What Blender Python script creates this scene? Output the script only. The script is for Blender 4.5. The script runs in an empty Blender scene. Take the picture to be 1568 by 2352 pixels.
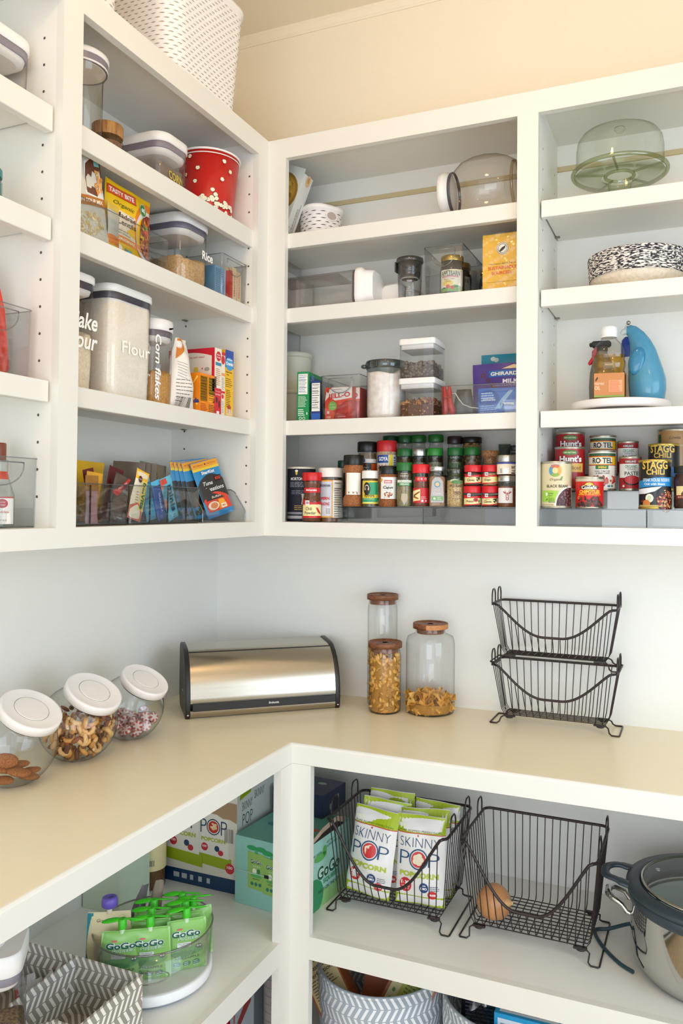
import bpy, math, random
from mathutils import Vector, Matrix, Euler
SC = bpy.context.scene
COL = SC.collection
# ---------------- camera ----------------
def make_camera():
    yaw, pitch, roll, f = .3920, .0206, .0080, 1821.48
    F = Vector((-math.sin(yaw)*math.cos(pitch), math.cos(yaw)*math.cos(pitch), math.sin(pitch)))
    R = Vector((math.cos(yaw), math.sin(yaw), 0)); U = R.cross(F)
    X = R*math.cos(roll)+U*math.sin(roll); Y = -R*math.sin(roll)+U*math.cos(roll)
    cd = bpy.data.cameras.new('camera'); co = bpy.data.objects.new('camera', cd); COL.objects.link(co)
    m = Matrix.Identity(4)
    for i, a in enumerate((X, Y, -F)):
        for j in range(3): m[j][i] = a[j]
    m.translation = Vector((1.0927, -1.8728, 1.4750)); co.matrix_world = m
    cd.sensor_fit = 'HORIZONTAL'; cd.sensor_width = 36; cd.lens = f/1568*36
    cd.shift_x = -73.86/1568; cd.shift_y = -52.85/1568; cd.clip_start = .05
    SC.camera = co
make_camera()
CAM = (1.0927, -1.8728)
SC.view_settings.view_transform = 'Standard'
SC.view_settings.look = 'None'
SC.view_settings.gamma = 1
SC.view_settings.use_curve_mapping = False
SC.view_settings.exposure = -0.33
SC.cycles.use_denoising = True
SC.cycles.max_bounces = 10
SC.cycles.diffuse_bounces = 5
SC.cycles.glossy_bounces = 4
SC.cycles.transparent_max_bounces = 40
SC.cycles.sample_clamp_indirect = 4
SC.cycles.caustics_reflective = False
SC.cycles.caustics_refractive = False
# ---------------- world and lights ----------------
W = bpy.data.worlds.new('world'); SC.world = W; W.use_nodes = True
W.node_tree.nodes['Background'].inputs[0].default_value = (.86, .93, 1, 1)
W.node_tree.nodes['Background'].inputs[1].default_value = 2.4
def area(name, loc, target, sx, sy, power, col):
    l = bpy.data.lights.new(name, 'AREA'); l.shape = 'RECTANGLE'; l.size = sx; l.size_y = sy
    l.energy = power; l.color = col
    o = bpy.data.objects.new(name, l); COL.objects.link(o); o.location = loc
    o.rotation_euler = (Vector(target)-Vector(loc)).to_track_quat('-Z', 'Y').to_euler()
    return o
def bulb(name, loc, power, c, r=.05):
    l = bpy.data.lights.new(name, 'POINT'); l.energy = power; l.color = c; l.shadow_soft_size = r
    o = bpy.data.objects.new(name, l); COL.objects.link(o); o.location = loc; return o
area('assumed_window_daylight', (2.40, -1.15, 1.40), (.55, -.1, .65), 1.3, 1.5, 22, (.56, .80, 1))  # assumed window out of view, inferred from cool light on the right
area('added_rear_daylight', (1.35, -4.0, 1.10), (.6, 0, .75), 1.9, 1.5, 32, (.92, .95, 1))  # added area light for an assumed rear window; floats free, no wall there
bulb('assumed_ceiling_lamp', (.62, -1.05, 2.80), 10.5, (1, .62, .28), .07)  # assumed lamp out of view, inferred from the warm light higher up
bulb('assumed_ceiling_lamp_near', (1.7, -2.2, 2.80), 6, (1, .64, .30), .07)  # second unseen lamp, assumed from warm glints on the glass
# ---------------- materials ----------------
def lin(c):
    return c/12.92 if c <= .04045 else ((c+.055)/1.055)**2.4
def rgb(h):
    if isinstance(h, str):
        h = h.lstrip('#'); return tuple(lin(int(h[i:i+2], 16)/255) for i in (0, 2, 4))
    return h
MATS = {}
def node(nt, t, x=0, y=0, **kw):
    n = nt.nodes.new(t); n.location = (x, y)
    for k, v in kw.items(): setattr(n, k, v)
    return n
def col(h, rough=.45, metal=0, var=.05, bump=0, bscale=200, spec=.5, emit=0):
    key = ('c', h, rough, metal, var, bump, bscale, spec, emit)
    if key in MATS: return MATS[key]
    m = bpy.data.materials.new('paint_'+str(h).lstrip('#')[:12]); m.use_nodes = True; nt = m.node_tree
    b = nt.nodes['Principled BSDF']; c = rgb(h)
    b.inputs['Roughness'].default_value = rough; b.inputs['Metallic'].default_value = metal
    b.inputs['Specular IOR Level'].default_value = spec
    tc = node(nt, 'ShaderNodeTexCoord', -900, 0)
    if var:
        nz = node(nt, 'ShaderNodeTexNoise', -700, 0); nz.inputs['Scale'].default_value = 40
        mr = node(nt, 'ShaderNodeMapRange', -500, 0); mr.inputs[3].default_value = 1-var; mr.inputs[4].default_value = 1+var*.5
        mx = node(nt, 'ShaderNodeMix', -300, 0, data_type='RGBA', blend_type='MULTIPLY'); mx.inputs[0].default_value = 1
        nt.links.new(tc.outputs['Object'], nz.inputs['Vector']); nt.links.new(nz.outputs[0], mr.inputs[0])
        mx.inputs[6].default_value = (*c, 1); nt.links.new(mr.outputs[0], mx.inputs[7]); nt.links.new(mx.outputs[2], b.inputs['Base Color'])
    else: b.inputs['Base Color'].default_value = (*c, 1)
    if bump:
        n2 = node(nt, 'ShaderNodeTexNoise', -700, -300); n2.inputs['Scale'].default_value = bscale
        bp = node(nt, 'ShaderNodeBump', -300, -300); bp.inputs['Strength'].default_value = bump; bp.inputs['Distance'].default_value = .002
        nt.links.new(tc.outputs['Object'], n2.inputs['Vector']); nt.links.new(n2.outputs[0], bp.inputs['Height']); nt.links.new(bp.outputs[0], b.inputs['Normal'])
    if emit:
        b.inputs['Emission Color'].default_value = (*c, 1); b.inputs['Emission Strength'].default_value = emit
    MATS[key] = m; return m
def clear(tint='#f4f4f2', edge='#a8aaa8', refl=.045, rim=.55, rough=.03, name='clear_plastic'):
    key = ('g', tint, edge, refl, rim, rough)
    if key in MATS: return MATS[key]
    m = bpy.data.materials.new(name); m.use_nodes = True; nt = m.node_tree; nt.nodes.clear()
    out = node(nt, 'ShaderNodeOutputMaterial', 600, 0); lw = node(nt, 'ShaderNodeLayerWeight', -600, 0)
    pw = node(nt, 'ShaderNodeMath', -400, 0, operation='POWER'); pw.inputs[1].default_value = 4
    nt.links.new(lw.outputs['Facing'], pw.inputs[0])
    mx = node(nt, 'ShaderNodeMix', -150, 200, data_type='RGBA'); mx.inputs[6].default_value = (*rgb(tint), 1); mx.inputs[7].default_value = (*rgb(edge), 1)
    nt.links.new(pw.outputs[0], mx.inputs[0])
    tr = node(nt, 'ShaderNodeBsdfTransparent', 50, 200); nt.links.new(mx.outputs[2], tr.inputs[0])
    gl = node(nt, 'ShaderNodeBsdfGlossy', 50, 0); gl.inputs['Roughness'].default_value = rough
    ma = node(nt, 'ShaderNodeMath', -150, -100, operation='MULTIPLY_ADD'); ma.inputs[1].default_value = rim; ma.inputs[2].default_value = refl
    nt.links.new(pw.outputs[0], ma.inputs[0])
    ms = node(nt, 'ShaderNodeMixShader', 300, 0); nt.links.new(ma.outputs[0], ms.inputs[0]); nt.links.new(tr.outputs[0], ms.inputs[1]); nt.links.new(gl.outputs[0], ms.inputs[2])
    nt.links.new(ms.outputs[0], out.inputs[0]); MATS[key] = m; return m
def steel(name='brushed_steel', c='#b9b4ac', rough=.28, scale=(4, 400, 400)):
    key = ('s', name, c, rough, scale)
    if key in MATS: return MATS[key]
    m = bpy.data.materials.new(name); m.use_nodes = True; nt = m.node_tree; b = nt.nodes['Principled BSDF']
    b.inputs['Metallic'].default_value = 1; b.inputs['Base Color'].default_value = (*rgb(c), 1)
    tc = node(nt, 'ShaderNodeTexCoord', -900, 0); mp = node(nt, 'ShaderNodeMapping', -700, 0); mp.inputs['Scale'].default_value = scale
    nz = node(nt, 'ShaderNodeTexNoise', -500, 0); nz.inputs['Scale'].default_value = 1
    mr = node(nt, 'ShaderNodeMapRange', -300, 0); mr.inputs[3].default_value = rough*.7; mr.inputs[4].default_value = rough*1.3
    nt.links.new(tc.outputs['Object'], mp.inputs[0]); nt.links.new(mp.outputs[0], nz.inputs['Vector']); nt.links.new(nz.outputs[0], mr.inputs[0]); nt.links.new(mr.outputs[0], b.inputs['Roughness'])
    MATS[key] = m; return m
def speckle(name, c1, c2, scale=300, rough=.8, bump=.5, detail=2):
    key = ('k', name, c1, c2)
    if key in MATS: return MATS[key]
    m = bpy.data.materials.new(name); m.use_nodes = True; nt = m.node_tree; b = nt.nodes['Principled BSDF']; b.inputs['Roughness'].default_value = rough
    tc = node(nt, 'ShaderNodeTexCoord', -900, 0); nz = node(nt, 'ShaderNodeTexNoise', -700, 0); nz.inputs['Scale'].default_value = scale; nz.inputs['Detail'].default_value = detail
    cr = node(nt, 'ShaderNodeValToRGB', -500, 0); cr.color_ramp.elements[0].position = .38; cr.color_ramp.elements[1].position = .62
    cr.color_ramp.elements[0].color = (*rgb(c1), 1); cr.color_ramp.elements[1].color = (*rgb(c2), 1)
    nt.links.new(tc.outputs['Object'], nz.inputs['Vector']); nt.links.new(nz.outputs[0], cr.inputs[0]); nt.links.new(cr.outputs[0], b.inputs['Base Color'])
    bp = node(nt, 'ShaderNodeBump', -300, -300); bp.inputs['Strength'].default_value = bump; bp.inputs['Distance'].default_value = .002
    nt.links.new(nz.outputs[0], bp.inputs['Height']); nt.links.new(bp.outputs[0], b.inputs['Normal'])
    MATS[key] = m; return m
def wood(name='walnut', c1='#6b3d22', c2='#8d5733', sc=(60, 60, 8)):
    key = ('w', name)
    if key in MATS: return MATS[key]
    m = bpy.data.materials.new(name); m.use_nodes = True; nt = m.node_tree; b = nt.nodes['Principled BSDF']; b.inputs['Roughness'].default_value = .5
    tc = node(nt, 'ShaderNodeTexCoord', -900, 0); mp = node(nt, 'ShaderNodeMapping', -700, 0); mp.inputs['Scale'].default_value = sc
    nz = node(nt, 'ShaderNodeTexNoise', -500, 0); nz.inputs['Scale'].default_value = 3; nz.inputs['Detail'].default_value = 4
    cr = node(nt, 'ShaderNodeValToRGB', -300, 0); cr.color_ramp.elements[0].position = .35; cr.color_ramp.elements[1].position = .65
    cr.color_ramp.elements[0].color = (*rgb(c1), 1); cr.color_ramp.elements[1].color = (*rgb(c2), 1)
    nt.links.new(tc.outputs['Object'], mp.inputs[0]); nt.links.new(mp.outputs[0], nz.inputs['Vector']); nt.links.new(nz.outputs[0], cr.inputs[0]); nt.links.new(cr.outputs[0], b.inputs['Base Color'])
    MATS[key] = m; return m
# ---------------- mesh builder ----------------
def circ(r, n=28, cx=0, cy=0, ry=None):
    ry = r if ry is None else ry
    return [(cx+r*math.cos(2*math.pi*i/n), cy+ry*math.sin(2*math.pi*i/n)) for i in range(n)]
def rrect(w, d, r, n=4, cx=0, cy=0):
    r = min(r, w/2-1e-5, d/2-1e-5); P = []
    for k, (sx, sy) in enumerate(((1, 1), (-1, 1), (-1, -1), (1, -1))):
        ox, oy = cx+sx*(w/2-r), cy+sy*(d/2-r)
        for i in range(n+1):
            a = math.pi/2*(k+i/n); P.append((ox+r*math.cos(a), oy+r*math.sin(a)))
    return P
class B:
    def __init__(s): s.v = []; s.f = []; s.mi = []; s.sm = []; s.mats = []; s.x = None
    def slot(s, m):
        if m not in s.mats: s.mats.append(m)
        return s.mats.index(m)
    def add(s, vs, fs, m, smooth=False):
        o = len(s.v)
        if s.x is not None: vs = [tuple(s.x @ Vector(p)) for p in vs]
        s.v.extend(vs); k = s.slot(m)
        for f in fs: s.f.append(tuple(i+o for i in f)); s.mi.append(k); s.sm.append(smooth)
        return s
    def box(s, x0, y0, z0, x1, y1, z1, m, b=0):
        if x0 > x1: x0, x1 = x1, x0
        if y0 > y1: y0, y1 = y1, y0
        if z0 > z1: z0, z1 = z1, z0
        if b:
            b = min(b, (x1-x0)*.45, (y1-y0)*.45, (z1-z0)*.45); cx, cy = (x0+x1)/2, (y0+y1)/2; w, d = x1-x0, y1-y0
            L = [(rrect(w-2*b, d-2*b, b*.6, 2, cx, cy), z0), (rrect(w, d, b, 2, cx, cy), z0+b), (rrect(w, d, b, 2, cx, cy), z1-b), (rrect(w-2*b, d-2*b, b*.6, 2, cx, cy), z1)]
            return s.loft(L, m, smooth=False)
        v = [(x, y, z) for z in (z0, z1) for y in (y0, y1) for x in (x0, x1)]
        return s.add(v, [(0, 2, 3, 1), (4, 5, 7, 6), (0, 1, 5, 4), (2, 6, 7, 3), (0, 4, 6, 2), (1, 3, 7, 5)], m)
    def loft(s, L, m, cap0=True, cap1=True, smooth=True):
        """L: list of (loop of xy, z) or loops of xyz"""
        loops = [[(p[0], p[1], l[1]) for p in l[0]] if isinstance(l, tuple) else l for l in L]
        n = len(loops[0]); vs = [p for l in loops for p in l]; fs = []
        for k in range(len(loops)-1):
            a, b = k*n, (k+1)*n
            for i in range(n):
                j = (i+1) % n; fs.append((a+i, a+j, b+j, b+i))
        s.add(vs, fs, m, smooth)
        if cap0: s.add(loops[0], [tuple(range(n))[::-1]], m)
        if cap1: s.add(loops[-1], [tuple(range(n))], m)
        return s
    def lathe(s, prof, m, n=28, cap0=True, cap1=True, cx=0, cy=0, smooth=True):
        return s.loft([(circ(max(r, 1e-4), n, cx, cy), z) for r, z in prof], m, cap0, cap1, smooth)
    def tube(s, pts, r, m, n=6, closed=False):
        P = [Vector(p) for p in pts]; N = len(P); loops = []; up = None
        for i in range(N):
            a = P[i-1] if (i > 0 or closed) else P[i]; b = P[(i+1) % N] if (i < N-1 or closed) else P[i]
            t = (b-a).normalized()
            if up is None:
                up = Vector((0, 0, 1)) if abs(t.z) < .9 else Vector((1, 0, 0))
            side = t.cross(up)
            if side.length < 1e-6: side = t.orthogonal()
            side.normalize(); up2 = side.cross(t).normalized(); up = up2
            rr = r[i] if isinstance(r, (list, tuple)) else r
            loops.append([tuple(P[i]+side*rr*math.cos(2*math.pi*k/n)+up2*rr*math.sin(2*math.pi*k/n)) for k in range(n)])
        if closed: loops.append(loops[0])
        return s.loft(loops, m, not closed, not closed)
    def ell(s, c, r, m, n=10, k=6, rot=None):
        vs = [(0, 0, -1)]; 
        for i in range(1, k):
            a = -math.pi/2+math.pi*i/k
            for j in range(n): b = 2*math.pi*j/n; vs.append((math.cos(a)*math.cos(b), math.cos(a)*math.sin(b), math.sin(a)))
        vs.append((0, 0, 1)); fs = [(0, 1+(j+1) % n, 1+j) for j in range(n)]
        for i in range(k-2):
            a, b = 1+i*n, 1+(i+1)*n
            for j in range(n): fs.append((a+j, a+(j+1) % n, b+(j+1) % n, b+j))
        l = len(vs)-1; a = 1+(k-2)*n; fs += [(l, a+j, a+(j+1) % n) for j in range(n)]
        out = []
        for p in vs:
            q = Vector((p[0]*r[0], p[1]*r[1], p[2]*r[2]))
            if rot is not None: q = rot @ q
            out.append((q[0]+c[0], q[1]+c[1], q[2]+c[2]))
        return s.add(out, fs, m, True)
    def grid(s, fn, nu, nv, m, smooth=True, flip=False):
        vs = [fn(i/nu, j/nv) for j in range(nv+1) for i in range(nu+1)]; fs = []
        for j in range(nv):
            for i in range(nu):
                a = j*(nu+1)+i; q = (a, a+1, a+nu+2, a+nu+1); fs.append(q[::-1] if flip else q)
        return s.add(vs, fs, m, smooth)
    def prism(s, poly, y0, y1, m, smooth=False):
        """poly in x,z extruded along y"""
        n = len(poly); vs = [(x, y0, z) for x, z in poly]+[(x, y1, z) for x, z in poly]
        fs = [(i, (i+1) % n, n+(i+1) % n, n+i) for i in range(n)]; s.add(vs, fs, m, smooth)
        s.add(vs, [tuple(range(n)), tuple(range(n, 2*n))[::-1]], m); return s
    def obj(s, name, parent=None, label=None, kind=None):
        me = bpy.data.meshes.new(name); me.from_pydata(s.v, [], s.f); me.update()
        for m in s.mats: me.materials.append(m)
        me.polygons.foreach_set('material_index', s.mi); me.polygons.foreach_set('use_smooth', s.sm)
        o = bpy.data.objects.new(name, me); COL.objects.link(o)
        if parent: o.parent = parent
        if label: o['label'] = label
        if kind: o['kind'] = kind
        return o
def T(name, label, cat, loc=(0, 0, 0), rot=0, group=None):
    o = bpy.data.objects.new(name, None); COL.objects.link(o); o.location = loc
    o.rotation_euler = rot if isinstance(rot, tuple) else (0, 0, rot)
    o['label'] = label; o['category'] = cat; o.empty_display_size = .02
    if group: o['group'] = group
    return o
def tag(o, label, cat, group=None):
    o['label'] = label; o['category'] = cat
    if group: o['group'] = group
    return o
def dup(root, loc, rot=None, label=None, group=None):
    def cp(o, par):
        c = o.copy(); COL.objects.link(c); c.parent = par
        for ch in o.children: cp(ch, c)
        return c
    r = cp(root, None); r.location = loc
    if rot is not None: r.rotation_euler = rot if isinstance(rot, tuple) else (0, 0, rot)
    if label: r['label'] = label
    if group: r['group'] = group
    return r
# ---------------- flat print on surfaces ----------------
TXT = {}
def text_tris(t, off=0, shear=0):
    k = (t, off, shear)
    if k in TXT: return TXT[k]
    c = bpy.data.curves.new('t', 'FONT'); c.body = t; c.size = 1; c.offset = off; c.shear = shear; c.resolution_u = 3; c.fill_mode = 'FRONT'
    o = bpy.data.objects.new('t', c); me = bpy.data.meshes.new_from_object(o)
    vs = [(v.co.x, v.co.y) for v in me.vertices]; P = [[vs[i] for i in p.vertices] for p in me.polygons]
    bpy.data.objects.remove(o); bpy.data.curves.remove(c); bpy.data.meshes.remove(me)
    xs = [v[0] for v in vs] or [0, 1]; ys = [v[1] for v in vs] or [0, 1]
    TXT[k] = (P, min(xs), max(xs), min(ys), max(ys)); return TXT[k]
def plane(o, u, v):
    o, u, v = Vector(o), Vector(u).normalized(), Vector(v).normalized(); n = u.cross(v)
    return lambda a, b, h: tuple(o+u*a+v*b+n*h)
def cyl(r, phi, cx=0, cy=0):
    rf = r if callable(r) else (lambda z: r)
    def g(a, b, h):
        R = rf(b)+h; t = phi+a/rf(b); return (cx+R*math.cos(t), cy+R*math.sin(t), b)
    return g
class D:
    def __init__(s, fn, step=0): s.fn = fn; s.step = step; s.b = B()
    def poly(s, P, c, lay=1, rough=.4):
        m = col(c, rough, var=0) if isinstance(c, str) else c
        h = .0002+.00018*lay; parts = [P]
        if s.step:
            u0 = min(p[0] for p in P); u1 = max(p[0] for p in P); a = math.floor(u0/s.step); parts = []
            e = math.ceil(u1/s.step)
            if e-a <= 1: parts = [P]
            else:
                for k in range(a, e): 
                    q = clipu(clipu(P, k*s.step, 1), (k+1)*s.step, -1)
                    if len(q) > 2: parts.append(q)
        for q in parts:
            s.b.add([s.fn(x, y, h) for x, y in q], [tuple(range(len(q)))], m)
        return s
    def rect(s, u0, v0, u1, v1, c, lay=1, vs=1, rough=.4):
        for k in range(vs):
            a, b = v0+(v1-v0)*k/vs, v0+(v1-v0)*(k+1)/vs; s.poly([(u0, a), (u1, a), (u1, b), (u0, b)], c, lay, rough)
        return s
    def ell(s, u, v, ru, rv, c, lay=2, n=16, rot=0):
        P = []
        for i in range(n):
            a = 2*math.pi*i/n; x, y = ru*math.cos(a), rv*math.sin(a); P.append((u+x*math.cos(rot)-y*math.sin(rot), v+x*math.sin(rot)+y*math.cos(rot)))
        return s.poly(P, c, lay)
    def text(s, t, u, v, h, c, lay=3, w=None, bold=0, shear=0, rot=0, line=None, lo=.03):
        """centre u,v; h = cap height; w = fitted width; line = outline colour"""
        if line: s.text(t, u, v, h*1.06, line, lay, w*(1+.01*len(t)) if w else None, bold+lo, shear, rot); lay += 1
        P, x0, x1, y0, y1 = text_tris(t, bold, shear); sy = h/max(y1-y0, .01); sx = (w/max(x1-x0, .01)) if w else sy
        mx, my = (x0+x1)/2, (y0+y1)/2; cr, sr = math.cos(rot), math.sin(rot)
        for q in P:
            s.poly([(u+(x-mx)*sx*cr-(y-my)*sy*sr, v+(x-mx)*sx*sr+(y-my)*sy*cr) for x, y in q], c, lay)
        return s
    def lines(s, u0, v1, u1, n, dv, c, lay=2, th=.35, seed=1):
        R = random.Random(seed)
        for i in range(n):
            e = u0+(u1-u0)*R.uniform(.7, 1); v = v1-i*dv; x = u0
            while x < e:
                w = min((u1-u0)*R.uniform(.08, .25), e-x); s.poly([(x, v-dv*th), (x+w, v-dv*th), (x+w, v), (x, v)], c, lay); x += w+(u1-u0)*.03
        return s
    def bars(s, u0, v0, u1, v1, lay=2, n=16, seed=1, bg='#ffffff', fg='#1a1a1a'):
        R = random.Random(seed); s.rect(u0, v0, u1, v1, bg, lay); d = (u1-u0)/n
        for i in range(n):
            x = u0+(i+.2)*d; s.rect(x, v0+(v1-v0)*.06, x+d*R.uniform(.2, .65), v0+(v1-v0)*.95, fg, lay+1)
        return s
    def blobs(s, u, v, ru, rv, n, cs, sz, lay=3, seed=1, asp=.6):
        R = random.Random(seed)
        for i in range(n):
            a = R.uniform(0, 6.283); q = math.sqrt(R.uniform(0, 1)); z = sz*R.uniform(.6, 1.2)
            s.ell(u+ru*q*math.cos(a)*.93, v+rv*q*math.sin(a)*.93, z, z*asp, R.choice(cs), lay+.02*i, 7, R.uniform(0, 3))
        return s
    def ring(s, u, v, r0, r1, c, lay=2, n=24, a0=0, a1=6.2832):
        for i in range(n):
            a, b = a0+(a1-a0)*i/n, a0+(a1-a0)*(i+1)/n
            s.poly([(u+r0*math.cos(a), v+r0*math.sin(a)), (u+r1*math.cos(a), v+r1*math.sin(a)), (u+r1*math.cos(b), v+r1*math.sin(b)), (u+r0*math.cos(b), v+r0*math.sin(b))], c, lay)
        return s
    def obj(s, parent, name='label'): return s.b.obj(name, parent)
def clipu(P, u, sg):
    out = []
    for i in range(len(P)):
        a, b = P[i], P[(i+1) % len(P)]; da, db = (a[0]-u)*sg, (b[0]-u)*sg
        if da >= 0: out.append(a)
        if (da > 0 > db) or (da < 0 < db):
            t = da/(da-db); out.append((u, a[1]+(b[1]-a[1])*t))
    return out
def toward(x, y, off=0): return math.atan2(CAM[1]-y, CAM[0]-x)+off
# ---------------- setting ----------------
WALL = col('#e8e7e2', .6, bump=.12, bscale=260, var=.015)
WALL_LAMPLIT = col('#efe4ce', .65, bump=.1, bscale=260, var=.015)  # same wall paint higher up, warm lamplight mixed into the colour
PAINT = col('#e3e1da', .38, bump=.04, bscale=120, var=.012)
COUNTER = col('#eceae4', .34, bump=.04, bscale=120, var=.012)
TOP_LAMPLIT = col('#ebdfc2', .30, bump=.04, bscale=120, var=.012)  # cabinet paint on the worktop's upper face, tinted for warm lamplight from above
INSIDE = col('#edeae2', .5, bump=.04, bscale=160, var=.015)
def structure(b, name): o = b.obj(name); o['kind'] = 'structure'; return o
structure(B().box(-.37, .2752, 0, 3.5, .33, 2.30, WALL).box(-.37, .2752, 2.30, 3.5, .33, 3.0, WALL_LAMPLIT), 'wall_back')
structure(B().box(-.37, -3.6, 0, -.33, .2752, 2.30, WALL).box(-.37, -3.6, 2.30, -.33, .2752, 3.0, WALL_LAMPLIT), 'wall_left')
structure(B().box(-.37, -3.6, -.05, 3.5, .2752, 0, speckle('oak_floor', '#b39a78', '#c8b08c', 30, .5, .1)), 'floor')
structure(B().box(-.37, -3.6, 2.96, 3.5, .2752, 3.03, WALL_LAMPLIT), 'ceiling')
# crown moulding on the back and left wall: a swept ogee
PR = [(0, 2.9266), (.004, 2.9266), (.005, 2.931), (.008, 2.933), (.010, 2.942), (.011, 2.950), (.014, 2.952), (.014, 2.962), (0, 2.962)]
PR = [(d*.9, z) for d, z in PR]
b = B(); ST = [lambda d, z: (3.5, .2752-d, z), lambda d, z: (-.33+d, .2752-d, z), lambda d, z: (-.33+d, -3.6, z)]
b.loft([[g(d, z) for d, z in PR] for g in ST], WALL_LAMPLIT, smooth=False); structure(b, 'trim_crown')
# unseen right wall with an assumed daylight window opening; rear stays open, no wall
b = B(); X0, X1 = 2.42, 2.47; b.box(X0, -2.6, 0, X1, -1.85, 2.96, WALL); b.box(X0, -.45, 0, X1, .2752, 2.96, WALL); b.box(X0, -1.85, 0, X1, -.45, .60, WALL); b.box(X0, -1.85, 2.20, X1, -.45, 2.96, WALL)
structure(b, 'wall_right')
# ---------------- cabinets ----------------
ZB, ZOB, ZOT, ZT = 1.3910, 1.4287, 2.4130, 2.4671
TH = .0177; DP = .2712
def nosed_shelf_right(x0, x1, zt, zb, par):
    b = B(); b.box(x0, TH, zb, x1, TH+.019, zt, PAINT, .0012); b.box(x0, TH+.019, zt-.019, x1, DP, zt, INSIDE); return b.obj('shelf', par)
def nosed_shelf_left(y0, y1, zt, zb, par):
    b = B(); b.box(-TH-.019, y0, zb, -TH, y1, zt, PAINT, .0012); b.box(-DP, y0, zt-.019, -TH-.019, y1, zt, INSIDE); return b.obj('shelf', par)
HOLE = col('#5c5347', .8)
def pins(par, pts, ax, s):
    b = B()
    for x, y, z in pts:
        n = 10; P = [(x+(.0028*math.cos(6.283*i/n) if ax == 1 else s*.0003), y+(s*.0003 if ax == 1 else .0028*math.cos(6.283*i/n)), z+.0028*math.sin(6.283*i/n)) for i in range(n)]
        if (ax == 1 and s > 0) or (ax == 0 and s < 0): P = P[::-1]
        b.add(P, [tuple(range(n))], HOLE)
    return b.obj('shelf_pin_holes', par, kind='stuff')
# right run (face at y=0)
ru = T('wall_cabinet', 'white open wall cabinet on the right wall, its shelves full of spices, cans and jars', 'cabinet', (0, 0, 0))
XE, XG, XR = .6842, .7346, 1.40
b = B()
b.box(0, 0, ZB, .0538, TH, ZT, PAINT); b.box(XE, 0, ZB, XG, TH, ZT, PAINT); b.box(XR, 0, ZB, XR+.05, TH, ZT, PAINT)
b.box(.0538, 0, ZOT, XE, TH, ZT, PAINT); b.box(.0538, 0, ZB, XE, TH, ZOB, PAINT); b.box(XG, 0, ZOT, XR, TH, ZT, PAINT); b.box(XG, 0, ZB, XR, TH, ZOB, PAINT)
b.obj('face_frame', ru)
B().box(-.04, DP, ZB+.002, XR+.05, DP+.0035, ZT-.001, INSIDE).obj('back_panel', ru)
B().box(-.26, TH, ZT-.022, XR+.05, DP, ZT-.001, PAINT).obj('top_panel', ru)
B().box(-.04, TH, ZB+.002, XR+.05, DP, ZOB, INSIDE).obj('bottom_panel', ru)
sp = B().box(XE+.012, TH, ZOB, XG, DP, ZT-.022, INSIDE).obj('side_panel', ru)
pins(sp, [(XG, y, z) for z in [1.50+.05*i for i in range(18)] for y in (.06, .225)], 0, 1)
B().box(XR, TH, ZOB, XR+.05, DP, ZT-.022, INSIDE).obj('side_panel', ru)
B().box(-.04, .2652, 2.374, XE, DP, 2.387, col('#cbb98f', .6)).obj('mounting_rail', ru)
B().box(XG, .2652, 2.374, XR, DP, 2.387, col('#cbb98f', .6)).obj('mounting_rail', ru)
RS = (1.7023, 2.0079, 2.2126)
for zt, zb in ((1.7023, 1.6628), (2.0079, 1.9681), (2.2126, 2.1721)): nosed_shelf_right(-.035, XE+.012, zt, zb, ru)
BS = (1.7023, 2.0079, 2.2126)
for zt, zb in ((1.7023, 1.6628), (1.9920, 1.9520), (2.2070, 2.1665)): nosed_shelf_right(XG+.004, XR, zt, zb, ru)
for z in (1.6828, 1.9725, 2.1875):
    b = B(); b.tube([(XG, .235, z-.001), (XG+.012, .235, z-.001)], .0025, col('#9b968c', .3, 1)); b.box(XG, .229, z-.0015, XG+.013, .241, z, col('#9b968c', .3, 1)); b.obj('shelf_pin', ru)
# left run (face at x=0)
lu = T('wall_cabinet', 'white open wall cabinet on the left wall with flour, snacks and storage containers', 'cabinet', (0, 0, 0))
YA, YC, YD, YF = -.0506, -.7010, -.7504, -1.45
b = B()
b.box(-TH, YA, ZB, 0, TH, ZT, PAINT); b.box(-TH, YD, ZB, 0, YC, ZT, PAINT); b.box(-TH, YF-.05, ZB, 0, YF, ZT, PAINT)
for y0, y1 in ((YC, YA), (YF, YD)): b.box(-TH, y0, ZOT, 0, y1, ZT, PAINT); b.box(-TH, y0, ZB, 0, y1, ZOB, PAINT)
b.obj('face_frame', lu)
B().box(-DP-.004, YF-.05, ZB, -DP, YA, ZT-.001, INSIDE).obj('back_panel', lu)
B().box(-.3295, YF-.05, ZT-.022, -TH, .015, ZT-.001, PAINT).obj('top_panel', lu)
B().box(-.3295, YF-.05, ZB+.002, -TH, YA+.01, ZOB, INSIDE).obj('bottom_panel', lu)
B().box(-.3295, YF-.05, ZB+.0008, -.28, .2748, ZB+.02, PAINT).obj('light_rail', lu)
b = B().box(-DP, YA, ZOB, -TH, YA+.012, ZT-.022, INSIDE); sp = b.obj('side_panel', lu)
pins(sp, [(x, YA, z) for z in [1.4807+.0486*i for i in range(19)] for x in (-.0285, -.2275)], 1, -1)
b = B().box(-DP, YC-.012, ZOB, -TH, YC, ZT-.022, INSIDE); b.obj('side_panel', lu)
b = B().box(-DP, YD, ZOB, -TH, YD+.012, ZT-.022, INSIDE); sp = b.obj('side_panel', lu)
pins(sp, [(x, YD, z) for z in [1.486+.0507*i for i in range(18)] for x in (-.0475, -.2275)], 1, -1)
for zt, zb in ((1.6995, 1.66), (2.0017, 1.9596), (2.2100, 2.1624)):
    nosed_shelf_left(YC, YA, zt, zb, lu); nosed_shelf_left(YF, YD-.006, zt, zb, lu)
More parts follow.
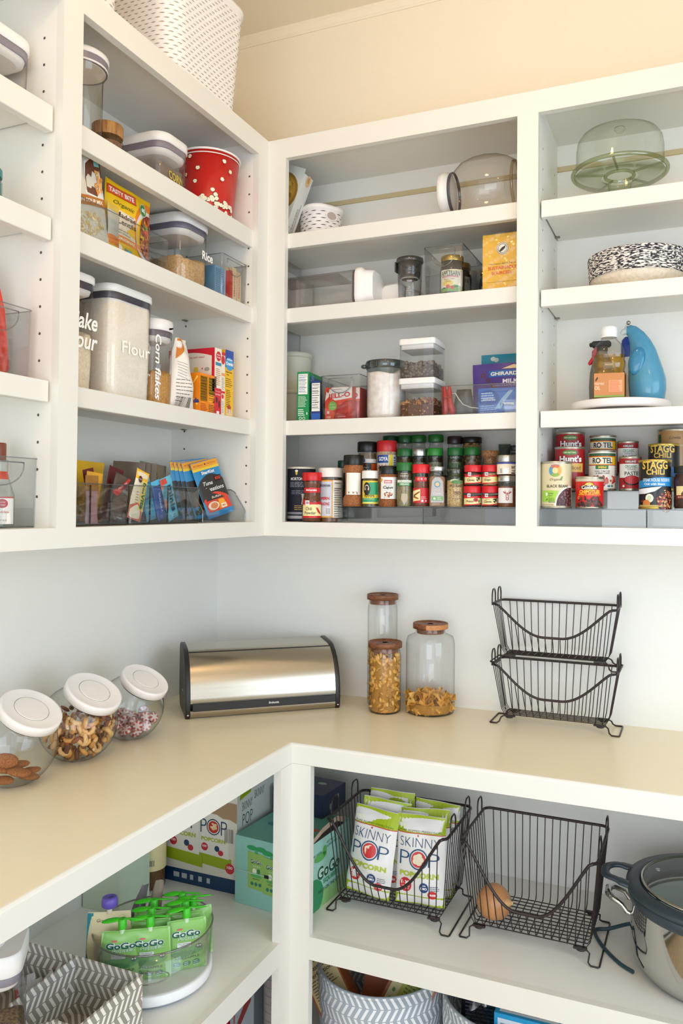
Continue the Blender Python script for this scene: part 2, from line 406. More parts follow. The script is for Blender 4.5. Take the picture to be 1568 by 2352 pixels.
for z in (1.6620, 1.9642): b = B().box(-.232, YA-.013, z+.0165, -.220, YA, z+.018, col('#9b968c', .3, 1)).tube([(-.226, YA-.012, z+.017), (-.226, YA, z+.017)], .0025, col('#9b968c', .3, 1)); b.obj('shelf_pin', lu)
B().box(-DP, .0177, ZB+.002, -.04, .2752, ZOB, INSIDE).obj('corner_floor', lu)
# worktop, one L with a deep eased edge
PX, PY, ZC, ZR = .2018, -.2079, .9140, .8672
P = [(.5, ZC-.022), (.5, ZC), (.006, ZC), (.0035, ZC-.0008), (.0010, ZC-.003), (0, ZC-.006), (0, ZR), (.019, ZR), (.019, ZC-.022)]
P2 = [(min(d, .4831) if d == .5 else d, z) for d, z in P]; b = B()
g = [lambda d, z: (1.50, PY+(d if d < .5 else .4831), z), lambda d, z: (PX-(d if d < .5 else .5316), PY+(d if d < .5 else .4831), z), lambda d, z: (PX-(d if d < .5 else .5316), -1.55, z)]
b.loft([[h(d, z) for d, z in P] for h in g], PAINT, smooth=False)
k_ = b.slot(TOP_LAMPLIT)
for i_, f_ in enumerate(b.f):
    if len(f_) == 4 and all(b.v[q_][2] > ZC-.0001 for q_ in f_): b.mi[i_] = k_
tag(b.obj('worktop'), 'long white painted L-shaped worktop, lamplight in its top colour, below the wall cabinets', 'worktop')
# base cabinets
ZS, ZSB = .4734, .4213
rb = T('base_cabinet', 'white open base cabinet on the right holding wire baskets and a steel cooker', 'cabinet', (0, 0, 0))
BR, AL = .0495, .0513
b = B(); e = .0005
b.box(PX, PY, 0, PX+BR, PY+.019, ZR-e, PAINT); b.box(PX+BR, PY, ZSB, 1.40, PY+.019, ZS, PAINT); b.box(PX+BR, PY, .08, 1.40, PY+.019, .12, PAINT); b.box(1.40, PY, 0, 1.45, PY+.019, ZR-e, PAINT)
b.obj('face_frame', rb)
B().box(PX+.0, PY+.019, ZS-.019, 1.45, .2748, ZS-.0003, COUNTER).obj('shelf', rb)
B().box(PX+.0, PY+.019, .095, 1.45, .2748, .1197, INSIDE).obj('bottom_panel', rb)
B().box(1.43, PY+.019, .12, 1.45, .2748, ZR-e, INSIDE).obj('side_panel', rb)
lb = T('base_cabinet', 'white open base cabinet on the left holding snacks and a lidded canister', 'cabinet', (0, 0, 0))
b = B()
b.box(PX-.019, PY-AL, 0, PX, PY+.0, ZR-e, PAINT); b.box(PX-.019, -1.45, ZSB, PX, PY-AL, ZS, PAINT); b.box(PX-.019, -1.45, .08, PX, PY-AL, .12, PAINT); b.box(PX-.019, -1.5, 0, PX, -1.45, ZR-e, PAINT)
b.obj('face_frame', lb)
b2 = B().box(-.3298, -1.5, ZS-.019, PX-.019, .2748, ZS-.0003, COUNTER); b2.box(PX-.019, PY, ZS-.019, PX, .2748, ZS-.0003, COUNTER); b2.obj('shelf', lb)
B().box(-.3298, -1.5, .095, PX, .2748, .1197, INSIDE).obj('bottom_panel', lb)
# ---------------- generic jars and cans ----------------
GLS = lambda: clear('#fafbfa', '#9aa49f', .045, .5, .02, 'clear_glass')
ACR = lambda: clear('#fafbfb', '#cdd2d6', .06, .5, .02, 'clear_acrylic')
def S(x, ym, y): return CAM[0]+(x-CAM[0])*(y-CAM[1])/(ym-CAM[1])
def interp(P, z):
    for (r0, z0), (r1, z1) in zip(P, P[1:]):
        if z <= z1: return r0+(r1-r0)*((z-z0)/(z1-z0) if z1 > z0 else 1)
    return P[-1][0]
def jar(name, label, x, y, z, r, h, lid, lidh, fill, fillh=.8, prof=None, deco=None, group=None, cat='jar', lidr=1.0, opaque=False, off=0, ribs=0, lidm=None, ry=None, glass=None, rot=0):
    t = T(name, label, cat, (x, y, z), rot, group); H = h-lidh
    P = prof or [(.90, 0), (1, .03), (1, .80), (.95, .87), (.82, .94), (.82, 1)]
    P = [(a*r, b*H) for a, b in P]
    fm = fill if not isinstance(fill, str) else speckle('spice_'+fill.strip('#'), fill, '#%02x%02x%02x' % tuple(max(0, int(int(fill.strip('#')[i:i+2], 16)*.72)) for i in (0, 2, 4)), 380, .7, .3)
    if opaque: B().lathe(P, fm, 28).obj('body', t)
    else:
        B().lathe(P, glass or GLS(), 28, True, False).obj('body', t)
        if fillh > 0:
            Q = [(max(a-.0015, .001)*.99, b) for a, b in P if b < H*fillh]; Q[0] = (Q[0][0], .002); Q.append((interp(P, H*fillh)*.96-.001, H*fillh))
            B().lathe(Q, fm, 24).obj('contents', t)
    lm = lidm or col(lid, .35); R = r*lidr; b = B(); z0 = H-.0015; n = 36
    L = []
    for rr, zz in ((R*.985, z0), (R, z0+.001), (R, h-.002), (R*.95, h), (R*.8, h), (R*.78, h-.0008)):
        L.append(([(rr*(1-(.018*(i % 2) if ribs else 0))*math.cos(2*math.pi*i/n), rr*(1-(.018*(i % 2) if ribs else 0))*math.sin(2*math.pi*i/n)) for i in range(n)], zz))
    b.loft(L, lm); b.obj('lid', t)
    if deco:
        d = D(cyl(lambda zz: interp(P, zz)+.0003, toward(x, y, off)-rot), .004); deco(d, r, H); d.obj(t)
    return t
GOLD = lambda: col('#c9a64e', .25, .9)
SILV = lambda: col('#c8c8c4', .25, .9)
# acrylic risers
def riser(x0, x1, name, label, steps=3, grp='acrylic riser shelves'):
    t = T(name, label, 'riser', (x0, .025, ZOB), 0, grp); w = x1-x0; a = ACR(); k = .0022; ed = clear('#9aa0a0', '#5c6466', .1, .3, .1, 'acrylic_edge')
    for i in range(steps):
        y, z = i*.075, (i+1)*.0430-.001; z0 = 0 if i == 0 else z-.043
        b = B(); b.box(0, y, z0, w, y+k, z-k, a); b.obj('riser_panel', t)
        b = B(); b.box(0, y, z-k, w, y+.0755, z, a); b.box(0, y-.0006, z-k, w, y, z+.0003, ed); b.obj('tread', t)
    for xx in (0, w-k):
        b = B()
        P = [(k, 0), (k, .0385), (.075, .0385), (.075, .0815), (.15, .0815), (.15, .1245), (.222, .1245), (.222, 0)] if steps == 3 else [(k, 0), (k, .0385), (.075, .0385), (.075, .0815), (.15, .0815), (.15, 0)]
        n = len(P); vs = [(xx, p[0], p[1]) for p in P]+[(xx+k, p[0], p[1]) for p in P]
        b.add(vs, [tuple(range(n)), tuple(range(n, 2*n))[::-1]]+[(i, n+i, n+(i+1) % n, (i+1) % n) for i in range(n)], a)
        b.obj('end_panel', t)
    return t
riser(.2056, .4425, 'riser_shelf', 'clear acrylic riser holding the left half of the spice jars')
riser(.4450, .6780, 'riser_shelf', 'clear acrylic riser holding the right half of the spice jars')
riser(.7385, .9765, 'riser_shelf', 'clear acrylic riser under the bean and tomato cans, left of two')
riser(.9790, 1.2200, 'riser_shelf', 'clear acrylic riser under the chili cans at the right edge')
A1, A2, A3 = ZOB+.0427, ZOB+.0857, ZOB+.1287
MCW = [(.93, 0), (1, .03), (1, .46), (.9, .58), (.83, .66), (.83, .84), (.94, .90), (.94, 1)]
RED = '#cf1f24'
def mc_badge(d, u, v, s): d.rect(u-s, v-s, u+s, v+s, '#ffffff', 4); [d.rect(u-s*.6+k*s*.42, v-s*.6, u-s*.6+k*s*.42+s*.2, v+s*.6, '#23408e', 5) for k in range(3)]; d.ring(u+s*.5, v, s*.2, s*.4, RED, 5, 8)
def d_salt(d, r, H):
    d.rect(-.05, .008, .06, .016, '#b9bcc4', 1); d.rect(-.05, .020, .06, .026, '#8f949e', 1)
    d.text('MORTON', -.014, H*.80, .008, '#ffffff', 3, .036, .02); d.text('UMBRELLA SALT', .02, .114, .003, '#b9bfd0', 3, .03)
    d.ell(-.014, H*.92, .003, .0075, '#e6c24a', 3); d.ell(-.014, H*.95, .0045, .003, '#f5f0d8', 4); d.lines(-.035, H*.74, .03, 4, .004, '#aab0c2', 2); d.lines(-.03, H*.58, .03, 3, .004, '#8b93aa', 2)
    d.poly([(0, H*.32), (.011, H*.32), (.009, H*.42), (.011, H*.52), (0, H*.52), (.002, H*.42)], '#d8cfc0', 3); d.rect(.015, H*.32, .023, H*.46, '#2c3042', 3); d.lines(-.02, H*.3, .03, 3, .005, '#caa348', 2)
t = jar('salt_canister', 'dark navy round salt canister at the left end of the spice shelf', S(.0795, .06, .102), .102, ZOB, .0395, .151, '#e9e2d4', .004, '#23273a', 1, [(1, 0), (1, .03), (1, 1)], d_salt, cat='canister', opaque=True, lidr=1.01)
def d_chili(d, r, H):
    d.rect(-.03, H*.70, .03, H*.82, RED, 1, 2); d.text('McCormick', -.002, H*.765, .0055, '#ffffff', 3, .030, .03)
    d.rect(-.03, H*.14, .03, H*.42, '#f3e3a3', 1, 3); d.poly([(-.03, H*.40), (-.03, H*.56), (0, H*.47), (.03, H*.49), (.03, H*.43), (0, H*.42)], RED, 2); d.rect(-.03, H*.10, .03, H*.15, RED, 2); mc_badge(d, -.013, H*.46, .006)
    d.text('Chili', -.009, H*.32, .0085, '#2a2018', 3, .018, .01); d.text('Powder', -.005, H*.22, .0085, '#2a2018', 3, .031, .01)
    d.poly([(.010, H*.35), (.016, H*.34), (.027, H*.20), (.026, H*.18), (.016, H*.24)], '#cf2a1c', 4); d.ell(.018, H*.39, .006, .004, '#efe0c0', 3)
jar('spice_shaker', 'red-capped chili powder shaker standing in front of the navy salt canister', .1195, .0460, ZOB, .0265, .1335, RED, .021, '#7e4422', .97, MCW, d_chili, 'loose spice shakers at shelf level', 'spice jar', 1.03, ribs=1)
def d_white(d, r, H):
    d.rect(-.045, H*.10, .05, H*.92, '#f4efe4', 1); d.rect(-.045, H*.10, .006, H*.92, '#e2a73a', 2); d.rect(-.045, H*.13, .003, H*.89, '#cfd0dd', 3)
    d.text('MOUNTAIN', -.016, H*.80, .006, '#3a3c66', 4, .03, .02); d.text('VERN', -.016, H*.52, .008, RED, 4, .026, .03); d.text('SEASONS', -.018, H*.40, .009, '#c24a52', 4, .03, .03); d.bars(-.012, H*.16, .0, H*.32, 4, 9)
    d.text('Nutrition', .021, H*.86, .004, '#333333', 4, .02, .02); d.rect(.010, H*.73, .035, H*.745, '#222222', 3); d.lines(.010, H*.7, .034, 12, .0062, '#6a6660', 3)
jar('spice_shaker', 'white-capped seasoning tub with a yellow-edged nutrition label beside the acrylic riser', S(.168, .06, .083), .083, ZOB, .0335, .147, '#f2ece6', .024, '#8a5a35', .95, [(1, 0), (1, .82), (.93, .88), (.93, 1)], d_white, 'loose spice shakers at shelf level', 'spice jar', 1.0, ribs=1)
jar('sauce_bottle', 'slim bottle with a dark green cap behind the white-capped tub', .133, .215, ZOB, .017, .175, '#1f4a35', .02, '#39412f', .9, None, None, None, 'bottle', .9)
# front row
def d_ox(d, r, H):
    d.rect(-.021, H*.28, .021, H*.80, '#f2ede2', 1); d.ell(0, H*.745, .011, .004, '#b9c4a0', 3); d.text('Grace', 0, H*.745, .003, '#7a2a22', 4, .014); d.rect(-.019, H*.60, .019, H*.70, '#6fa63a', 3)
    d.text('CARIBBEAN', 0, H*.675, .0042, '#173c12', 4, .034, .03); d.text('TRADITIONS', 0, H*.625, .0038, '#173c12', 4, .034, .03); d.rect(-.019, H*.46, .019, H*.585, '#7d2f3a', 2); d.text('OXTAIL', 0, H*.52, .010, '#f6ead8', 4, .034, 0, line='#7a2332'); d.blobs(0, H*.375, .017, .009, 26, ['#6b4a35', '#c07a5c', '#efe6dc', '#8b6a52'], .003, 3)
jar('spice_shaker', 'black-capped oxtail seasoning shaker with a waisted orange-brown body, first in the front row', .2355, .060, A1, .0272, .1365, '#15140f', .025, '#b06a38', .97, [(.93, 0), (1, .03), (1, .20), (.84, .27), (.80, .50), (.84, .78), (1, .90), (.9, 1)], d_ox, 'front row spice jars', 'spice jar', 1.0, True)
def d_tu(d, r, H):
    d.rect(-.026, H*.10, .026, H*.90, '#efd23a', 1); d.rect(-.004, H*.42, .022, H*.84, '#2f9a68', 2); d.rect(-.026, H*.16, .026, H*.30, '#2f9a68', 2); d.ell(-.010, H*.62, .0095, .017, '#1c1a16', 3); d.ell(-.010, H*.63, .0062, .010, '#e9e2cc', 4); d.ell(-.010, H*.66, .0045, .0055, '#3a2c20', 5); d.ell(-.010, H*.55, .005, .004, '#2b2a26', 5)
    d.text("TUTO'S", -.004, H*.37, .0072, '#1c2a1c', 4, .028, .03); d.text('PECAN SMELL', -.004, H*.265, .003, '#efe6a0', 4, .028); d.rect(-.02, H*.12, .006, H*.16, '#f6ec8a', 3); d.rect(.022, H*.1, .026, H*.9, '#e8e3d0', 3)
jar('spice_shaker', 'white-capped seasoning shaker with a yellow and green portrait label in the front row', .2855, .058, A1, .0228, .0945, '#f1eeea', .019, '#7a6238', .95, [(1, 0), (1, .86), (.9, .93), (.9, 1)], d_tu, 'front row spice jars', 'spice jar', 1.02, ribs=1)
def d_caj(d, r, H):
    d.rect(-.021, H*.24, .026, H*.89, '#f3f0ea', 1); d.rect(-.010, H*.70, .010, H*.80, '#c8342f', 3); d.text('BADIA', 0, H*.75, .005, '#ffffff', 4, .016, .03); d.ell(-.019, H*.80, .004, .0045, '#e0a021', 3); d.text('Louisiana', 0, H*.655, .0028, '#444444', 3, .018); d.text('Cajun', 0, H*.57, .0098, '#1a1a1a', 3, .026, .035, .2); d.text('Seasoning', 0, H*.49, .0028, '#444444', 3, .018)
    d.blobs(0, H*.37, .013, .006, 20, ['#b5613c', '#e1b48f', '#7a3b26'], .003, 3); d.text('NET WT 2.75 oz', 0, H*.275, .0024, '#333333', 3, .022); d.lines(.021, H*.86, .026, 12, .005, '#777777', 2)
jar('spice_shaker', 'black-capped Cajun seasoning shaker with a white label in the front row', .3352, .058, A1, .0232, .1065, '#15140f', .020, '#a35f2c', .96, [(.97, 0), (1, .02), (1, .90), (.93, .95), (.93, 1)], d_caj, 'front row spice jars', 'spice jar', 1.03, True)
GRN = '#1f6a2c'
GP = [(.92, 0), (.98, .06), (1, .30), (.94, .62), (.93, .84), (.86, .90), (.86, 1)]
def d_or(d, r, H):
    d.text('McCORMICK', 0, H*.90, .0025, '#dfe8dc', 3, .018); d.text('GOURMET', 0, H*.84, .003, '#eef2ea', 3, .022); d.rect(-.022, H*.66, .022, H*.73, '#e9ece0', 2); d.text('ORGANIC', 0, H*.695, .005, '#8f9d86', 3, .026, .0); d.rect(-.022, H*.57, .022, H*.66, '#2c7a3a', 2); d.text('OREGANO', 0, H*.615, .0055, '#e8f0e0', 3, .026, .02)
    d.poly([(0, H*.05), (.009, H*.22), (.007, H*.36), (-.007, H*.36), (-.009, H*.22)], '#b9aa92', 2)
jar('spice_jar', 'tall green-lidded oregano jar standing in the front row', .3815, .056, A1, .0212, .1150, GRN, .020, '#a29468', .62, GP, d_or, 'front row spice jars', 'spice jar', 1.0)
def d_cin(d, r, H):
    d.rect(-.016, H*.74, .016, H*.87, RED, 1, 2); d.ring(.012, H*.81, .002, .003, '#f3ece4', 3, 8); d.rect(.0, H*.78, .003, H*.84, '#f3ece4', 3); d.ell(-.006, H*.81, .004, .004, '#e57a70', 3); d.rect(-.024, H*.12, .024, H*.55, '#c8242a', 1, 2)
    d.poly([(-.024, H*.16), (-.002, H*.2), (-.002, H*.52), (-.024, H*.46)], '#f2dfa0', 2); d.poly([(-.022, H*.34), (-.004, H*.46), (-.003, H*.42), (-.02, H*.3)], '#8a4a20', 3); d.poly([(-.022, H*.28), (-.006, H*.22), (-.006, H*.26), (-.02, H*.33)], '#a35c2a', 3); d.rect(.001, H*.15, .006, H*.21, '#ffffff', 3); d.ring(.013, H*.18, .001, .0022, '#ffffff', 3, 8); d.lines(.0, H*.3, .018, 2, .004, '#f0b5ae', 3)
jar('spice_shaker', 'red-capped cinnamon stick shaker between the oregano jar and a silver-lidded jar', .4262, .058, A1, .0222, .1095, '#d91f26', .021, '#8a4b30', .8, [(.93, 0), (1, .04), (1, .52), (.93, .58), (.93, .86), (.97, .9), (.97, 1)], d_cin, 'front row spice jars', 'spice jar', 1.03, ribs=1)
# square faceted jar
t = T('spice_jar', 'silver-lidded square jar of brown powder with a pale blue emblem in the front row', 'spice jar', (.4700, .058, A1), toward(.47, .058)+math.pi/2, 'front row spice jars')
b = B(); G = GLS(); b.loft([(rrect(.040, .036, .006, 3), 0), (rrect(.0435, .038, .009, 3), .003), (rrect(.0435, .038, .009, 3), .074), (rrect(.040, .035, .014, 3), .084), (rrect(.038, .038, .0189, 3), .088), (rrect(.038, .038, .0189, 3), .094)], G, True, False); b.obj('body', t)
B().loft([(rrect(.040, .034, .006, 3), .003), (rrect(.040, .034, .009, 3), .072), (rrect(.036, .030, .012, 3), .078)], speckle('spice_a9805c', '#a9805c', '#8f6845', 380, .7, .3)).obj('contents', t)
B().lathe([(.0205, .0915), (.0212, .0925), (.0212, .101), (.0205, .103)], SILV(), 30).obj('lid', t)
d = D(plane((0, -.0192, 0), (1, 0, 0), (0, 0, 1))); d.poly([(-.016, .012), (.016, .012), (.017, .02), (.0135, .066), (.006, .076), (-.006, .076), (-.0135, .066), (-.017, .02)], '#b3aeb0', 1)
d.ring(0, .058, .0052, .0078, '#4a93a8', 3); d.ell(0, .058, .0052, .0052, '#d9b98a', 3); d.text('Ground', 0, .044, .004, '#d8c8b8', 3, .014, .02, .2); d.text('Cumin', 0, .035, .006, '#dcd2c8', 3, .02, .02, .2); d.rect(-.0155, .017, .0155, .028, '#7aa072', 2); d.ell(-.007, .022, .003, .003, '#cfe0c0', 3); d.lines(0, .025, .012, 2, .004, '#cfe0c0', 3); d.obj(t)
def d_on(d, r, H):
    d.ell(.004, H*.73, .014, .005, '#4f7d3c', 3); d.ell(-.002, H*.77, .012, .004, '#b9c9a0', 2); d.text('SPICE ISLANDS', .003, H*.62, .0062, '#4a3018', 3, .034, .01); d.text('ONION', .004, H*.43, .006, '#5a2a20', 3, .018, .01); d.text('POWDER', .004, H*.375, .003, '#5a2a20', 3, .016); d.text('NET WT 2.2 OZ', .003, H*.25, .003, '#6a4630', 3, .022)
    d.lines(-.022, H*.5, -.015, 9, .004, '#f0e2c0', 2)
jar('spice_jar', 'glass-lidded onion powder jar of pale yellow powder in the front row', .5176, .058, A1, .0225, .0990, '#8f8c70', .012, '#dfb877', .78, [(.93, 0), (1, .04), (1, .84), (.96, .9), (.86, .96), (.86, 1)], d_on, 'front row spice jars', 'spice jar', .93, lidm=clear('#c9cbbd', '#6d715f', .08, .5, .08, 'frosted_glass'))
def mcsmall(x, y, z, r, h, fill, l1, l2, desc, pic, deco=None):
    def dd(d, r, H):
        d.rect(-.027, H*.18, .027, H*.62, '#f1dfa3', 1); d.poly([(-.027, H*.60), (-.027, H*.84), (-.004, H*.72), (.027, H*.78), (.027, H*.66), (0, H*.62)], RED, 2); d.poly([(-.027, H*.10), (.027, H*.22), (.027, H*.30), (0, H*.22), (-.027, H*.2)], RED, 3)
        mc_badge(d, -.009 if pic else 0, H*.80, .0042); 
        if l1: d.text(l1, -.006, H*.55, .0022, '#3b2a1a', 4, .012)
        d.text(l2, -.006, H*.40, .0062, '#2f2116', 4, .018, .015)
        for k, (c, u, v, a, b2) in enumerate(pic or []): d.ell(u, H*v, a, b2, c, 4+.2*k, 9, k*.8)
    jar('small_spice_jar', desc, x, y, z, r, h, '#d2222a', .0155, fill, .85, [(.94, 0), (1, .05), (1, .88), (.94, .93), (.94, 1)], dd, 'small red-lidded spice jars in two stacks', 'spice jar', 1.02, ribs=1)
CL = [('#241a14', .012, .55, .006, .0016), ('#241a14', .013, .45, .005, .0014), ('#3a2a20', .016, .5, .0055, .0014), ('#241a14', .010, .38, .004, .0012)]
mcsmall(.5625, .058, A1, .0222, .0535, '#4a4348', '', 'Poppy', 'small red-lidded poppy seed jar, bottom of its stack beside the onion powder', [('#c02030', .008, .5, .0062, .005), ('#3a1018', .008, .5, .002, .002), ('#3f7a3a', .017, .42, .004, .002)])
mcsmall(.5640, .058, A1+.0538, .0222, .0520, '#5b3a2c', 'WHOLE', 'Cloves', 'small red-lidded cloves jar on top of the poppy seed jar', CL)
mcsmall(.6075, .058, A1, .0202, .0535, '#5b3a2c', 'WHOLE', 'Cloves', 'small red-lidded cloves jar at the bottom of its stack under the ginger', CL)
mcsmall(.6070, .058, A1+.0538, .0190, .0520, '#d7ad78', 'GROUND', 'Ginger', 'small red-lidded ground ginger jar, right of two top jars', [('#e6cf3a', .016, .5, .003, .006)])
def d_cow(d, r, H):
    d.rect(-.022, H*.18, .0175, H*.74, '#f0ecee', 1); R_ = '#a23a26'
    for s in (-1, 1):
        u = .004; d.poly([(u+s*.003, H*.56), (u+s*.010, H*.62), (u+s*.0085, H*.55), (u+s*.004, H*.52)], R_, 3); d.poly([(u+s*.003, H*.58), (u+s*.006, H*.69), (u+s*.0045, H*.58)], R_, 3); d.poly([(u+s*.0042, H*.56), (u+s*.0032, H*.36), (u+s*.0018, H*.36), (u+s*.0028, H*.56)], R_, 3)
    d.ring(.004, H*.33, .0022, .0038, R_, 3, 12); d.poly([(.002, H*.56), (.006, H*.56), (.004, H*.42)], R_, 3)
jar('seasoning_jar', 'squat jar of brick-red rub with a line-drawn cow label', .6500, .058, A1, .0232, .0800, '#c8c8c4', .014, '#9a5222', .80, [(.94, 0), (1, .05), (1, .84), (.93, .93), (.93, 1)], d_cow, None, 'jar', .98, lidm=SILV(), off=-.15)
def d_eat(d, r, H): d.rect(-.03, 0.002, .04, H*.80, '#f2e4cf', 1); d.rect(-.03, H*.80, .04, H*.94, '#3f4a96', 2); d.bars(-.017, .003, -.010, H*.5, 3, 5); d.rect(-.008, .003, .005, H*.5, '#ffffff', 3); d.text('EAT', .017, H*.55, .006, '#1b1b1b', 3, .011, .04); d.text('YOUR', .017, H*.30, .004, '#1b1b1b', 3, .011, .03); d.rect(.011, .003, .022, .006, '#1b1b1b', 3)
jar('seasoning_jar', 'silver-lidded jar with a cream and blue label stacked on the cow-label jar', .6490, .058, A1+.0803, .0252, .0490, '#c8c8c4', .0155, '#caa06a', .9, [(.97, 0), (1, .05), (1, .95), (.95, 1)], d_eat, None, 'jar', 1.0, lidm=SILV())
# middle row
yB = .135
def Bx(x): return S(x, .115, yB)
def d_taco(d, r, H): d.rect(-.028, H*.05, .028, H*.80, '#1b1a1c', 1); d.rect(-.028, H*.70, .028, H*.80, '#e8e2dc', 2); d.rect(.011, H*.05, .028, H*.68, '#c8501c', 3); d.rect(-.012, H*.72, -.006, H*.79, '#23408e', 4); d.text('McCormick', -.008, H*.655, .004, '#d84048', 4, .02); d.text('STREET', -.004, H*.58, .0035, '#d8d4cc', 4, .016); d.text('TACO', -.002, H*.485, .0105, '#f2efe8', 4, .026, .03); d.text('SEASONING', -.004, H*.41, .003, '#d8d4cc', 4, .022)
jar('spice_shaker', 'black-capped street taco seasoning shaker behind the oxtail shaker', Bx(.2517), yB, A2, .0272, .1345, '#15140f', .026, '#8e7350', .95, [(1, 0), (1, .82), (.95, .9), (.95, 1)], d_taco, 'middle row spice jars', 'spice jar', 1.02, ribs=1)
def d_goya(d, r, H): d.rect(-.03, H*.1, .03, H*.90, '#f1e7d6', 1); d.rect(.006, H*.1, .017, H*.90, '#ecd41d', 2); d.rect(-.03, H*.70, .004, H*.90, '#21489a', 2); d.text('GOYA', -.010, H*.80, .011, '#ffffff', 4, .026, .04); d.text('Adobo', -.010, H*.59, .016, '#c2382e', 4, .036, .02, .15); d.rect(.020, H*.2, .028, H*.86, '#5b6ea8', 2); d.lines(.020, H*.8, .028, 8, .006, '#e8e6e0', 3)
jar('spice_shaker', 'red-capped adobo seasoning shaker with a blue and yellow label in the middle row', Bx(.3084), yB, A2, .0275, .1360, '#cf2a2c', .0285, '#d2b48c', .98, [(1, 0), (1, .86), (.97, .92), (.97, 1)], d_goya, 'middle row spice jars', 'spice jar', 1.0, True, ribs=1)
def greenjar(x, y, z, fill, txt, desc, grp, lid=GRN, lidm=None, fillh=.8):
    def dd(d, r, H): d.text('McCORMICK', 0, H*.78, .0022, '#d9e2d2', 3, .017); d.rect(-.018, H*.52, .018, H*.64, '#34573a', 2); d.text(txt, 0, H*.58, .0048, '#e8efe0', 3, .026, .01); d.ring(-.002, H*.42, .006, .0068, '#c9b86a', 3, 10, .2, 2.9)
    return jar('spice_jar', desc, x, y, z, .0212, .1130, lid, .0185, fill, fillh, GP, dd, grp, 'spice jar', 1.0, lidm=lidm)
gB = 'middle row spice jars'
greenjar(Bx(.3604), yB, A2, '#dcb98c', 'GARLIC', 'green-lidded jar of pale tan powder behind the oregano jar', gB)
greenjar(Bx(.4022), yB, A2, '#6d6a42', 'BASIL', 'silver-lidded jar of dried green leaves behind the cinnamon shaker', gB, lidm=SILV())
greenjar(Bx(.4446), yB, A2, '#8f8a66', 'THYME', 'bright green-lidded jar of dried thyme behind the square silver-lidded jar', gB, lid='#2a8a2c')
greenjar(Bx(.5004), yB, A2, '#4d6a35', 'PARSLEY', 'green-lidded jar of dark green flakes behind the onion powder jar', gB)
greenjar(Bx(.5454), yB, A2, '#8a5638', 'NUTMEG', 'green-lidded jar of reddish-brown powder behind the cloves stack', gB)
# cork bottle
t = T('cork_bottle', 'small clear glass bottle with a wide cork stopper behind the ginger jar', 'bottle', (Bx(.5935), yB, A2))
B().lathe([(.022, 0), (.026, .004), (.0265, .045), (.024, .062), (.0185, .078), (.0185, .084), (.021, .087)], GLS(), 28, True, False).obj('body', t)
B().lathe([(.016, .070), (.0178, .082), (.0205, .0875), (.0225, .0885), (.0225, .103), (.021, .104)], speckle('cork', '#b98558', '#8f5f3c', 260, .8, .4), 24).obj('cork_stopper', t)
d = D(cyl(lambda z: .0272, toward(.57, .135)), .004); d.ell(0, .042, .02, .014, '#d8d2d4', 1); d.text('DR THOMAS', 0, .048, .004, '#7a3a3a', 3, .026); d.obj(t)
# back row
yC = .21
def Cx(x): return S(x, .175, yC)
gC = 'back row spice jars'
greenjar(Cx(.2948), yC, A3, '#7a4c28', 'CURRY', 'dark green-lidded jar mostly hidden behind the adobo shaker', gC, lid='#1a4a26')
greenjar(Cx(.3386), yC, A3, '#c07a26', 'TURMERIC', 'green-lidded jar of orange turmeric at the back', gC, lid='#1a5a28')
greenjar(Cx(.3780), yC, A3, '#5a3224', 'CLOVES', 'green-lidded jar of dark brown spice in the back row', gC, lid='#1f5f26')
greenjar(Cx(.4277), yC, A3, '#6a3a22', 'PEPPER', 'green-lidded jar of reddish-brown spice at the back of the middle gap', gC, lid='#1f6a26')
greenjar(Cx(.4810), yC, A3-.006, '#55603c', 'SAGE', 'dark-lidded jar of green leaves at the back of the spice risers', gC, lid='#2a1c18')
jar('spice_jar', 'black-lidded wide jar of mixed peppercorns in the back row', Cx(.5285), yC, A3, .0262, .1035, '#17130f', .014, speckle('peppercorns', '#c9a06a', '#4a2c1c', 160, .7, .8), .97, [(.96, 0), (1, .05), (1, .9), (.95, .96), (.95, 1)], None, gC, 'spice jar', 1.02)
t = T('measuring_cup', 'small frosted cup with grey markings at the back right of the spices', 'cup', (Cx(.6162), yC, A3))
B().loft([(circ(.014, 22), 0), (circ(.0165, 22), .083), (circ(.0150, 22), .083), (circ(.0125, 22), .003)], clear('#d5dcd8', '#a2aaa6', .08, .4, .15, 'frosted_plastic')).obj('body', t)
d = D(cyl(.0158, toward(.61, .21)), .004); d.rect(0, .055, .006, .057, '#4a5556'); d.rect(0, .067, .006, .069, '#4a5556'); d.text('3', .006, .062, .006, '#4a5556', 2); d.obj(t, 'markings')
jar('spice_jar', 'dark jar almost hidden at the far right of the back row', Cx(.645), yC, A3, .014, .079, '#3b3f40', .012, '#4a4c4a', .9, None, None, gC, 'spice jar')
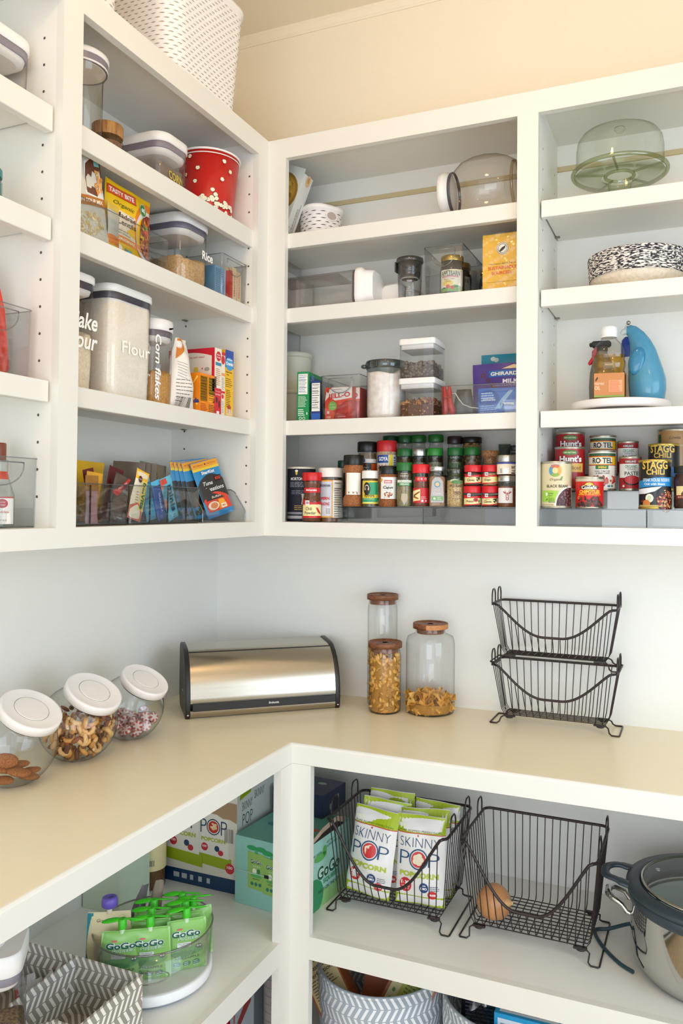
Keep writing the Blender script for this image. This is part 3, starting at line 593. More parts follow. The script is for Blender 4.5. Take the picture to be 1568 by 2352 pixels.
# ---------------- cans ----------------
def can(name, desc, x, y, z, r, h, base, deco, grp=None, rim='#b9b2a0', top=True, off=0):
    t = T(name, desc, 'can', (x, y, z), 0, grp); m = col(rim, .3, .85); lb = col(base, .32)
    b = B(); b.lathe([(r*.96, 0), (r*1.0, .001), (r*1.0, .0035), (r*.975, .005), (r*.975, .0058)], m, 36, True, False)
    b.lathe([(r*.975, h-.0058), (r*.975, h-.005), (r, h-.0035), (r, h-.0003), (r*.97, h), (r*.94, h-.0005), (r*.92, h-.004), (r*.5, h-.0042)], m, 36, False, True); b.obj('can_rims', t)
    B().lathe([(r*.972, .0057), (r*.972, h-.0057)], lb, 36, False, False).obj('wrapper', t)
    d = D(cyl(r*.972+.0002, toward(x, y, off)), .004); deco(d, r, h); d.obj(t); return t
def d_bb(d, r, h):
    cs = ['#d4633c', '#4f93b8', '#87a93e', '#e3a24a']
    for k in range(4): d.ring(-.003, h*.80, .0075, .0148, cs[k], 2, 10, k*1.571+.8, (k+1)*1.571+.8)
    d.ell(-.003, h*.80, .0065, .0065, '#f1c98a', 3); d.text('FULL CIRCLE', -.003, h*.915, .003, '#4f93b8', 3, .02, .02); d.text('Organic', -.001, h*.605, .0072, '#6b5a34', 3, .030, 0, .25); d.ell(.012, h*.64, .002, .005, '#6f9a32', 3, 8, -.5)
    d.text('BLACK BEANS', .003, h*.47, .0068, '#3d2c1e', 3, .053, .012); d.rect(-.040, h*.14, .004, h*.375, '#9cc544', 2); d.ell(-.024, h*.30, .003, .004, '#e8f0d8', 3); d.text('Certified', -.014, h*.315, .004, '#345a1c', 3, .014, 0, .2); d.text('Organic', -.015, h*.265, .004, '#345a1c', 3, .012, 0, .2); d.poly([(-.028, h*.16), (-.022, h*.21), (-.021, h*.18)], '#3f7a1c', 3); d.lines(-.019, h*.22, -.001, 4, .0032, '#345a1c', 3)
    P = [(.0, .006)]+[(.034-.036*math.cos(a), .006+.046*math.sin(a)) for a in [i*math.pi/2/10 for i in range(11)]]+[(.042, .006)]
    d.poly([(.034-.038*math.cos(i*math.pi/24), .006+.047*math.sin(i*math.pi/24)) for i in range(13)]+[(.042, .053), (.042, .006)], '#f4eee2', 2.4)
    d.poly([(.034-.0345*math.cos(i*math.pi/24), .006+.043*math.sin(i*math.pi/24)) for i in range(13)]+[(.042, .049), (.042, .006)], '#3a1c1c', 2.8)
    R = random.Random(3)
    for i in range(90):
        u, v = R.uniform(.002, .041), R.uniform(.008, .048)
        if ((u-.034)/.033)**2+((v-.006)/.041)**2 < 1 or (u > .034 and v < .046): d.ell(u, v, .0028, .002, R.choice(['#4a2426', '#5a2c2e', '#6f3a38', '#381a1c', '#8a5450']), 3.2+.01*i, 7, R.uniform(0, 3))
    d.text('NET WT 15.5 OZ (439g)', -.022, h*.075, .0026, '#3d2c1e', 3, .03)
can('soup_can', 'tan black beans can standing in the front row at the left', .7695, .062, A1, .0368, .1120, '#d9cba4', d_bb, 'front row food cans')
def d_chip(d, r, h):
    d.rect(-.045, .005, .045, h*.84, '#cf1f1a', 1, 2); R = random.Random(5)
    for c, s in (('#1a1410', 1.0), ('#e2b32a', .88)): d.ell(-.001, h*.66, .0225*s, .0065*s, c, 3+(1-s)*8); d.ell(-.001, h*.71, .012*s, .009*s, c, 3+(1-s)*8)
    d.ell(-.001, h*.66, .0195, .0045, '#1a1410', 4.4); d.text('La', -.001, h*.745, .0062, '#f6f0e0', 6, .008, .02); d.text('Costeña', -.001, h*.66, .0085, '#f6f0e0', 6, .034, .03)
    d.text('CHIPOTLES', 0, h*.52, .0082, '#f2c230', 4, .049, .05); d.text('PEPPERS IN ADOBO SAUCE', 0, h*.435, .0036, '#f2c230', 4, .054, .02)
    for cx, w in ((-.014, .017), (.014, .018)):
        for i in range(46):
            a = R.uniform(-1, 1); d.ell(cx+a*w, .006+R.uniform(0, 1)*h*.30*(1-a*a*.8), .0035, .0022, R.choice(['#3b211b', '#4e2c22', '#5e382b', '#2c1713']), 4+.01*i, 7, R.uniform(0, 3))
    d.ring(-.027, h*.34, .0018, .0036, '#e8a05a', 4, 10)
can('soup_can', 'short red chipotle peppers can in front, half covering the tomato can', .8470, .062, A1, .0330, .0755, '#c9bea6', d_chip, 'front row food cans')
def d_stagg(d, r, h, small=False):
    d.text('STAGG', 0, h*.885, .019, '#dcb54c', 4, .058, .03, line='#4a3a14'); d.text('CHILI', .001, h*.745, .0125, '#dcb54c', 4, .040, .03)
    if small: d.rect(-.04, h*.3, .04, h*.5, '#1f6fb0', 3); return
    d.poly([(-.045, h*.42), (-.045, h*.56), (0, h*.635), (.045, h*.645), (.045, h*.46), (0, h*.46)], '#1f86c6', 3); d.text('STEAK HOUSE RESERVE', .004, h*.585, .0072, '#f0f2f4', 5, .062, .01); d.text('Chili with Beans', -.001, h*.505, .0052, '#e8f2fa', 5, .046, .02)
    d.poly([(-.045, h*.30), (-.045, h*.40), (.015, h*.455), (.0, h*.36), (-.02, h*.31)], '#e6eaf0', 4); d.ell(-.012, h*.22, .009, .010, '#efe6da', 5); d.ell(-.012, h*.22, .005, .006, '#c9d2b0', 5.4); d.ell(-.019, h*.11, .009, .009, '#c87a3a', 5.6); d.poly([(-.036, h*.16), (-.024, h*.2), (-.028, h*.13)], '#7a1e16', 5)
    d.ell(.026, h*.20, .024, .030, '#1a1214', 5); d.blobs(.026, h*.19, .0225, .027, 110, ['#b0492c', '#8a2e1c', '#cf8a52', '#d9a36a', '#6a2416'], .003, 5.4, 7)
    d.rect(-.04, .0055, .04, .0095, '#b9a35a', 6)
can('soup_can', 'black and gold chili can with a blue band in the front row', .9935, .062, A1, .0366, .1130, '#1a1a1c', d_stagg, 'front row food cans', '#cdb25a')
def d_sun(d, r, H): d.rect(-.03, H*.28, .03, H*.62, '#ead9a0', 1); d.rect(-.03, H*.28, .03, H*.38, '#7c2e26', 2); d.text('ALESSI', 0, H*.55, .005, '#f0e6c0', 5, .018, .03); d.ell(0, H*.55, .013, .006, '#1a1410', 4); d.blobs(0, H*.43, .02, .004, 14, ['#5a2a1c', '#3a1a12'], .003, 3); d.text('SUN DRIED TOMATOES', 0, H*.33, .0035, '#efe2c0', 4, .05); d.text('NET 7 FL OZ', 0, H*.2, .003, '#d8ccb8', 3, .022)
jar('sauce_jar', 'dark-lidded sun dried tomato jar at the right edge beside the chili can', 1.0665, .062, A1, .0340, .0980, '#2c2f2c', .014, '#4a2418', .95, [(.92, 0), (1, .07), (1, .78), (.93, .9), (.9, 1)], d_sun, None, 'jar', .96)
yD = .138
def d_hunt(d, r, h):
    d.rect(-.035, h*.42, .035, h*.62, '#e0b055', 2); d.text('diced', .014, h*.52, .009, '#5a2a14', 3, .026); d.ell(0, h*.86, .019, .0062, '#4c7a36', 2); d.text('100% NATURAL', 0, h*.86, .0042, '#e8e6b0', 3, .030, .02); d.text("Hunt's", .002, h*.72, .0155, '#f6f2ee', 4, .056, .04, line='#8e1418'); d.ell(.02, h*.18, .014, .013, '#c2332a', 3); d.ell(.02, h*.24, .004, .002, '#5a8a3a', 4)
g2 = 'stacked food cans at the back'
def stack(desc1, desc2, x, r, h, base, deco, rim='#b9b2a0', y2=.213, x2=None, y=yD):
    can('soup_can', desc1, x, y, A2, r, h, base, deco, g2, rim); can('soup_can', desc2, x2 or S(x, y, y2), y2, A3 if h > .09 else A3, r, h, base, deco, g2, rim)
stack("front one of two tall dark red tomato cans, behind the black beans", "rear one of two tall dark red tomato cans, top showing against the back panel", S(.7908, .13, yD), .0375, .1090, '#a81a1e', d_hunt, x2=.7790)
def d_rot(d, r, h):
    d.rect(-.04, h*.62, .04, h*.92, '#2c5a34', 1); d.rect(-.04, h*.62, .04, h*.855, '#c2391e', 2); d.rect(-.04, h*.64, .04, h*.835, '#ecb71f', 3); d.rect(-.04, h*.655, .024, h*.82, '#f0e8d2', 3.5); d.text('RO TEL', .0, h*.74, .0135, '#1f1712', 5, .048, .03)
    s = []; [s.append((-.0045+(.0032 if k % 2 == 0 else .0013)*math.sin(k*.6283), h*.74+(.0032 if k % 2 == 0 else .0013)*math.cos(k*.6283))) for k in range(10)]; d.poly(s, '#c22a22', 5)
    d.rect(-.04, .0058, .04, h*.62, '#f1ece2', 1); d.rect(-.016, h*.53, .014, h*.625, '#2e7a3e', 4); d.text('Mild', 0, h*.578, .0055, '#e8c42a', 6, .018, .04); d.text('DICED TOMATOES', 0, h*.48, .0036, '#1f1f1f', 4, .036, .01); d.text('& GREEN CHILIES', .001, h*.43, .0036, '#1f1f1f', 4, .032, .01)
    d.blobs(-.006, h*.24, .022, .014, 60, ['#c2493a', '#a8322a', '#d9705a'], .004, 3, 2); d.ring(.012, h*.28, .012, .0135, '#f4efe6', 5, 14, -1.6, 1.4); d.blobs(.026, h*.26, .008, .010, 10, ['#c23a2a', '#d2604a'], .005, 4); d.rect(.012, h*.09, .019, h*.14, '#4a8a9a', 5); d.ell(.024, h*.12, .003, .003, '#5a8a4a', 5); d.lines(.034, h*.92, .038, 20, .0045, '#333333', 5, .7)
stack('yellow and green diced tomato can with green chilies, front of two', 'yellow and green diced tomato can at the back, top half visible', S(.8687, .13, yD), .0335, .0990, '#f1ece2', d_rot, x2=.8610)
def d_kir(d, r, h):
    d.rect(-.03, h*.66, .03, h*.93, '#a81e28', 1); d.rect(-.012, h*.80, .014, h*.88, '#74141c', 2); d.text('KIRKLAND', .001, h*.84, .0048, '#f2f0ea', 4, .024, .02); d.rect(-.03, h*.38, .03, h*.78, '#eceae6', 3); d.text('ORGANIC', .002, h*.70, .0075, '#3a8a54', 5, .027, .01); d.text('TOMATO', .002, h*.615, .005, '#444444', 5, .019, 0); d.text('PASTE', .003, h*.50, .0095, '#1c1c1c', 5, .032, .01)
    d.rect(-.03, .0058, .03, h*.38, '#a81e28', 1); d.ell(.004, h*.30, .020, .012, '#2c1214', 3); d.ell(.004, h*.32, .0175, .010, '#c2343a', 4); d.ell(-.016, h*.14, .003, .003, '#e8e4dc', 4)
stack('small tomato paste can with a red and white label, front of two', 'small tomato paste can with a red and white label, rear of two', S(.9338, .13, yD), .0265, .0835, '#a81e28', d_kir, x2=.9215)
can('soup_can', 'black and gold chili can standing behind the blue-banded chili can', S(1.0085, .2, .165)-.001, .152, A2, .0368, .1130, '#1a1a1c', lambda d, r, h: d_stagg(d, r, h, True), g2, '#cdb25a', off=-.12)
def d_len(d, r, h): d.rect(-.045, h*.6, -.034, h*.88, '#1f5a34', 2); d.text('Lowes', .002, h*.80, .008, '#5a4a24', 3, .026, 0, .3); d.text('SIMPLY SERVE', .004, h*.62, .005, '#e8dcb8', 3, .04)
can('soup_can', 'brown kraft-label can on the back riser at the far right', 1.030, .225, A3, .0400, .1110, '#b98a54', d_len, g2)
# ---------------- right cabinet, third shelf ----------------
R3, R2, R1 = RS
WLID = col('#eeebe9', .35)
def tub(z, desc):
    t = T('plastic_tub', desc, 'tub', (-.026, .205, z), 0, 'cream plastic tubs stacked in the corner'); m = col('#dcd8c4', .5)
    B().loft([(circ(.044), 0), (circ(.052), .078), (circ(.052), .095)], m).obj('body', t); B().loft([(circ(.0520), .094), (circ(.056), .096), (circ(.055), .108), (circ(.052), .109)], m).obj('lid', t)
tub(R3, 'cream round tub in the corner, lower of the two stacked'); tub(R3+.1092, 'cream round tub in the corner, upper of the two stacked')
def carton(name, desc, cat, loc, rot, w, d, h, c, faces=(), grp=None, tilt=None, top=None, parts=None):
    """box with its base centre at loc; faces: (side, fn) sides f,b,r,l,t ; fn(D) in coordinates from the lower left"""
    t = T(name, desc, cat, loc, rot if tilt is None else (tilt[0], tilt[1], rot), grp)
    b = B(); b.box(-w/2, -d/2, 0, w/2, d/2, h, col(c, .42), .0008); b.obj('box', t)
    F = {'f': ((-w/2, -d/2, 0), (1, 0, 0), (0, 0, 1)), 'b': ((w/2, d/2, 0), (-1, 0, 0), (0, 0, 1)), 'r': ((w/2, -d/2, 0), (0, 1, 0), (0, 0, 1)), 'l': ((-w/2, d/2, 0), (0, -1, 0), (0, 0, 1)), 't': ((-w/2, -d/2, h), (1, 0, 0), (0, 1, 0))}
    if faces and isinstance(faces[0], str): faces = (faces,)
    for k, fn in faces: d_ = D(plane(*F[k])); fn(d_); d_.obj(t, 'printed_panel')
    return t
def nutri(d, u0, v0, u1, v1, title='Nutrition Facts', fg='#222222', bg='#f4f2ec', n=9):
    w, h = u1-u0, v1-v0
    if bg: d.rect(u0, v0, u1, v1, bg, 1)
    d.text(title, u0+w*.48, v1-h*.06, h*.045, fg, 3, w*.82, .02)
    for k in (.14, .3, .66, .9): d.rect(u0+w*.06, v1-h*k-.0008, u1-w*.06, v1-h*k, fg, 2)
    d.lines(u0+w*.06, v1-h*.18, u1-w*.06, n, h*.75/n, fg, 2, .28)
def f_green(d): nutri(d, .004, .075, .031, .131, fg='#274a8a'); d.lines(.004, .070, .031, 9, .0035, '#d8ead8', 2, .4); d.lines(.004, .034, .024, 4, .005, '#e8f4e8', 2, .5); d.ring(.011, .009, .003, .0045, '#e8f4e8', 3, 8); d.ring(.021, .009, .003, .0045, '#e8f4e8', 3, 8); d.ell(.030, .022, .0015, .004, '#e8f4e8', 3)
def f_cream(d): d.rect(.008, .085, .095, .125, '#22467e', 1); d.ell(.028, .123, .01, .008, '#4a86b8', 2); d.lines(.012, .115, .08, 6, .005, '#c8d4e4', 3, .4); d.lines(.012, .078, .08, 8, .0045, '#9a9a98', 2, .35); d.ell(.045, .022, .038, .026, '#6d6762', 2); d.ell(.045, .024, .032, .020, '#e8e4dc', 3); d.ell(.045, .026, .022, .014, '#6b2a18', 4)
carton('pudding_box', 'green pudding mix box standing at the left of the third shelf', 'box', (.0795, .108, R3), .09, .0345, .110, .137, '#0f8a4a', (('f', f_green), ('r', f_cream)), top=1)
bx = carton('pudding_box', 'thin white and blue pudding mix box squeezed beside the clear bin', 'box', (.1195, .103, R3), .03, .0265, .085, .112, '#22407e', (('f', lambda d: (nutri(d, .001, .028, .0255, .105, 'Nutrition'), d.rect(0, 0, .0265, .022, '#2f5fb8', 1))), ('r', lambda d: d.rect(0, 0, .085, .112, '#23303f', 1))))
def openbin(name, desc, loc, w, d, h, grp=None, slot=True, rot=0, cat='bin', tap=.006, slotside='f'):
    """clear open-top bin, front at local y=0, base left corner at origin"""
    t = T(name, desc, cat, loc, rot, grp); a = ACR(); k = .0022; r = .006; cx, cy = w/2, d/2
    L = [(rrect(w-tap*1.5, d-tap*1.5, r, 3, cx, cy), 0), (rrect(w-tap, d-tap, r, 3, cx, cy), .003), (rrect(w, d, r, 3, cx, cy), h-.001), (rrect(w-.001, d-.001, r, 3, cx, cy), h), (rrect(w-2*k, d-2*k, r-.002, 3, cx, cy), h), (rrect(w-tap-2*k, d-tap-2*k, r-.002, 3, cx, cy), .003)]
    b = B(); b.loft(L, a); b.obj('body', t)
    e = clear('#d6dade', '#6f777c', .18, .5, .05, 'acrylic_edge')
    b = B(); b.tube([(x, y, h-.0005) for x, y in rrect(w-.001, d-.001, r, 3, cx, cy)], .0012, e, 5, True); b.obj('rim', t)
    b = B(); b.tube([(x, y, .0018) for x, y in rrect(w-tap*1.3, d-tap*1.3, r, 3, cx, cy)], .0012, e, 5, True); b.obj('base_edge', t)
    if slot:
        hw = min(w, d if slotside != 'f' else w)*.30; z1, z0 = h*.93, h*.60
        P = [(-hw, z1), (hw, z1), (hw, z1-.006)]+[(hw*math.cos(a_)*1.0, (z1-.006)+(z0-z1+.006)*math.sin(a_)) for a_ in [i*math.pi/12 for i in range(1, 12)]]+[(-hw, z1-.006)]
        b = B(); b.tube([(cx+p, -.0005+tap*.25, z) for p, z in P], .0013, e, 5, True)
        b.obj('handle_cutout', t)
    return t
b_ = openbin('storage_bin', 'clear handled bin holding red gelatin boxes on the third shelf', (.1415, .046, R3), .1165, .20, .1205, 'clear handled bins')
def f_jello(d):
    d.rect(0, 0, .081, .086, '#e2402a', 1); d.poly([(.0, .05), (.012, .062), (.03, .05), (.08, .056), (.0805, .0855), (.02, .0855), (.004, .074)], '#f3ece6', 2); d.rect(.0, .0, .03, .035, '#e0482c', 2); d.poly([(.026, .0), (.0805, .0), (.0805, .05), (.06, .048), (.05, .04), (.038, .036), (.03, .02)], '#a82320', 3); d.poly([(.034, .012), (.058, .044), (.078, .046), (.0805, .02)], '#c23a34', 4)
    d.text('JELL-O', .042, .062, .017, '#d4231f', 5, .066, .03, 0, .06); d.text('strawberry', .036, .0795, .004, '#c04a40', 5, .028, 0, .2); d.ell(.009, .076, .0035, .0045, '#c2281e', 5); d.ell(.023, .036, .0125, .0125, '#7cb84a', 6); d.text('PLAY', .023, .040, .004, '#e4f0d4', 7, .014); d.text('& LEARN', .023, .033, .0035, '#e4f0d4', 7, .015); d.rect(.005, .003, .018, .009, '#e8a090', 5); d.rect(.007, .015, .013, .022, '#e8d8d0', 5)
    d.lines(.038, .007, .07, 1, .003, '#f0c8c0', 6)
for k, (x, y, lab) in enumerate(((.1935, .0625, 'red strawberry gelatin box in front inside the clear bin'), (.2050, .0875, 'red gelatin box behind another one inside the clear bin'), (.2040, .1110, 'rearmost red gelatin box inside the clear bin'))):
    carton('gelatin_box', lab, 'box', (x, y, R3+.0032), -.02, .081, .021, .086, '#d6402c', (('f', f_jello), ('r', lambda d: d.rect(0, 0, .021, .086, '#c83a2c', 1))), 'gelatin boxes in the clear bin')
carton('pudding_box', 'dark grey packet lying at the back of the gelatin bin', 'packet', (.190, .170, R3+.0032), .1, .07, .05, .092, '#6b6468', (('f', lambda d: d.poly([(0, .06), (.03, .09), (.07, .09), (.07, .05)], '#857e80', 1)),))
# powder canister
t = T('canister', 'round clear canister of white powder with a dark translucent lid', 'canister', (.3115, .0980, R3))
P = [(.046, 0), (.0500, .005), (.0520, .014), (.0520, .138)]
B().lathe(P, GLS(), 36, True, False).obj('body', t)
W_ = speckle('white_powder', '#f6eeea', '#e6dbd6', 60, .9, .25)
R = random.Random(2); L = [(circ(.043, 36), .002), (circ(.049, 36), .007), (circ(.0507, 36), .015), (circ(.0507, 36), .112)]
ang = [2*math.pi*i/36 for i in range(36)]
top = lambda f, z0: [(.0507*f*math.cos(a), .0507*f*math.sin(a), z0+.006*math.sin(a*2+1)+.004*math.sin(a*3)) for a in ang]
b = B(); b.loft([[(x, y, l[1]) for x, y in l[0]] for l in L]+[top(1, .124), top(.7, .128), top(.3, .116)], W_); b.obj('powder', t)
dk = clear('#aab0b0', '#4a5052', .10, .5, .05, 'smoked_plastic')
b = B(); b.lathe([(.0520, .134), (.0555, .139), (.0555, .152), (.054, .156), (.05, .157), (.03, .1575)], dk, 36, False); b.obj('lid', t)
b = B(); b.ell((-.0585, -.012, .146), (.010, .008, .006), dk, 10, 6); b.obj('spout', t)
# clear cube canisters
def cube(z, desc, cm, top, n, sz, seed, fl):
    t = T('cube_canister', desc, 'canister', (.4155, .0935, z), -.0, 'stacked clear cube canisters with white lids'); w = .0945
    B().loft([(rrect(w, w, .006, 3), .0), (rrect(w, w, .006, 3), .088)], ACR(), True, False).obj('body', t)
    B().loft([(rrect(.0985, .0985, .009, 4), .0865), (rrect(.100, .100, .009, 4), .088), (rrect(.100, .100, .009, 4), .0995), (rrect(.097, .097, .008, 4), .1015)], WLID).obj('lid', t)
    B().loft([(rrect(.088, .088, .006, 3), .0745), (rrect(.0895, .0895, .006, 3), .0745), (rrect(.0895, .0895, .006, 3), .0866)], col('#e4e0de', .4)).obj('lid_collar', t)
    b = B(); R = random.Random(seed); m = [col(c, .55) for c in cm]; h0 = w/2-sz*1.1
    b.loft([(rrect(w-.005, w-.005, .005, 3), .002), (rrect(w-.005, w-.005, .005, 3), top*.72)], col(fl, .8))
    for i in range(n):
        x = R.uniform(-1, 1)*h0; y = R.uniform(-1, 1)*h0; zz = R.uniform(.1, 1)*top
        if R.random() < .62:
            if R.random() < .6: y = -h0
            else: x = h0
        else: zz = top*R.uniform(.75, 1.08)
        q = Euler((R.uniform(0, 3), R.uniform(0, 3), R.uniform(0, 3))).to_matrix(); 
        if 'chip' in desc: b.ell((x, y, zz), (sz, sz, sz*.8), R.choice(m), 7, 4)
        else: b.ell((x, y, zz), (sz*1.3, sz*.5, sz*.42), R.choice(m), 6, 4, q)
    b.obj('contents', t, kind='stuff')
cube(R3, 'clear cube canister of chopped pecans, lower of the two stacked', ['#8a5430', '#a87244', '#6b3c20', '#c99862', '#7a4626'], .046, 330, .0062, 4, '#5b3318')
cube(R3+.1018, 'clear cube canister of chocolate chips, upper of the two stacked', ['#6d6058', '#5f534c', '#786c64'], .040, 190, .0058, 5, '#4d423b')
# long tray with chocolate bags
openbin('storage_bin', 'long low clear bin holding chocolate bags and a red clip', (.4790, .046, R3), .2100, .205, .0760, 'clear handled bins', slot=False, cat='bin')
def pouch(name, desc, cat, loc, rot, w, h, th, c, deco=None, grp=None, seal=.0, wav=.0015, seed=1, backc=None, topw=1.0, rc=None, sm=.35):
    t = T(name, desc, cat, loc, rot, grp); R = random.Random(seed); ph = [R.uniform(0, 6) for _ in range(4)]
    def W(v): return 1+(topw-1)*v/h
    def F(u, v, h_=0, s=-1):
        x = u/(w/2); y = v/h; k = max(0, 1-x*x)**.5*max(0, math.sin(math.pi*min(1, max(0, y))**.8))**.55 if th else 0
        wv = wav*(math.sin(u*70+ph[0]+v*30)+.7*math.sin(v*90+ph[1]-u*40))*(1-abs(x)*.3)
        return (u*W(v), s*(th/2*k+h_)+wv, v)
    b = B(); nu, nv = 14, 16; m = col(c, sm)
    b.grid(lambda a, e: F((a-.5)*w, e*h), nu, nv, m); b.grid(lambda a, e: F((a-.5)*w, e*h, 0, 1), nu, nv, col(backc or c, sm), flip=True); b.obj('bag', t)
    if deco: d = D(lambda u, v, hh: F(u, v, hh+.0002), w/14); deco(d, w, h); d.obj(t)
    return t
def d_ghir(d, w, h):
    d.rect(-w*.22, h*.74, w*.48, h*.865, '#1c62ac', 1); d.text('GHIRARDELLI', w*.13, h*.80, h*.072, '#f1ede4', 3, w*.63, .03); d.poly([(-.0, h*.89), (.03, h*.97), (.06, h*.89)], '#e0c89a', 2)
    d.text('MILK', w*.16, h*.655, h*.075, '#ece4f0', 3, w*.26, .03); d.text('CHOCOLATE FLAVORED', w*.16, h*.575, h*.032, '#c8b8d4', 3, w*.6)
    for k in range(3): d.ring(-w*.32+k*w*.09, h*(.78-k*.09), .003, .006, '#5a2c24', 2, 10)
    d.ell(-w*.12, h*.52, .009, .006, '#6d3824', 2); d.ell(w*.47, h*.60, .007, .007, '#6d3824', 2)
pouch('chocolate_bag', 'teal chocolate bag standing at the back of the long clear bin', 'bag', (.6150, .175, R3+.003), .0, .125, .170, .012, '#1f86a0', lambda d, w, h: (d.ell(-w*.24, h*.93, .007, .006, '#c8cec8', 2), d.ell(-w*.17, h*.91, .007, .006, '#b8c2bc', 2)), 'chocolate bags in the long bin', topw=1)
pouch('chocolate_bag', 'purple milk chocolate bag in the long clear bin', 'bag', (.6190, .130, R3+.003), -.05, .150, .138, .016, '#4b3488', d_ghir, 'chocolate bags in the long bin', seed=3, topw=1.05)
def d_blue(d, w, h): d.ell(-w*.22, h*.62, w*.28, h*.30, '#1c4fa8', 1, 18); d.lines(-w*.42, h*.82, -w*.02, 4, .006, '#cfdcf2', 2, .4); d.text('BAKING', -w*.2, h*.58, .006, '#e8eef8', 3, w*.3); d.lines(-w*.45, h*.34, w*.05, 4, .005, '#aac0e8', 2, .4); d.bars(w*.14, h*.02, w*.42, h*.42, 2, 14, 2); d.poly([(-w*.05, h*.2), (w*.12, h*.6), (w*.3, h*.9), (w*.4, h*.9), (w*.18, h*.45), (w*.1, h*.2)], '#9cc4ea', 1)
pouch('chocolate_bag', 'bright blue baking bag in front inside the long clear bin', 'bag', (.6200, .080, R3+.003), 0, .100, .067, .014, '#2f6fd0', d_blue, 'chocolate bags in the long bin', seed=5)
t = T('bag_clip', 'red plastic bag clip standing in the long clear bin', 'clip', (.4900, .078, R3+.003)); b = B()
for s, x in ((0, -.006), (1, .007)): b.tube([(x-.003, 0, .078), (x-.002, 0, .06), (x, 0, .035), (x+.006*s, 0, .012), (x+.004*s, 0, .004)], [.0035, .006, .007, .009, .006], col('#c8201e', .35), 10); b.obj('arm', t); b = B()
B().tube([(-.009, -.004, .045), (.011, -.004, .05)], .0035, col('#a81a18', .35), 8).obj('spring_band', t)
t = pouch('spice_packet', 'crumpled grey pouch with a thin white cord inside the long clear bin', 'pouch', (.5240, .110, R3+.003), .2, .062, .072, .018, '#4c4a48', None, None, seed=8, wav=.003, topw=.6)
B().tube([(-.03, -.016, .060), (-.02, -.018, .059), (-.012, -.02, .045), (0, -.021, .03), (.02, -.02, .022), (.045, -.018, .02)], .0014, col('#e6e2dc', .5), 6).obj('cord', t)
# ---------------- right cabinet, second shelf ----------------
t = T('storage_canister', 'tall clear canister with a white lid lying on its side on the second shelf', 'canister', (0, 0, R2)); pl = clear('#fbfaf9', '#b3adab', .06, .45, .04, 'tinted_plastic')
def xloft(b, S_, m, y0, z0, c0=True, c1=True): b.loft([[(x, y0+p, z0+q) for p, q in l] for l, x in S_], m, c0, c1)
b = B(); xloft(b, [(rrect(.088, .088, .018, 4), -.02), (rrect(.094, .094, .020, 4), -.01), (rrect(.099, .099, .022, 4), .232)], pl, .095, .0505, True, False); b.obj('body', t)
b = B(); xloft(b, [(rrect(.090, .006, .003, 2), .0), (rrect(.090, .006, .003, 2), .19)], pl, .095, .088); b.obj('side_groove', t)
b = B(); xloft(b, [(rrect(.099, .099, .022, 4), .2325), (rrect(.099, .099, .022, 4), .240)], col('#5b4f52', .5), .095, .0505); b.obj('gasket', t)
b = B(); xloft(b, [(rrect(.103, .103, .024, 4), .240), (rrect(.104, .104, .024, 4), .242), (rrect(.104, .104, .024, 4), .255), (rrect(.090, .090, .022, 4), .262), (rrect(.086, .086, .022, 4), .285), (rrect(.080, .080, .02, 4), .288)], WLID, .095, .0525); b.obj('lid', t)
t = T('storage_canister', 'small clear canister lying with its white lid turned to the room on the second shelf', 'canister', (.3230, .150, R2), -.25)
b = B(); b.loft([[(p, y, .034+q) for p, q in rrect(.066, .066, .014, 4)] for y in (-.008, .08)], pl, False, True); b.obj('body', t)
b = B(); b.loft([[(p, y, .0345+q) for p, q in rrect(.066, .066, .014, 4)] for y in (-.008, -.016)], col('#57505a', .5)); b.obj('gasket', t)
b = B(); b.loft([[(p, y, .0345+q) for p, q in rrect(w, w, .014, 4)] for w, y in ((.069, -.016), (.069, -.028), (.060, -.032), (.058, -.034))], WLID); b.obj('lid', t)
t = T('plastic_box', 'white box mostly hidden behind the lying canister in the corner', 'box', (-.075, .195, R2)); B().box(-.06, -.05, 0, .092, .05, .12, col('#e3dfdb', .5), .006).loft([(rrect(.150, .1, .02), .12), (rrect(.1, .06, .02), .150)], col('#e3dfdb', .5)).obj('body', t)
# shaker cup
t = T('shaker_cup', 'clear measuring cup with a smoky plug lid and side clip', 'cup', (.3770, .098, R2))
B().loft([(circ(.0300), 0), (circ(.0335), .112), (circ(.0320), .112), (circ(.0285), .003)], clear('#fafafa', '#a0a0a6', .06, .5, .03, 'tinted_clear')).obj('body', t)
b = B(); b.lathe([(.020, .066), (.026, .070), (.0285, .082), (.030, .108), (.0355, .110), (.0365, .114), (.0355, .121), (.030, .122)], clear('#b5b1ae', '#6a6462', .1, .5, .06, 'smoked_plastic_lid'), 32); b.obj('lid', t)
B().lathe([(.019, .0665), (.0235, .0675), (.024, .072)], col('#e8e0da', .4), 24).obj('seal', t)
B().box(-.0395, -.012, .088, -.0350, .006, .116, col('#3c3835', .4), .002).obj('clip', t)
d = D(cyl(lambda z: interp([(.0300, 0), (.0335, .112)], z), toward(.377, .098)), .004)
for z, s in ((.055, '1 CUP'), (.030, '1/2 CUP')): d.rect(-.008, z-.003, .006, z+.003, '#77767a', 1); d.text(s, -.001, z, .0035, '#e4e2e4', 3, .011); d.rect(-.016, z-.0004, .018, z+.0004, '#8a898c', 1)
d.obj(t, 'markings')
openbin('storage_bin', 'tall clear handled bin holding jelly jars on the second shelf', (.4310, .052, R2), .1050, .20, .1320, 'clear handled bins')
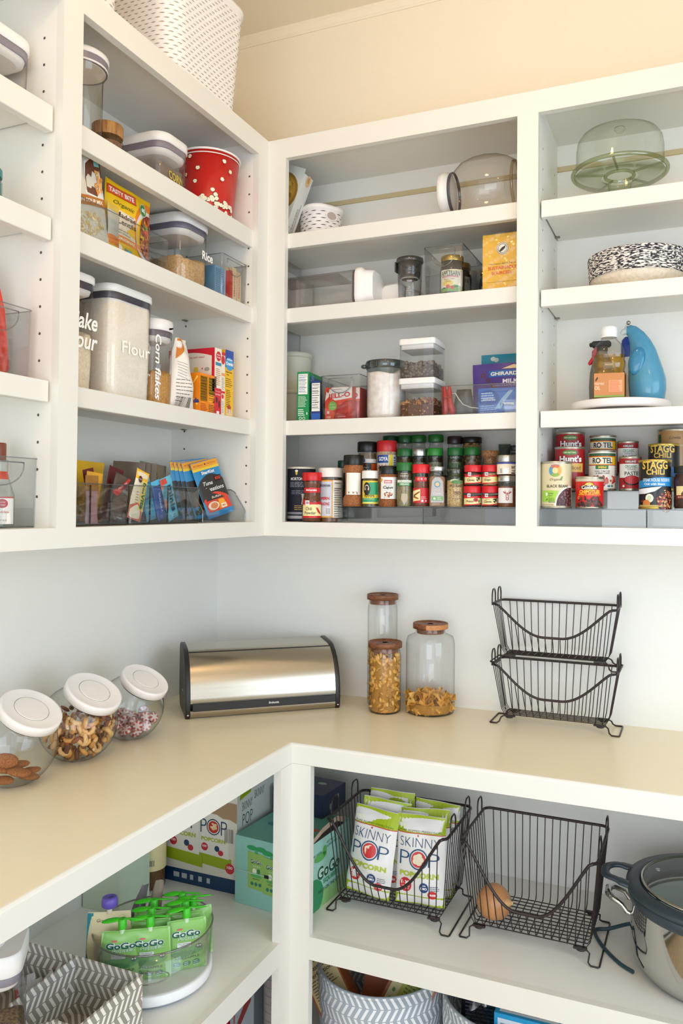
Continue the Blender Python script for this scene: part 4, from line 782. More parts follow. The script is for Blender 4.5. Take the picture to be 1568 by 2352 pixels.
def d_jel(d, r, H):
    d.rect(-.030, H*.12, .034, H*.72, '#efe6cc', 1); d.poly([(-.030, H*.12), (.034, H*.12), (.034, H*.26), (.010, H*.30), (-.015, H*.22), (-.030, H*.22)], '#7fae4c', 2); d.text('THE', -.008, H*.69, .004, '#23402c', 3, .01, .02); d.text('APPLEBARN', -.001, H*.61, .0125, '#23402c', 3, .050, .02); d.rect(-.024, H*.50, .020, H*.545, '#c8626a', 2); d.text('CIDER & GENERAL STORE', -.002, H*.52, .003, '#f6e8e0', 4, .04)
    d.ell(-.008, H*.35, .014, .009, '#f0cf4a', 2); d.text('Apple Cider', -.004, H*.455, .0055, '#8a4a2a', 4, .030, 0, .1); d.text('Jelly', -.006, H*.39, .0055, '#8a4a2a', 4, .014, 0, .1); d.ell(-.007, H*.255, .0052, .0052, '#d4301e', 4); d.ell(.004, H*.225, .0045, .0045, '#d4301e', 4); d.ell(.013, H*.25, .008, .002, '#2f6a3a', 4, 8, .3); d.ell(-.018, H*.22, .006, .002, '#2f6a3a', 4); d.rect(.027, H*.14, .031, H*.7, '#c8a8a0', 2)
jj = jar('jelly_jar', 'apple cider jelly jar with a gold lid in front inside the tall clear bin', .4960, .0920, R2+.0032, .0325, .1080, '#c9a64e', .013, '#2b130e', .93, [(.94, 0), (1, .04), (1, .72), (.94, .84), (.84, .93), (.84, 1)], d_jel, 'jelly jars in the tall bin', 'jar', .90, lidm=GOLD(), off=-.12)
jar('jelly_jar', 'second jelly jar with a gold lid behind the first inside the bin', .4960, .1600, R2+.0032, .0325, .1080, '#c9a64e', .013, '#2b130e', .93, [(.94, 0), (1, .04), (1, .72), (.94, .84), (.84, .93), (.84, 1)], lambda d, r, H: (d.rect(-.03, H*.12, .03, H*.72, '#a9aaa8', 1), d.text('APPLEBARN', 0, H*.6, .011, '#23402c', 3, .05, .02), d.text('CIDER', 0, H*.25, .006, '#7a3030', 3, .03)), 'jelly jars in the tall bin', 'jar', .90, lidm=GOLD())
jar('jelly_jar', 'dark jelly jar outside the right wall of the tall bin', .5640, .2200, R2, .0300, .1080, '#c9a64e', .013, '#1e1a18', .93, [(.94, 0), (1, .04), (1, .72), (.94, .84), (.84, .93), (.84, 1)], lambda d, r, H: (d.rect(-.026, H*.12, .026, H*.6, '#8f9496', 1), d.text('BARN', 0, H*.5, .009, '#23402c', 3, .03, .02)), 'jelly jars in the tall bin', 'jar', .90, lidm=GOLD())
# tea
def f_tea(d):
    w = .098; d.ell(w*.52, .110, .0155, .0155, '#f4f1e8', 2, 24); d.ring(w*.52, .110, .0105, .0150, '#3a342c', 3, 24); d.ring(w*.52, .110, .0118, .0138, '#f0ece0', 4, 24); d.poly([(w*.52-.009, .104), (w*.52-.002, .112), (w*.52+.008, .117), (w*.52+.006, .110), (w*.52-.001, .104), (w*.52-.006, .101)], '#2b2620', 5)
    d.text('This Lipton Black Tea is', w*.50, .072, .0050, '#5a4418', 3, .068, 0); d.text('SUSTAINABLY', w*.52, .062, .0082, '#df5a1c', 3, .074, .035); d.text('SOURCED.', w*.50, .0495, .0082, '#df5a1c', 3, .052, .035); d.text('Visit www.rainforest-alliance.org', w*.5, .027, .0030, '#6a5420', 3, .076)
tb = carton('tea_box', 'yellow tea box in crinkled clear wrap on the second shelf', 'box', (.6330, .100, R2), 0, .098, .075, .148, '#f2b90e', (('f', f_tea),))
R = random.Random(12); b = B(); wr = clear('#fdfdfb', '#f4f0e0', .10, .5, .12, 'crinkled_film')
def crink(a, e): x, z = (a-.5)*.0995, e*.15; return (x, -.0386-.0006*math.sin(x*180+z*90)-.0006*math.sin(z*210-x*120)-.0004*math.sin(x*400+z*300), z)
b.grid(crink, 26, 34, wr, True); b.obj('wrap', tb)
# ---------------- right cabinet, top shelf ----------------
def f_crk(d): d.rect(0, 0, .15, .21, '#c9ccc6', 1); d.ell(.10, .135, .048, .055, '#8a6a2a', 2, 24); d.ell(.10, .135, .040, .047, '#a8843a', 3, 24); d.blobs(.10, .135, .034, .04, 50, ['#b8923e', '#8a6a28', '#c8a858'], .008, 4)
def r_crk(d): d.ell(.030, .185, .012, .016, '#d8b080', 2, 16); d.ell(.030, .188, .006, .008, '#c48a4c', 3); d.text('CRACKERS', .028, .07, .006, '#6a6a68', 3, .07, 0, 0, 1.57); d.lines(.012, .05, .016, 3, .01, '#8a8a86', 3); d.rect(.036, .03, .038, .12, '#8a8a86', 2); d.ell(.008, .012, .007, .01, '#2a3050', 3)
t = carton('cracker_box', 'white cracker box leaning against the side of the top shelf', 'box', (-.066, .115, R1+.012), 0, .150, .052, .198, '#d9d9d4', (('f', f_crk), ('r', r_crk)), tilt=(0, .385))
t.location = (-.070, .098, R1+.0285)
def weave(b, w, d, h, r, wh, hole, rows, cols, cx=0, cy=0, tap=.9, z0=0, slot=None):
    pass
def vbasket(name, desc, loc, rot, w, d, h, r, pit, grp, slots, tap=.88, holec='#6a5748', cell=.026, sides=True):
    """white moulded wicker: shell with rows of thin slits as geometry on the outside"""
    t = T(name, desc, 'basket', loc, rot, grp); m = col('#f3efee', .45); n = 10
    sec = lambda z, o=0: rrect(w*(tap+(1-tap)*z/h)+o, d*(tap+(1-tap)*z/h)+o, r, n)
    L = [(sec(0), 0), (sec(h*.5), h*.5), (sec(h-.012), h-.012), (sec(h-.012, .006), h-.010), (sec(h, .006), h), (sec(h, -.004), h), (sec(h*.5, -.006), h*.5), (sec(.004, -.006), .004)]
    B().loft(L, m).obj('body', t)
    # perimeter parametrisation
    base = sec(h); per = [0]
    for i in range(len(base)): a, c = base[i], base[(i+1) % len(base)]; per.append(per[-1]+math.hypot(c[0]-a[0], c[1]-a[1]))
    Ltot = per[-1]
    def at(s, z, o):
        s %= Ltot
        for i in range(len(base)):
            if s <= per[i+1]: f = (s-per[i])/max(per[i+1]-per[i], 1e-9); break
        q = sec(z, o*2); a, c = q[i], q[(i+1) % len(q)]; return (a[0]+(c[0]-a[0])*f, a[1]+(c[1]-a[1])*f, z)
    b = B(); hm = col(holec, .8); N = int(Ltot/cell); row = 0; z = .008
    while z < h-.018:
        for k in range(N):
            s = (k+(.5 if row % 2 else 0))*Ltot/N; dz = .0016; P = []
            e = cell*.36
            for (ds, dzz) in ((-e, 0), (-e*.3, -dz*.6), (e*.3, -dz), (e, -dz*.2), (e*.3, dz*.5), (-e*.3, dz*.6)): P.append(at(s+ds, z+dzz+ds*.08, .0004))
            b.add(P, [(0, 1, 2, 3, 4, 5)], hm)
        z += pit; row += 1
    b.obj('weave_slits', t, kind='stuff')
    for (s0, z0, sw, sh) in slots:
        P = [at(s0+sw*math.cos(a), z0+sh*math.sin(a)*(1 if math.sin(a) > 0 else .8), .0009) for a in [i*math.pi/10 for i in range(20)]]
        b = B(); b.add(P, [tuple(range(20))], col('#b9a9a2', .7)); b.tube(P, .0022, m, 6, True); b.obj('handle_slot', t)
    return t
vbasket('wicker_basket', 'small white moulded basket with a handle slot on the top shelf', (.0720, .175, R1), -.55, .115, .115, .112, .042, .0095, None, ((-.012, .082, .019, .014),), .86, '#5a4638')
# big glass jar on its side
t = T('glass_jar', 'round clear glass jar lying on its side with a white lid to the left', 'jar', (.5750, .128, R1+.0865)); G2 = clear('#fcf9f5', '#b39f88', .06, .5, .02, 'thin_glass')
prof = [(.052, -.088), (.053, -.080), (.060, -.074), (.075, -.055), (.084, -.025), (.0862, .005), (.083, .035), (.074, .062), (.064, .078), (.058, .082), (.0, .080)]
b = B(); xs = [(circ(max(r, .001), 32), x) for r, x in prof]; b.loft([[(x, p, q) for p, q in l] for l, x in xs], G2, False, True); b.obj('body', t)
b = B(); b.loft([[(x, p, q) for p, q in circ(r, 32)] for r, x in ((.0585, .0835), (.062, .082), (.062, .076), (.0585, .0745))], clear('#d8c8b0', '#8f7a60', .1, .5, .05, 'glass_foot'), False, False); b.obj('foot_ring', t)
b = B(); b.loft([[(x, p, q) for p, q in circ(r, 32)] for r, x in ((.0535, -.090), (.0545, -.0885), (.0545, -.0835), (.0535, -.082))], col('#4a4a50', .4), False, False); b.obj('gasket', t)
b = B(); b.loft([[(x, p, q) for p, q in circ(r, 32)] for r, x in ((.050, -.091), (.0535, -.092), (.0535, -.098), (.0560, -.099), (.0560, -.116), (.053, -.1175))], WLID); b.obj('lid', t)
B().loft([[(x, p, q) for p, q in circ(r, 32)] for r, x in ((.034, -.1176), (.034, -.1215), (.032, -.123))], col('#e9dfd6', .4)).obj('lid_button', t)
# ---------------- right bay two: cake dome, bowl ----------------
Z1, Z2, Z3 = 2.2070, 1.9920, 1.7023
t = T('cake_stand', 'clear greenish glass divided platter with a tall glass dome on the top shelf', 'cake stand', (.9060, .1520, Z1)); gg = clear('#f8faf3', '#a3af88', .07, .55, .02, 'green_glass'); ge = clear('#dfe4cc', '#88965e', .12, .6, .03, 'thick_green_glass')
RP = .112
B().lathe([(.050, 0), (.047, .012), (.028, .022), (.026, .055), (.030, .072), (.044, .080)], gg, 36, False, False).obj('foot', t)
B().loft([(circ(.044, 40), .080), (circ(RP-.006, 40), .084), (circ(RP-.004, 40), .086), (circ(.044, 40), .083)], gg, False, False).obj('plate', t)
b = B(); b.tube([(RP*math.cos(a), RP*math.sin(a), .094) for a in [i*math.pi/24 for i in range(48)]], .0052, ge, 8, True); b.obj('rim', t)
b = B(); b.tube([(.034*math.cos(a), .034*math.sin(a), .086) for a in [i*math.pi/16 for i in range(32)]], .0042, ge, 8, True); b.obj('centre_ring', t)
for k in range(5):
    a = 1.2566*k-.35; b = B(); b.tube([(.036*math.cos(a), .036*math.sin(a), .088), ((RP-.004)*math.cos(a), (RP-.004)*math.sin(a), .090)], .0030, ge, 6); b.obj('divider', t)
t2 = T('glass_dome', 'tall clear glass dome cover with a round knob resting on the divided platter', 'dome', (.9060, .1520, Z1+.1000))
B().lathe([(.104, 0), (.104, .050), (.101, .070), (.092, .084), (.072, .092), (.040, .094), (.018, .0935), (.012, .0945)], clear('#fbfcf9', '#c0c7ae', .06, .5, .02, 'dome_glass'), 48, False, False).obj('dome', t2)
b = B(); b.lathe([(.010, .0945), (.009, .098), (.014, .102), (.013, .106), (.006, .108)], gg, 24); b.obj('knob', t2)
t = T('woven_bowl', 'shallow speckled black and white woven bowl with a pale base', 'bowl', (.9480, .150, Z2)); sp = speckle('speckled_rope', '#e9e2da', '#2d2a32', 95, .85, .4, 1)
for n_ in sp.node_tree.nodes:
    if n_.type == 'VALTORGB': n_.color_ramp.elements[0].position = .46; n_.color_ramp.elements[1].position = .56; n_.color_ramp.elements[0].color, n_.color_ramp.elements[1].color = (*rgb('#2d2a32'), 1), (*rgb('#e6dfd8'), 1)
    if n_.type == 'TEX_NOISE': n_.inputs['Scale'].default_value = 1
nt = sp.node_tree; tc = [n for n in nt.nodes if n.type == 'TEX_COORD'][0]; nz = [n for n in nt.nodes if n.type == 'TEX_NOISE'][0]; mp = nt.nodes.new('ShaderNodeMapping'); mp.inputs['Scale'].default_value = (110, 110, 420); nt.links.new(tc.outputs['Object'], mp.inputs[0]); nt.links.new(mp.outputs[0], nz.inputs['Vector'])
PR_ = [(.1130, .036)]+[(.1130+.004*(k/10)+(.0012 if k % 2 else 0), .036+k*.0055) for k in range(11)]+[(.112, .092), (.106, .040)]
B().lathe(PR_, sp, 48, False, False).obj('rope_wall', t)
B().lathe([(.070, 0), (.076, .004), (.098, .022), (.112, .036), (.106, .040), (.07, .006)], speckle('pale_straw', '#eadcc8', '#ddcdb6', 120, .8, .3), 48).obj('base', t)
# ---------------- right bay two: lazy susan and bottles ----------------
LX, LY = .9080, .1530
t = T('lazy_susan', 'round white turntable under the oil and spray bottles', 'turntable', (LX, LY, Z3)); B().lathe([(.100, 0), (.102, .003), (.100, .008)], col('#6b6561', .5), 40).obj('foot', t)
B().lathe([(.110, .0085), (.1155, .010), (.1175, .014), (.1175, .025), (.1155, .028), (.108, .0285)], col('#ece6e6', .4), 56).obj('platter', t)
Z4 = Z3+.0287
t = T('oil_bottle', 'clear bottle of yellow cooking oil with an orange label on the turntable', 'bottle', (.8870, .0990, Z4), .12); s8 = lambda w, r=.35: rrect(w, w*.9, w*r, 3)
PF = [(.070, 0), (.076, .004), (.077, .060), (.074, .066), (.070, .070), (.076, .082), (.076, .092), (.071, .097), (.076, .106), (.075, .116), (.062, .132), (.042, .143), (.034, .148), (.033, .156)]
B().loft([(s8(w), z) for w, z in PF], GLS(), True, False).obj('body', t)
B().loft([(s8(w-.003), z+.001) for w, z in PF if z < .107], clear('#fbe05c', '#e8b820', .05, .3, .05, 'yellow_oil')).obj('oil', t)
B().lathe([(.0190, .151), (.0195, .153), (.0195, .1565), (.0185, .1575), (.0195, .1585), (.0195, .174), (.0178, .1765)], col('#f1efec', .4), 30).obj('cap', t)
Y_ = -.077*.45-.0002; d = D(plane((-.0385, Y_, 0), (1, 0, 0), (0, 0, 1))); d.rect(.004, .007, .073, .061, '#c47e42', 1); d.rect(.004, .004, .073, .0085, '#86a03c', 2); d.rect(.038, .016, .068, .044, '#d8a070', 2); d.lines(.040, .042, .066, 10, .0026, '#e0502c', 3, .4); d.text('VEGETABLE', .016, .036, .0055, '#e4c8a8', 3, .022, .02); d.text('OIL', .012, .026, .009, '#e4c8a8', 3, .012, .02); d.ell(.010, .047, .002, .006, '#3a2a18', 3, 8, -.5); d.obj(t)
b = B(); b.box(.0387, -.026, .005, .0391, .026, .061, col('#b06a34', .4)); b.obj('side_label', t)
# blue ceramic bottle
t = T('ceramic_bottle', 'glazed blue pear-shaped oil cruet with a thumb hollow and metal pourer', 'cruet', (.9700, .160, Z4)); bl = col('#4f93b2', .12, 0, .12)
SP = [(.000, 0, .036), (0, .004, .040), (.001, .030, .0435), (.000, .055, .0440), (-.003, .080, .0405), (-.006, .105, .0350), (-.0095, .130, .0295), (-.016, .150, .0245), (-.025, .166, .0195), (-.035, .177, .0150), (-.042, .1800, .0125), (-.047, .1775, .0115)]
b = B(); L = []
for i, (x, z, r) in enumerate(SP):
    if i >= 8: a = {8: .35, 9: .8, 10: 1.25, 11: 1.55}[i]
    else: a = max(0, (z-.12)*6)*.6
    cx, cz = x, z; loop = []
    for px, py in circ(r, 28): loop.append((cx+px*math.cos(a), py*.82, cz+px*math.sin(a)))
    L.append(loop)
b.loft(L, bl); b.obj('body', t)
b = B(); q = Euler((0, .25, 0)).to_matrix(); b.ell((-.022, -.0300, .098), (.0185, .0065, .034), col('#2f7ea4', .1, 0, .1), 20, 12, q); b.obj('thumb_hollow', t)
ch = col('#a8a29a', .25, 1); b = B(); b.tube([(-.048, 0, .177), (-.055, 0, .176), (-.060, 0, .171)], [.009, .0075, .005], col('#cfd6d2', .3), 12); b.obj('stopper', t)
b = B(); b.tube([(-.054, -.002, .178), (-.050, -.004, .186), (-.044, -.004, .1945)], .0016, ch, 6); b.ell((-.043, -.004, .197), (.0055, .0055, .0055), ch); b.obj('pourer', t)
# spray bottles
t = T('spray_bottle', 'grey-brown spray bottle with a black and red trigger behind the oil', 'bottle', (.8590, .2050, Z4)); m = col('#6f675a', .5)
B().loft([(rrect(.060, .044, .018), 0), (rrect(.064, .046, .02), .05), (rrect(.060, .044, .02), .085), (rrect(.046, .036, .016), .115), (rrect(.026, .024, .01), .135), (rrect(.024, .024, .01), .142)], m).obj('body', t)
b = B(); b.box(-.026, -.011, .150, .022, .011, .166, col('#23211f', .5), .004); b.box(-.031, -.006, .153, -.025, .006, .163, col('#191816', .5), .002); b.lathe([(.014, .140), (.014, .152)], col('#23211f', .5), 16); b.obj('nozzle', t)
b = B(); b.tube([(-.010, 0, .150), (-.018, 0, .138), (-.020, 0, .124), (-.029, 0, .112), (-.033, 0, .108)], [.007, .0075, .006, .0055, .003], col('#cf1d28', .4), 8); b.obj('trigger', t)
t = T('cleaner_bottle', 'white bottle with a rounded blue cap between the oil and the cruet', 'bottle', (.9220, .2260, Z4)); B().loft([(rrect(.05, .034, .014), 0), (rrect(.05, .034, .014), .10), (rrect(.034, .026, .012), .125)], col('#dfe0e2', .4)).obj('body', t)
B().loft([(rrect(.036, .028, .012), .124), (rrect(.038, .028, .013), .150), (rrect(.034, .026, .012), .168), (rrect(.020, .018, .009), .176)], col('#1a3f9c', .3)).obj('cap', t)
d = D(plane((-.025, -.0172, 0), (1, 0, 0), (0, 0, 1))); d.text('ES', .036, .105, .010, '#1f3f80', 2, .014, .03); d.obj(t)
# ---------------- left cabinet ----------------
L3, L2, L1 = 1.6995, 2.0017, 2.2100
HP = math.pi/2
def oxo(desc, x, y, z, w, d, h, r=.02, fill=None, fz=.7, deco=None, gask='#4a4856', name='pop_container', lidh=.013, rot=HP, grp=None, rnd=False, fill2=None, name2='storage_canister'):
    t = T(name2, desc, 'canister', (x, y, z), rot, grp); sec = (lambda k: circ(w/2+k/2, 36)) if rnd else (lambda k: rrect(w+k, d+k, r, 6))
    pl = clear('#faf9f8', '#9a9698', .055, .5, .03, 'clear_hard_plastic')
    B().loft([(sec(-.010), 0), (sec(-.007), .003), (sec(0-.004), h*.5), (sec(-.003), h-lidh-.002)], pl, True, False).obj('body', t)
    B().loft([(sec(-.006), h-lidh-.018), (sec(-.0045), h-lidh-.017), (sec(-.0045), h-lidh-.004), (sec(-.008), h-lidh-.003)], col(gask, .4)).obj('gasket', t)
    B().loft([(sec(-.030), h-lidh-.030), (sec(-.014), h-lidh-.026), (sec(-.010), h-lidh-.018)], WLID).obj('lid_insert', t)
    B().loft([(sec(-.003), h-lidh-.004), (sec(.001), h-lidh-.002), (sec(.001), h-.003), (sec(-.004), h)], WLID).obj('lid', t)
    B().lathe([(.028, h), (.028, h+.0012), (.026, h+.0018)], WLID, 30).obj('lid_button', t)
    if fill:
        n = len(sec(0)); H = h*fz; fm = speckle('fill_'+fill.strip('#'), fill, fill2 or fill, 240, .9, .12)
        def topl(f, dz): 
            out = []
            for i, (a, b_) in enumerate(sec(-.008)):
                out.append((a*f, b_*f, H+dz+.004*math.sin(i*.9)+.003*math.sin(i*2.3+1)+.05*(a*f)*.4))
            return out
        B().loft([[(a, b_, .004) for a, b_ in sec(-.012)], [(a, b_, H*.5) for a, b_ in sec(-.008)], topl(1, 0), topl(.8, .006), topl(.4, .010), topl(.05, .011)], fm).obj('contents', t)
    if deco: dd = D(plane((-w/2, -d/2+.0016, 0), (1, 0, 0), (0, 0, 1))); deco(dd, w, h); dd.obj(t, 'lettering')
    return t
oxo('tall clear container of pale cake flour half hidden by the cabinet stile', -.1200, -.6475, L3, .103, .145, .236, .02, '#efe2c8', .46, lambda d, w, h: (d.text('Cake', w-.040, h*.60, .034, '#fbfaf6', 2, .078, .02, .2), d.text('Flour', w-.044, h*.43, .034, '#fbfaf6', 2, .088, .02, .2)), fill2='#e3d2b4')
oxo('tall clear container filled with white flour and lettered Flour', -.1000, -.4860, L3, .148, .108, .240, .026, '#fbf6ec', .86, lambda d, w, h: d.text('Flour', w*.56, h*.46, .026, '#fffdf6', 2, w*.62, .01), fill2='#f6eee0')
t = oxo('round clear container of golden crumbs lettered Corn flakes Crumbs', -.1000, -.3550, L3, .092, .092, .203, .02, '#cc9c52', .36, None, '#6a6270', rnd=True, fill2='#b98540', lidh=.022)
d = D(cyl(.0455, toward(-.10, -.355)-HP), .004); d.text('Corn flakes', .013, .090, .013, '#fbf9f4', 2, .150, .015, .25, -HP); d.text('Crumbs', -.012, .098, .014, '#fbf9f4', 2, .098, .02, .25, -HP); d.obj(t, 'lettering')
B().loft([[(.0, -.010-.0455, .182), (.0, .010-.0455, .182), (.0, .010-.0455, .180), (.0, -.01-.0455, .18)], [(.0, -.014-.0455, .184), (0, .010-.0455, .184), (.0, .010-.0455, .182), (.0, -.012-.0455, .181)]], WLID).obj('lid_spout', t)
def d_bag(d, w, h):
    d.poly([(-w*.42, h*.70), (w*.12, h*.88), (w*.12, h*.99), (-w*.42, h*.99)], '#c9741e', 1); [d.poly([(-w*.38+i*.001, h*.66-i*.0065), (-w*.38+i*.001+w*.35, h*.62-i*.0065), (-w*.38+i*.001+w*.35, h*.625-i*.0065), (-w*.38+i*.001, h*.665-i*.0065)], '#6a5a50', 1) for i in range(6)]
    d.lines(-w*.34, h*.42, w*.30, 7, .0085, '#6a5e58', 2, .2); d.bars(-w*.30, h*.03, w*.28, h*.19, 2, 20, 4, '#ece6de')
pouch('flour_bag', 'folded white and orange paper bag with a barcode beside the crumbs container', 'bag', (-.066, -.2950, L3), HP-.15, .090, .172, .045, '#e9e2da', d_bag, None, seed=4, wav=.004, topw=.42, sm=.5)
def f_soda(d): d.rect(0, 0, .0735, .0985, '#ee8a14', 1); nutri(d, .004, .03, .034, .092, 'Nutrition Facts', '#4a2a08', '#f0a818', 7); nutri(d, .039, .03, .071, .092, 'Nutrition Facts', '#4a2a08', '#f6c81c', 7); d.lines(.005, .024, .034, 5, .004, '#b8480c', 3, .5); d.lines(.04, .024, .07, 5, .004, '#7a3a08', 3, .5)
def f_sodal(d):
    d.rect(0, 0, .045, .0985, '#ee8a14', 1)
    for i in range(14): a = i*.449; d.poly([(.012+.012*math.cos(a), .055+.012*math.sin(a)), (.012+.045*math.cos(a-.06), .055+.045*math.sin(a-.06)), (.012+.045*math.cos(a+.06), .055+.045*math.sin(a+.06))], '#f8cf5a', 2) if abs(.045*math.cos(a)+.012) < .045 and math.cos(a) > -.27 and abs(math.sin(a)*.045) < .043 else None
    d.ell(.012, .055, .011, .015, '#c8284a', 3); d.text('da', .037, .03, .012, '#2a3a8a', 4, .016, .05)
carton('soda_box', 'small orange box with yellow nutrition panels standing in front of the white baking mix boxes', 'box', (-.0675, -.2078, L3), HP, .0735, .045, .0985, '#ee8a14', (('f', f_soda), ('l', f_sodal)))
def f_betty(d):
    w = .0315; d.rect(0, 0, w, .172, '#f1e8d8', 1); d.rect(0, 0, w, .070, '#cf2233', 2); d.ell(w*.55, .152, .011, .0125, '#cf2233', 3, 18); d.text('Betty', w*.55, .155, .004, '#ffffff', 5, .015, .02, .2); d.text('Crocker', w*.55, .149, .004, '#ffffff', 5, .016, .02, .2); d.rect(.004, .128, w-.002, .136, '#2f8ab0', 3); d.lines(.006, .12, w-.004, 9, .005, '#c88a4a', 3, .4); d.text('Au Jus', w*.5, .062, .004, '#f6e8e4', 3, .022); d.text('OATMEAL', w*.5, .054, .004, '#f6e8e4', 3, .024); d.ell(w*.35, .040, .004, .008, '#241418', 3); d.ell(w*.7, .030, .004, .010, '#3a1a18', 3); d.rect(w*.35, .004, w*.7, .012, '#ffffff', 3); d.rect(0, 0, w, .0012, '#b01c2c', 3)
def l_betty(d):
    d.rect(0, 0, .14, .172, '#cf2233', 1); d.poly([(.0, .006)]+[(.132*k/10, .150+.012*math.sin(k*.3)) for k in range(11)]+[(.132, .006)], '#e9dfce', 2); d.text('You will need', .085, .150, .006, '#c2504a', 4, .05, 0, .2)
    d.ell(.045, .118, .008, .005, '#8a9a90', 4); d.rect(.079, .112, .091, .124, '#e3c13a', 4); d.ell(.118, .118, .008, .005, '#a8a49a', 4); d.ell(.062, .120, .002, .002, '#cf2233', 4); d.ell(.104, .120, .002, .002, '#cf2233', 4); d.lines(.05, .092, .125, 3, .006, '#a03a3a', 4, .3); d.lines(.05, .072, .125, 4, .006, '#6a5a50', 4, .3)
carton('baking_mix_box', 'red and cream baking mix box behind the small orange box', 'box', (-.1150, -.1647, L3), HP, .0315, .140, .172, '#cf2233', (('f', f_betty), ('l', l_betty)), 'baking mix boxes on the flour shelf')
carton('baking_mix_box', 'narrow cream baking mix box between the red box and the blue-topped crumb box', 'box', (-.1150, -.1408, L3), HP, .0155, .140, .166, '#efe6d6', (('f', lambda d: (d.rect(0, 0, .0155, .166, '#efe6d6', 1), d.ell(.006, .146, .0085, .0115, '#cf2233', 2, 14), d.rect(0, .105, .0155, .112, '#e8a060', 2), d.rect(0, .060, .0155, .066, '#cf2233', 2), d.ell(.006, .052, .005, .006, '#cf2233', 3), d.lines(.002, .1, .013, 8, .004, '#7a6a60', 2), d.lines(.002, .04, .013, 8, .004, '#7a6a60', 2), d.rect(0, .158, .0155, .166, '#cf2233', 3)))), 'baking mix boxes on the flour shelf')
def f_crumb(d):
    w = .0385; d.rect(0, 0, w, .176, '#efb90f', 1); d.rect(0, .130, w, .176, '#2146a8', 2); d.ell(w*.5, .140, .0185, .017, '#3f9ad6', 3, 20); d.text('Graham', w*.5, .152, .005, '#ffffff', 5, .026, .03, .2); d.text('Crumbs', w*.5, .141, .009, '#ffffff', 5, .033, .04, .15); d.text('Graham Cracker', w*.46, .119, .004, '#2a2618', 3, .03, .02); d.text('Crust', w*.3, .112, .004, '#2a2618', 3, .012, .02)
    d.lines(.003, .102, w-.004, 5, .005, '#5a4a18', 3, .35); d.lines(.005, .072, w-.010, 10, .0046, '#5a4a18', 3, .4); d.poly([(.006, .006), (w-.004, .006), (w-.006, .022), (.008, .024)], '#e8d0b0', 3); d.ell(w*.5, .028, .009, .005, '#b83a2a', 4); d.rect(.014, .012, .016, .026, '#b83a2a', 4); d.rect(.024, .014, .0255, .026, '#b83a2a', 4)
carton('crumb_box', 'yellow graham crumb box with a blue top, last before the cabinet side', 'box', (-.1000, -.1128, L3), HP, .0385, .110, .176, '#efb90f', (('f', f_crumb), ('l', lambda d: d.rect(0, 0, .11, .176, '#e8b010', 1))))
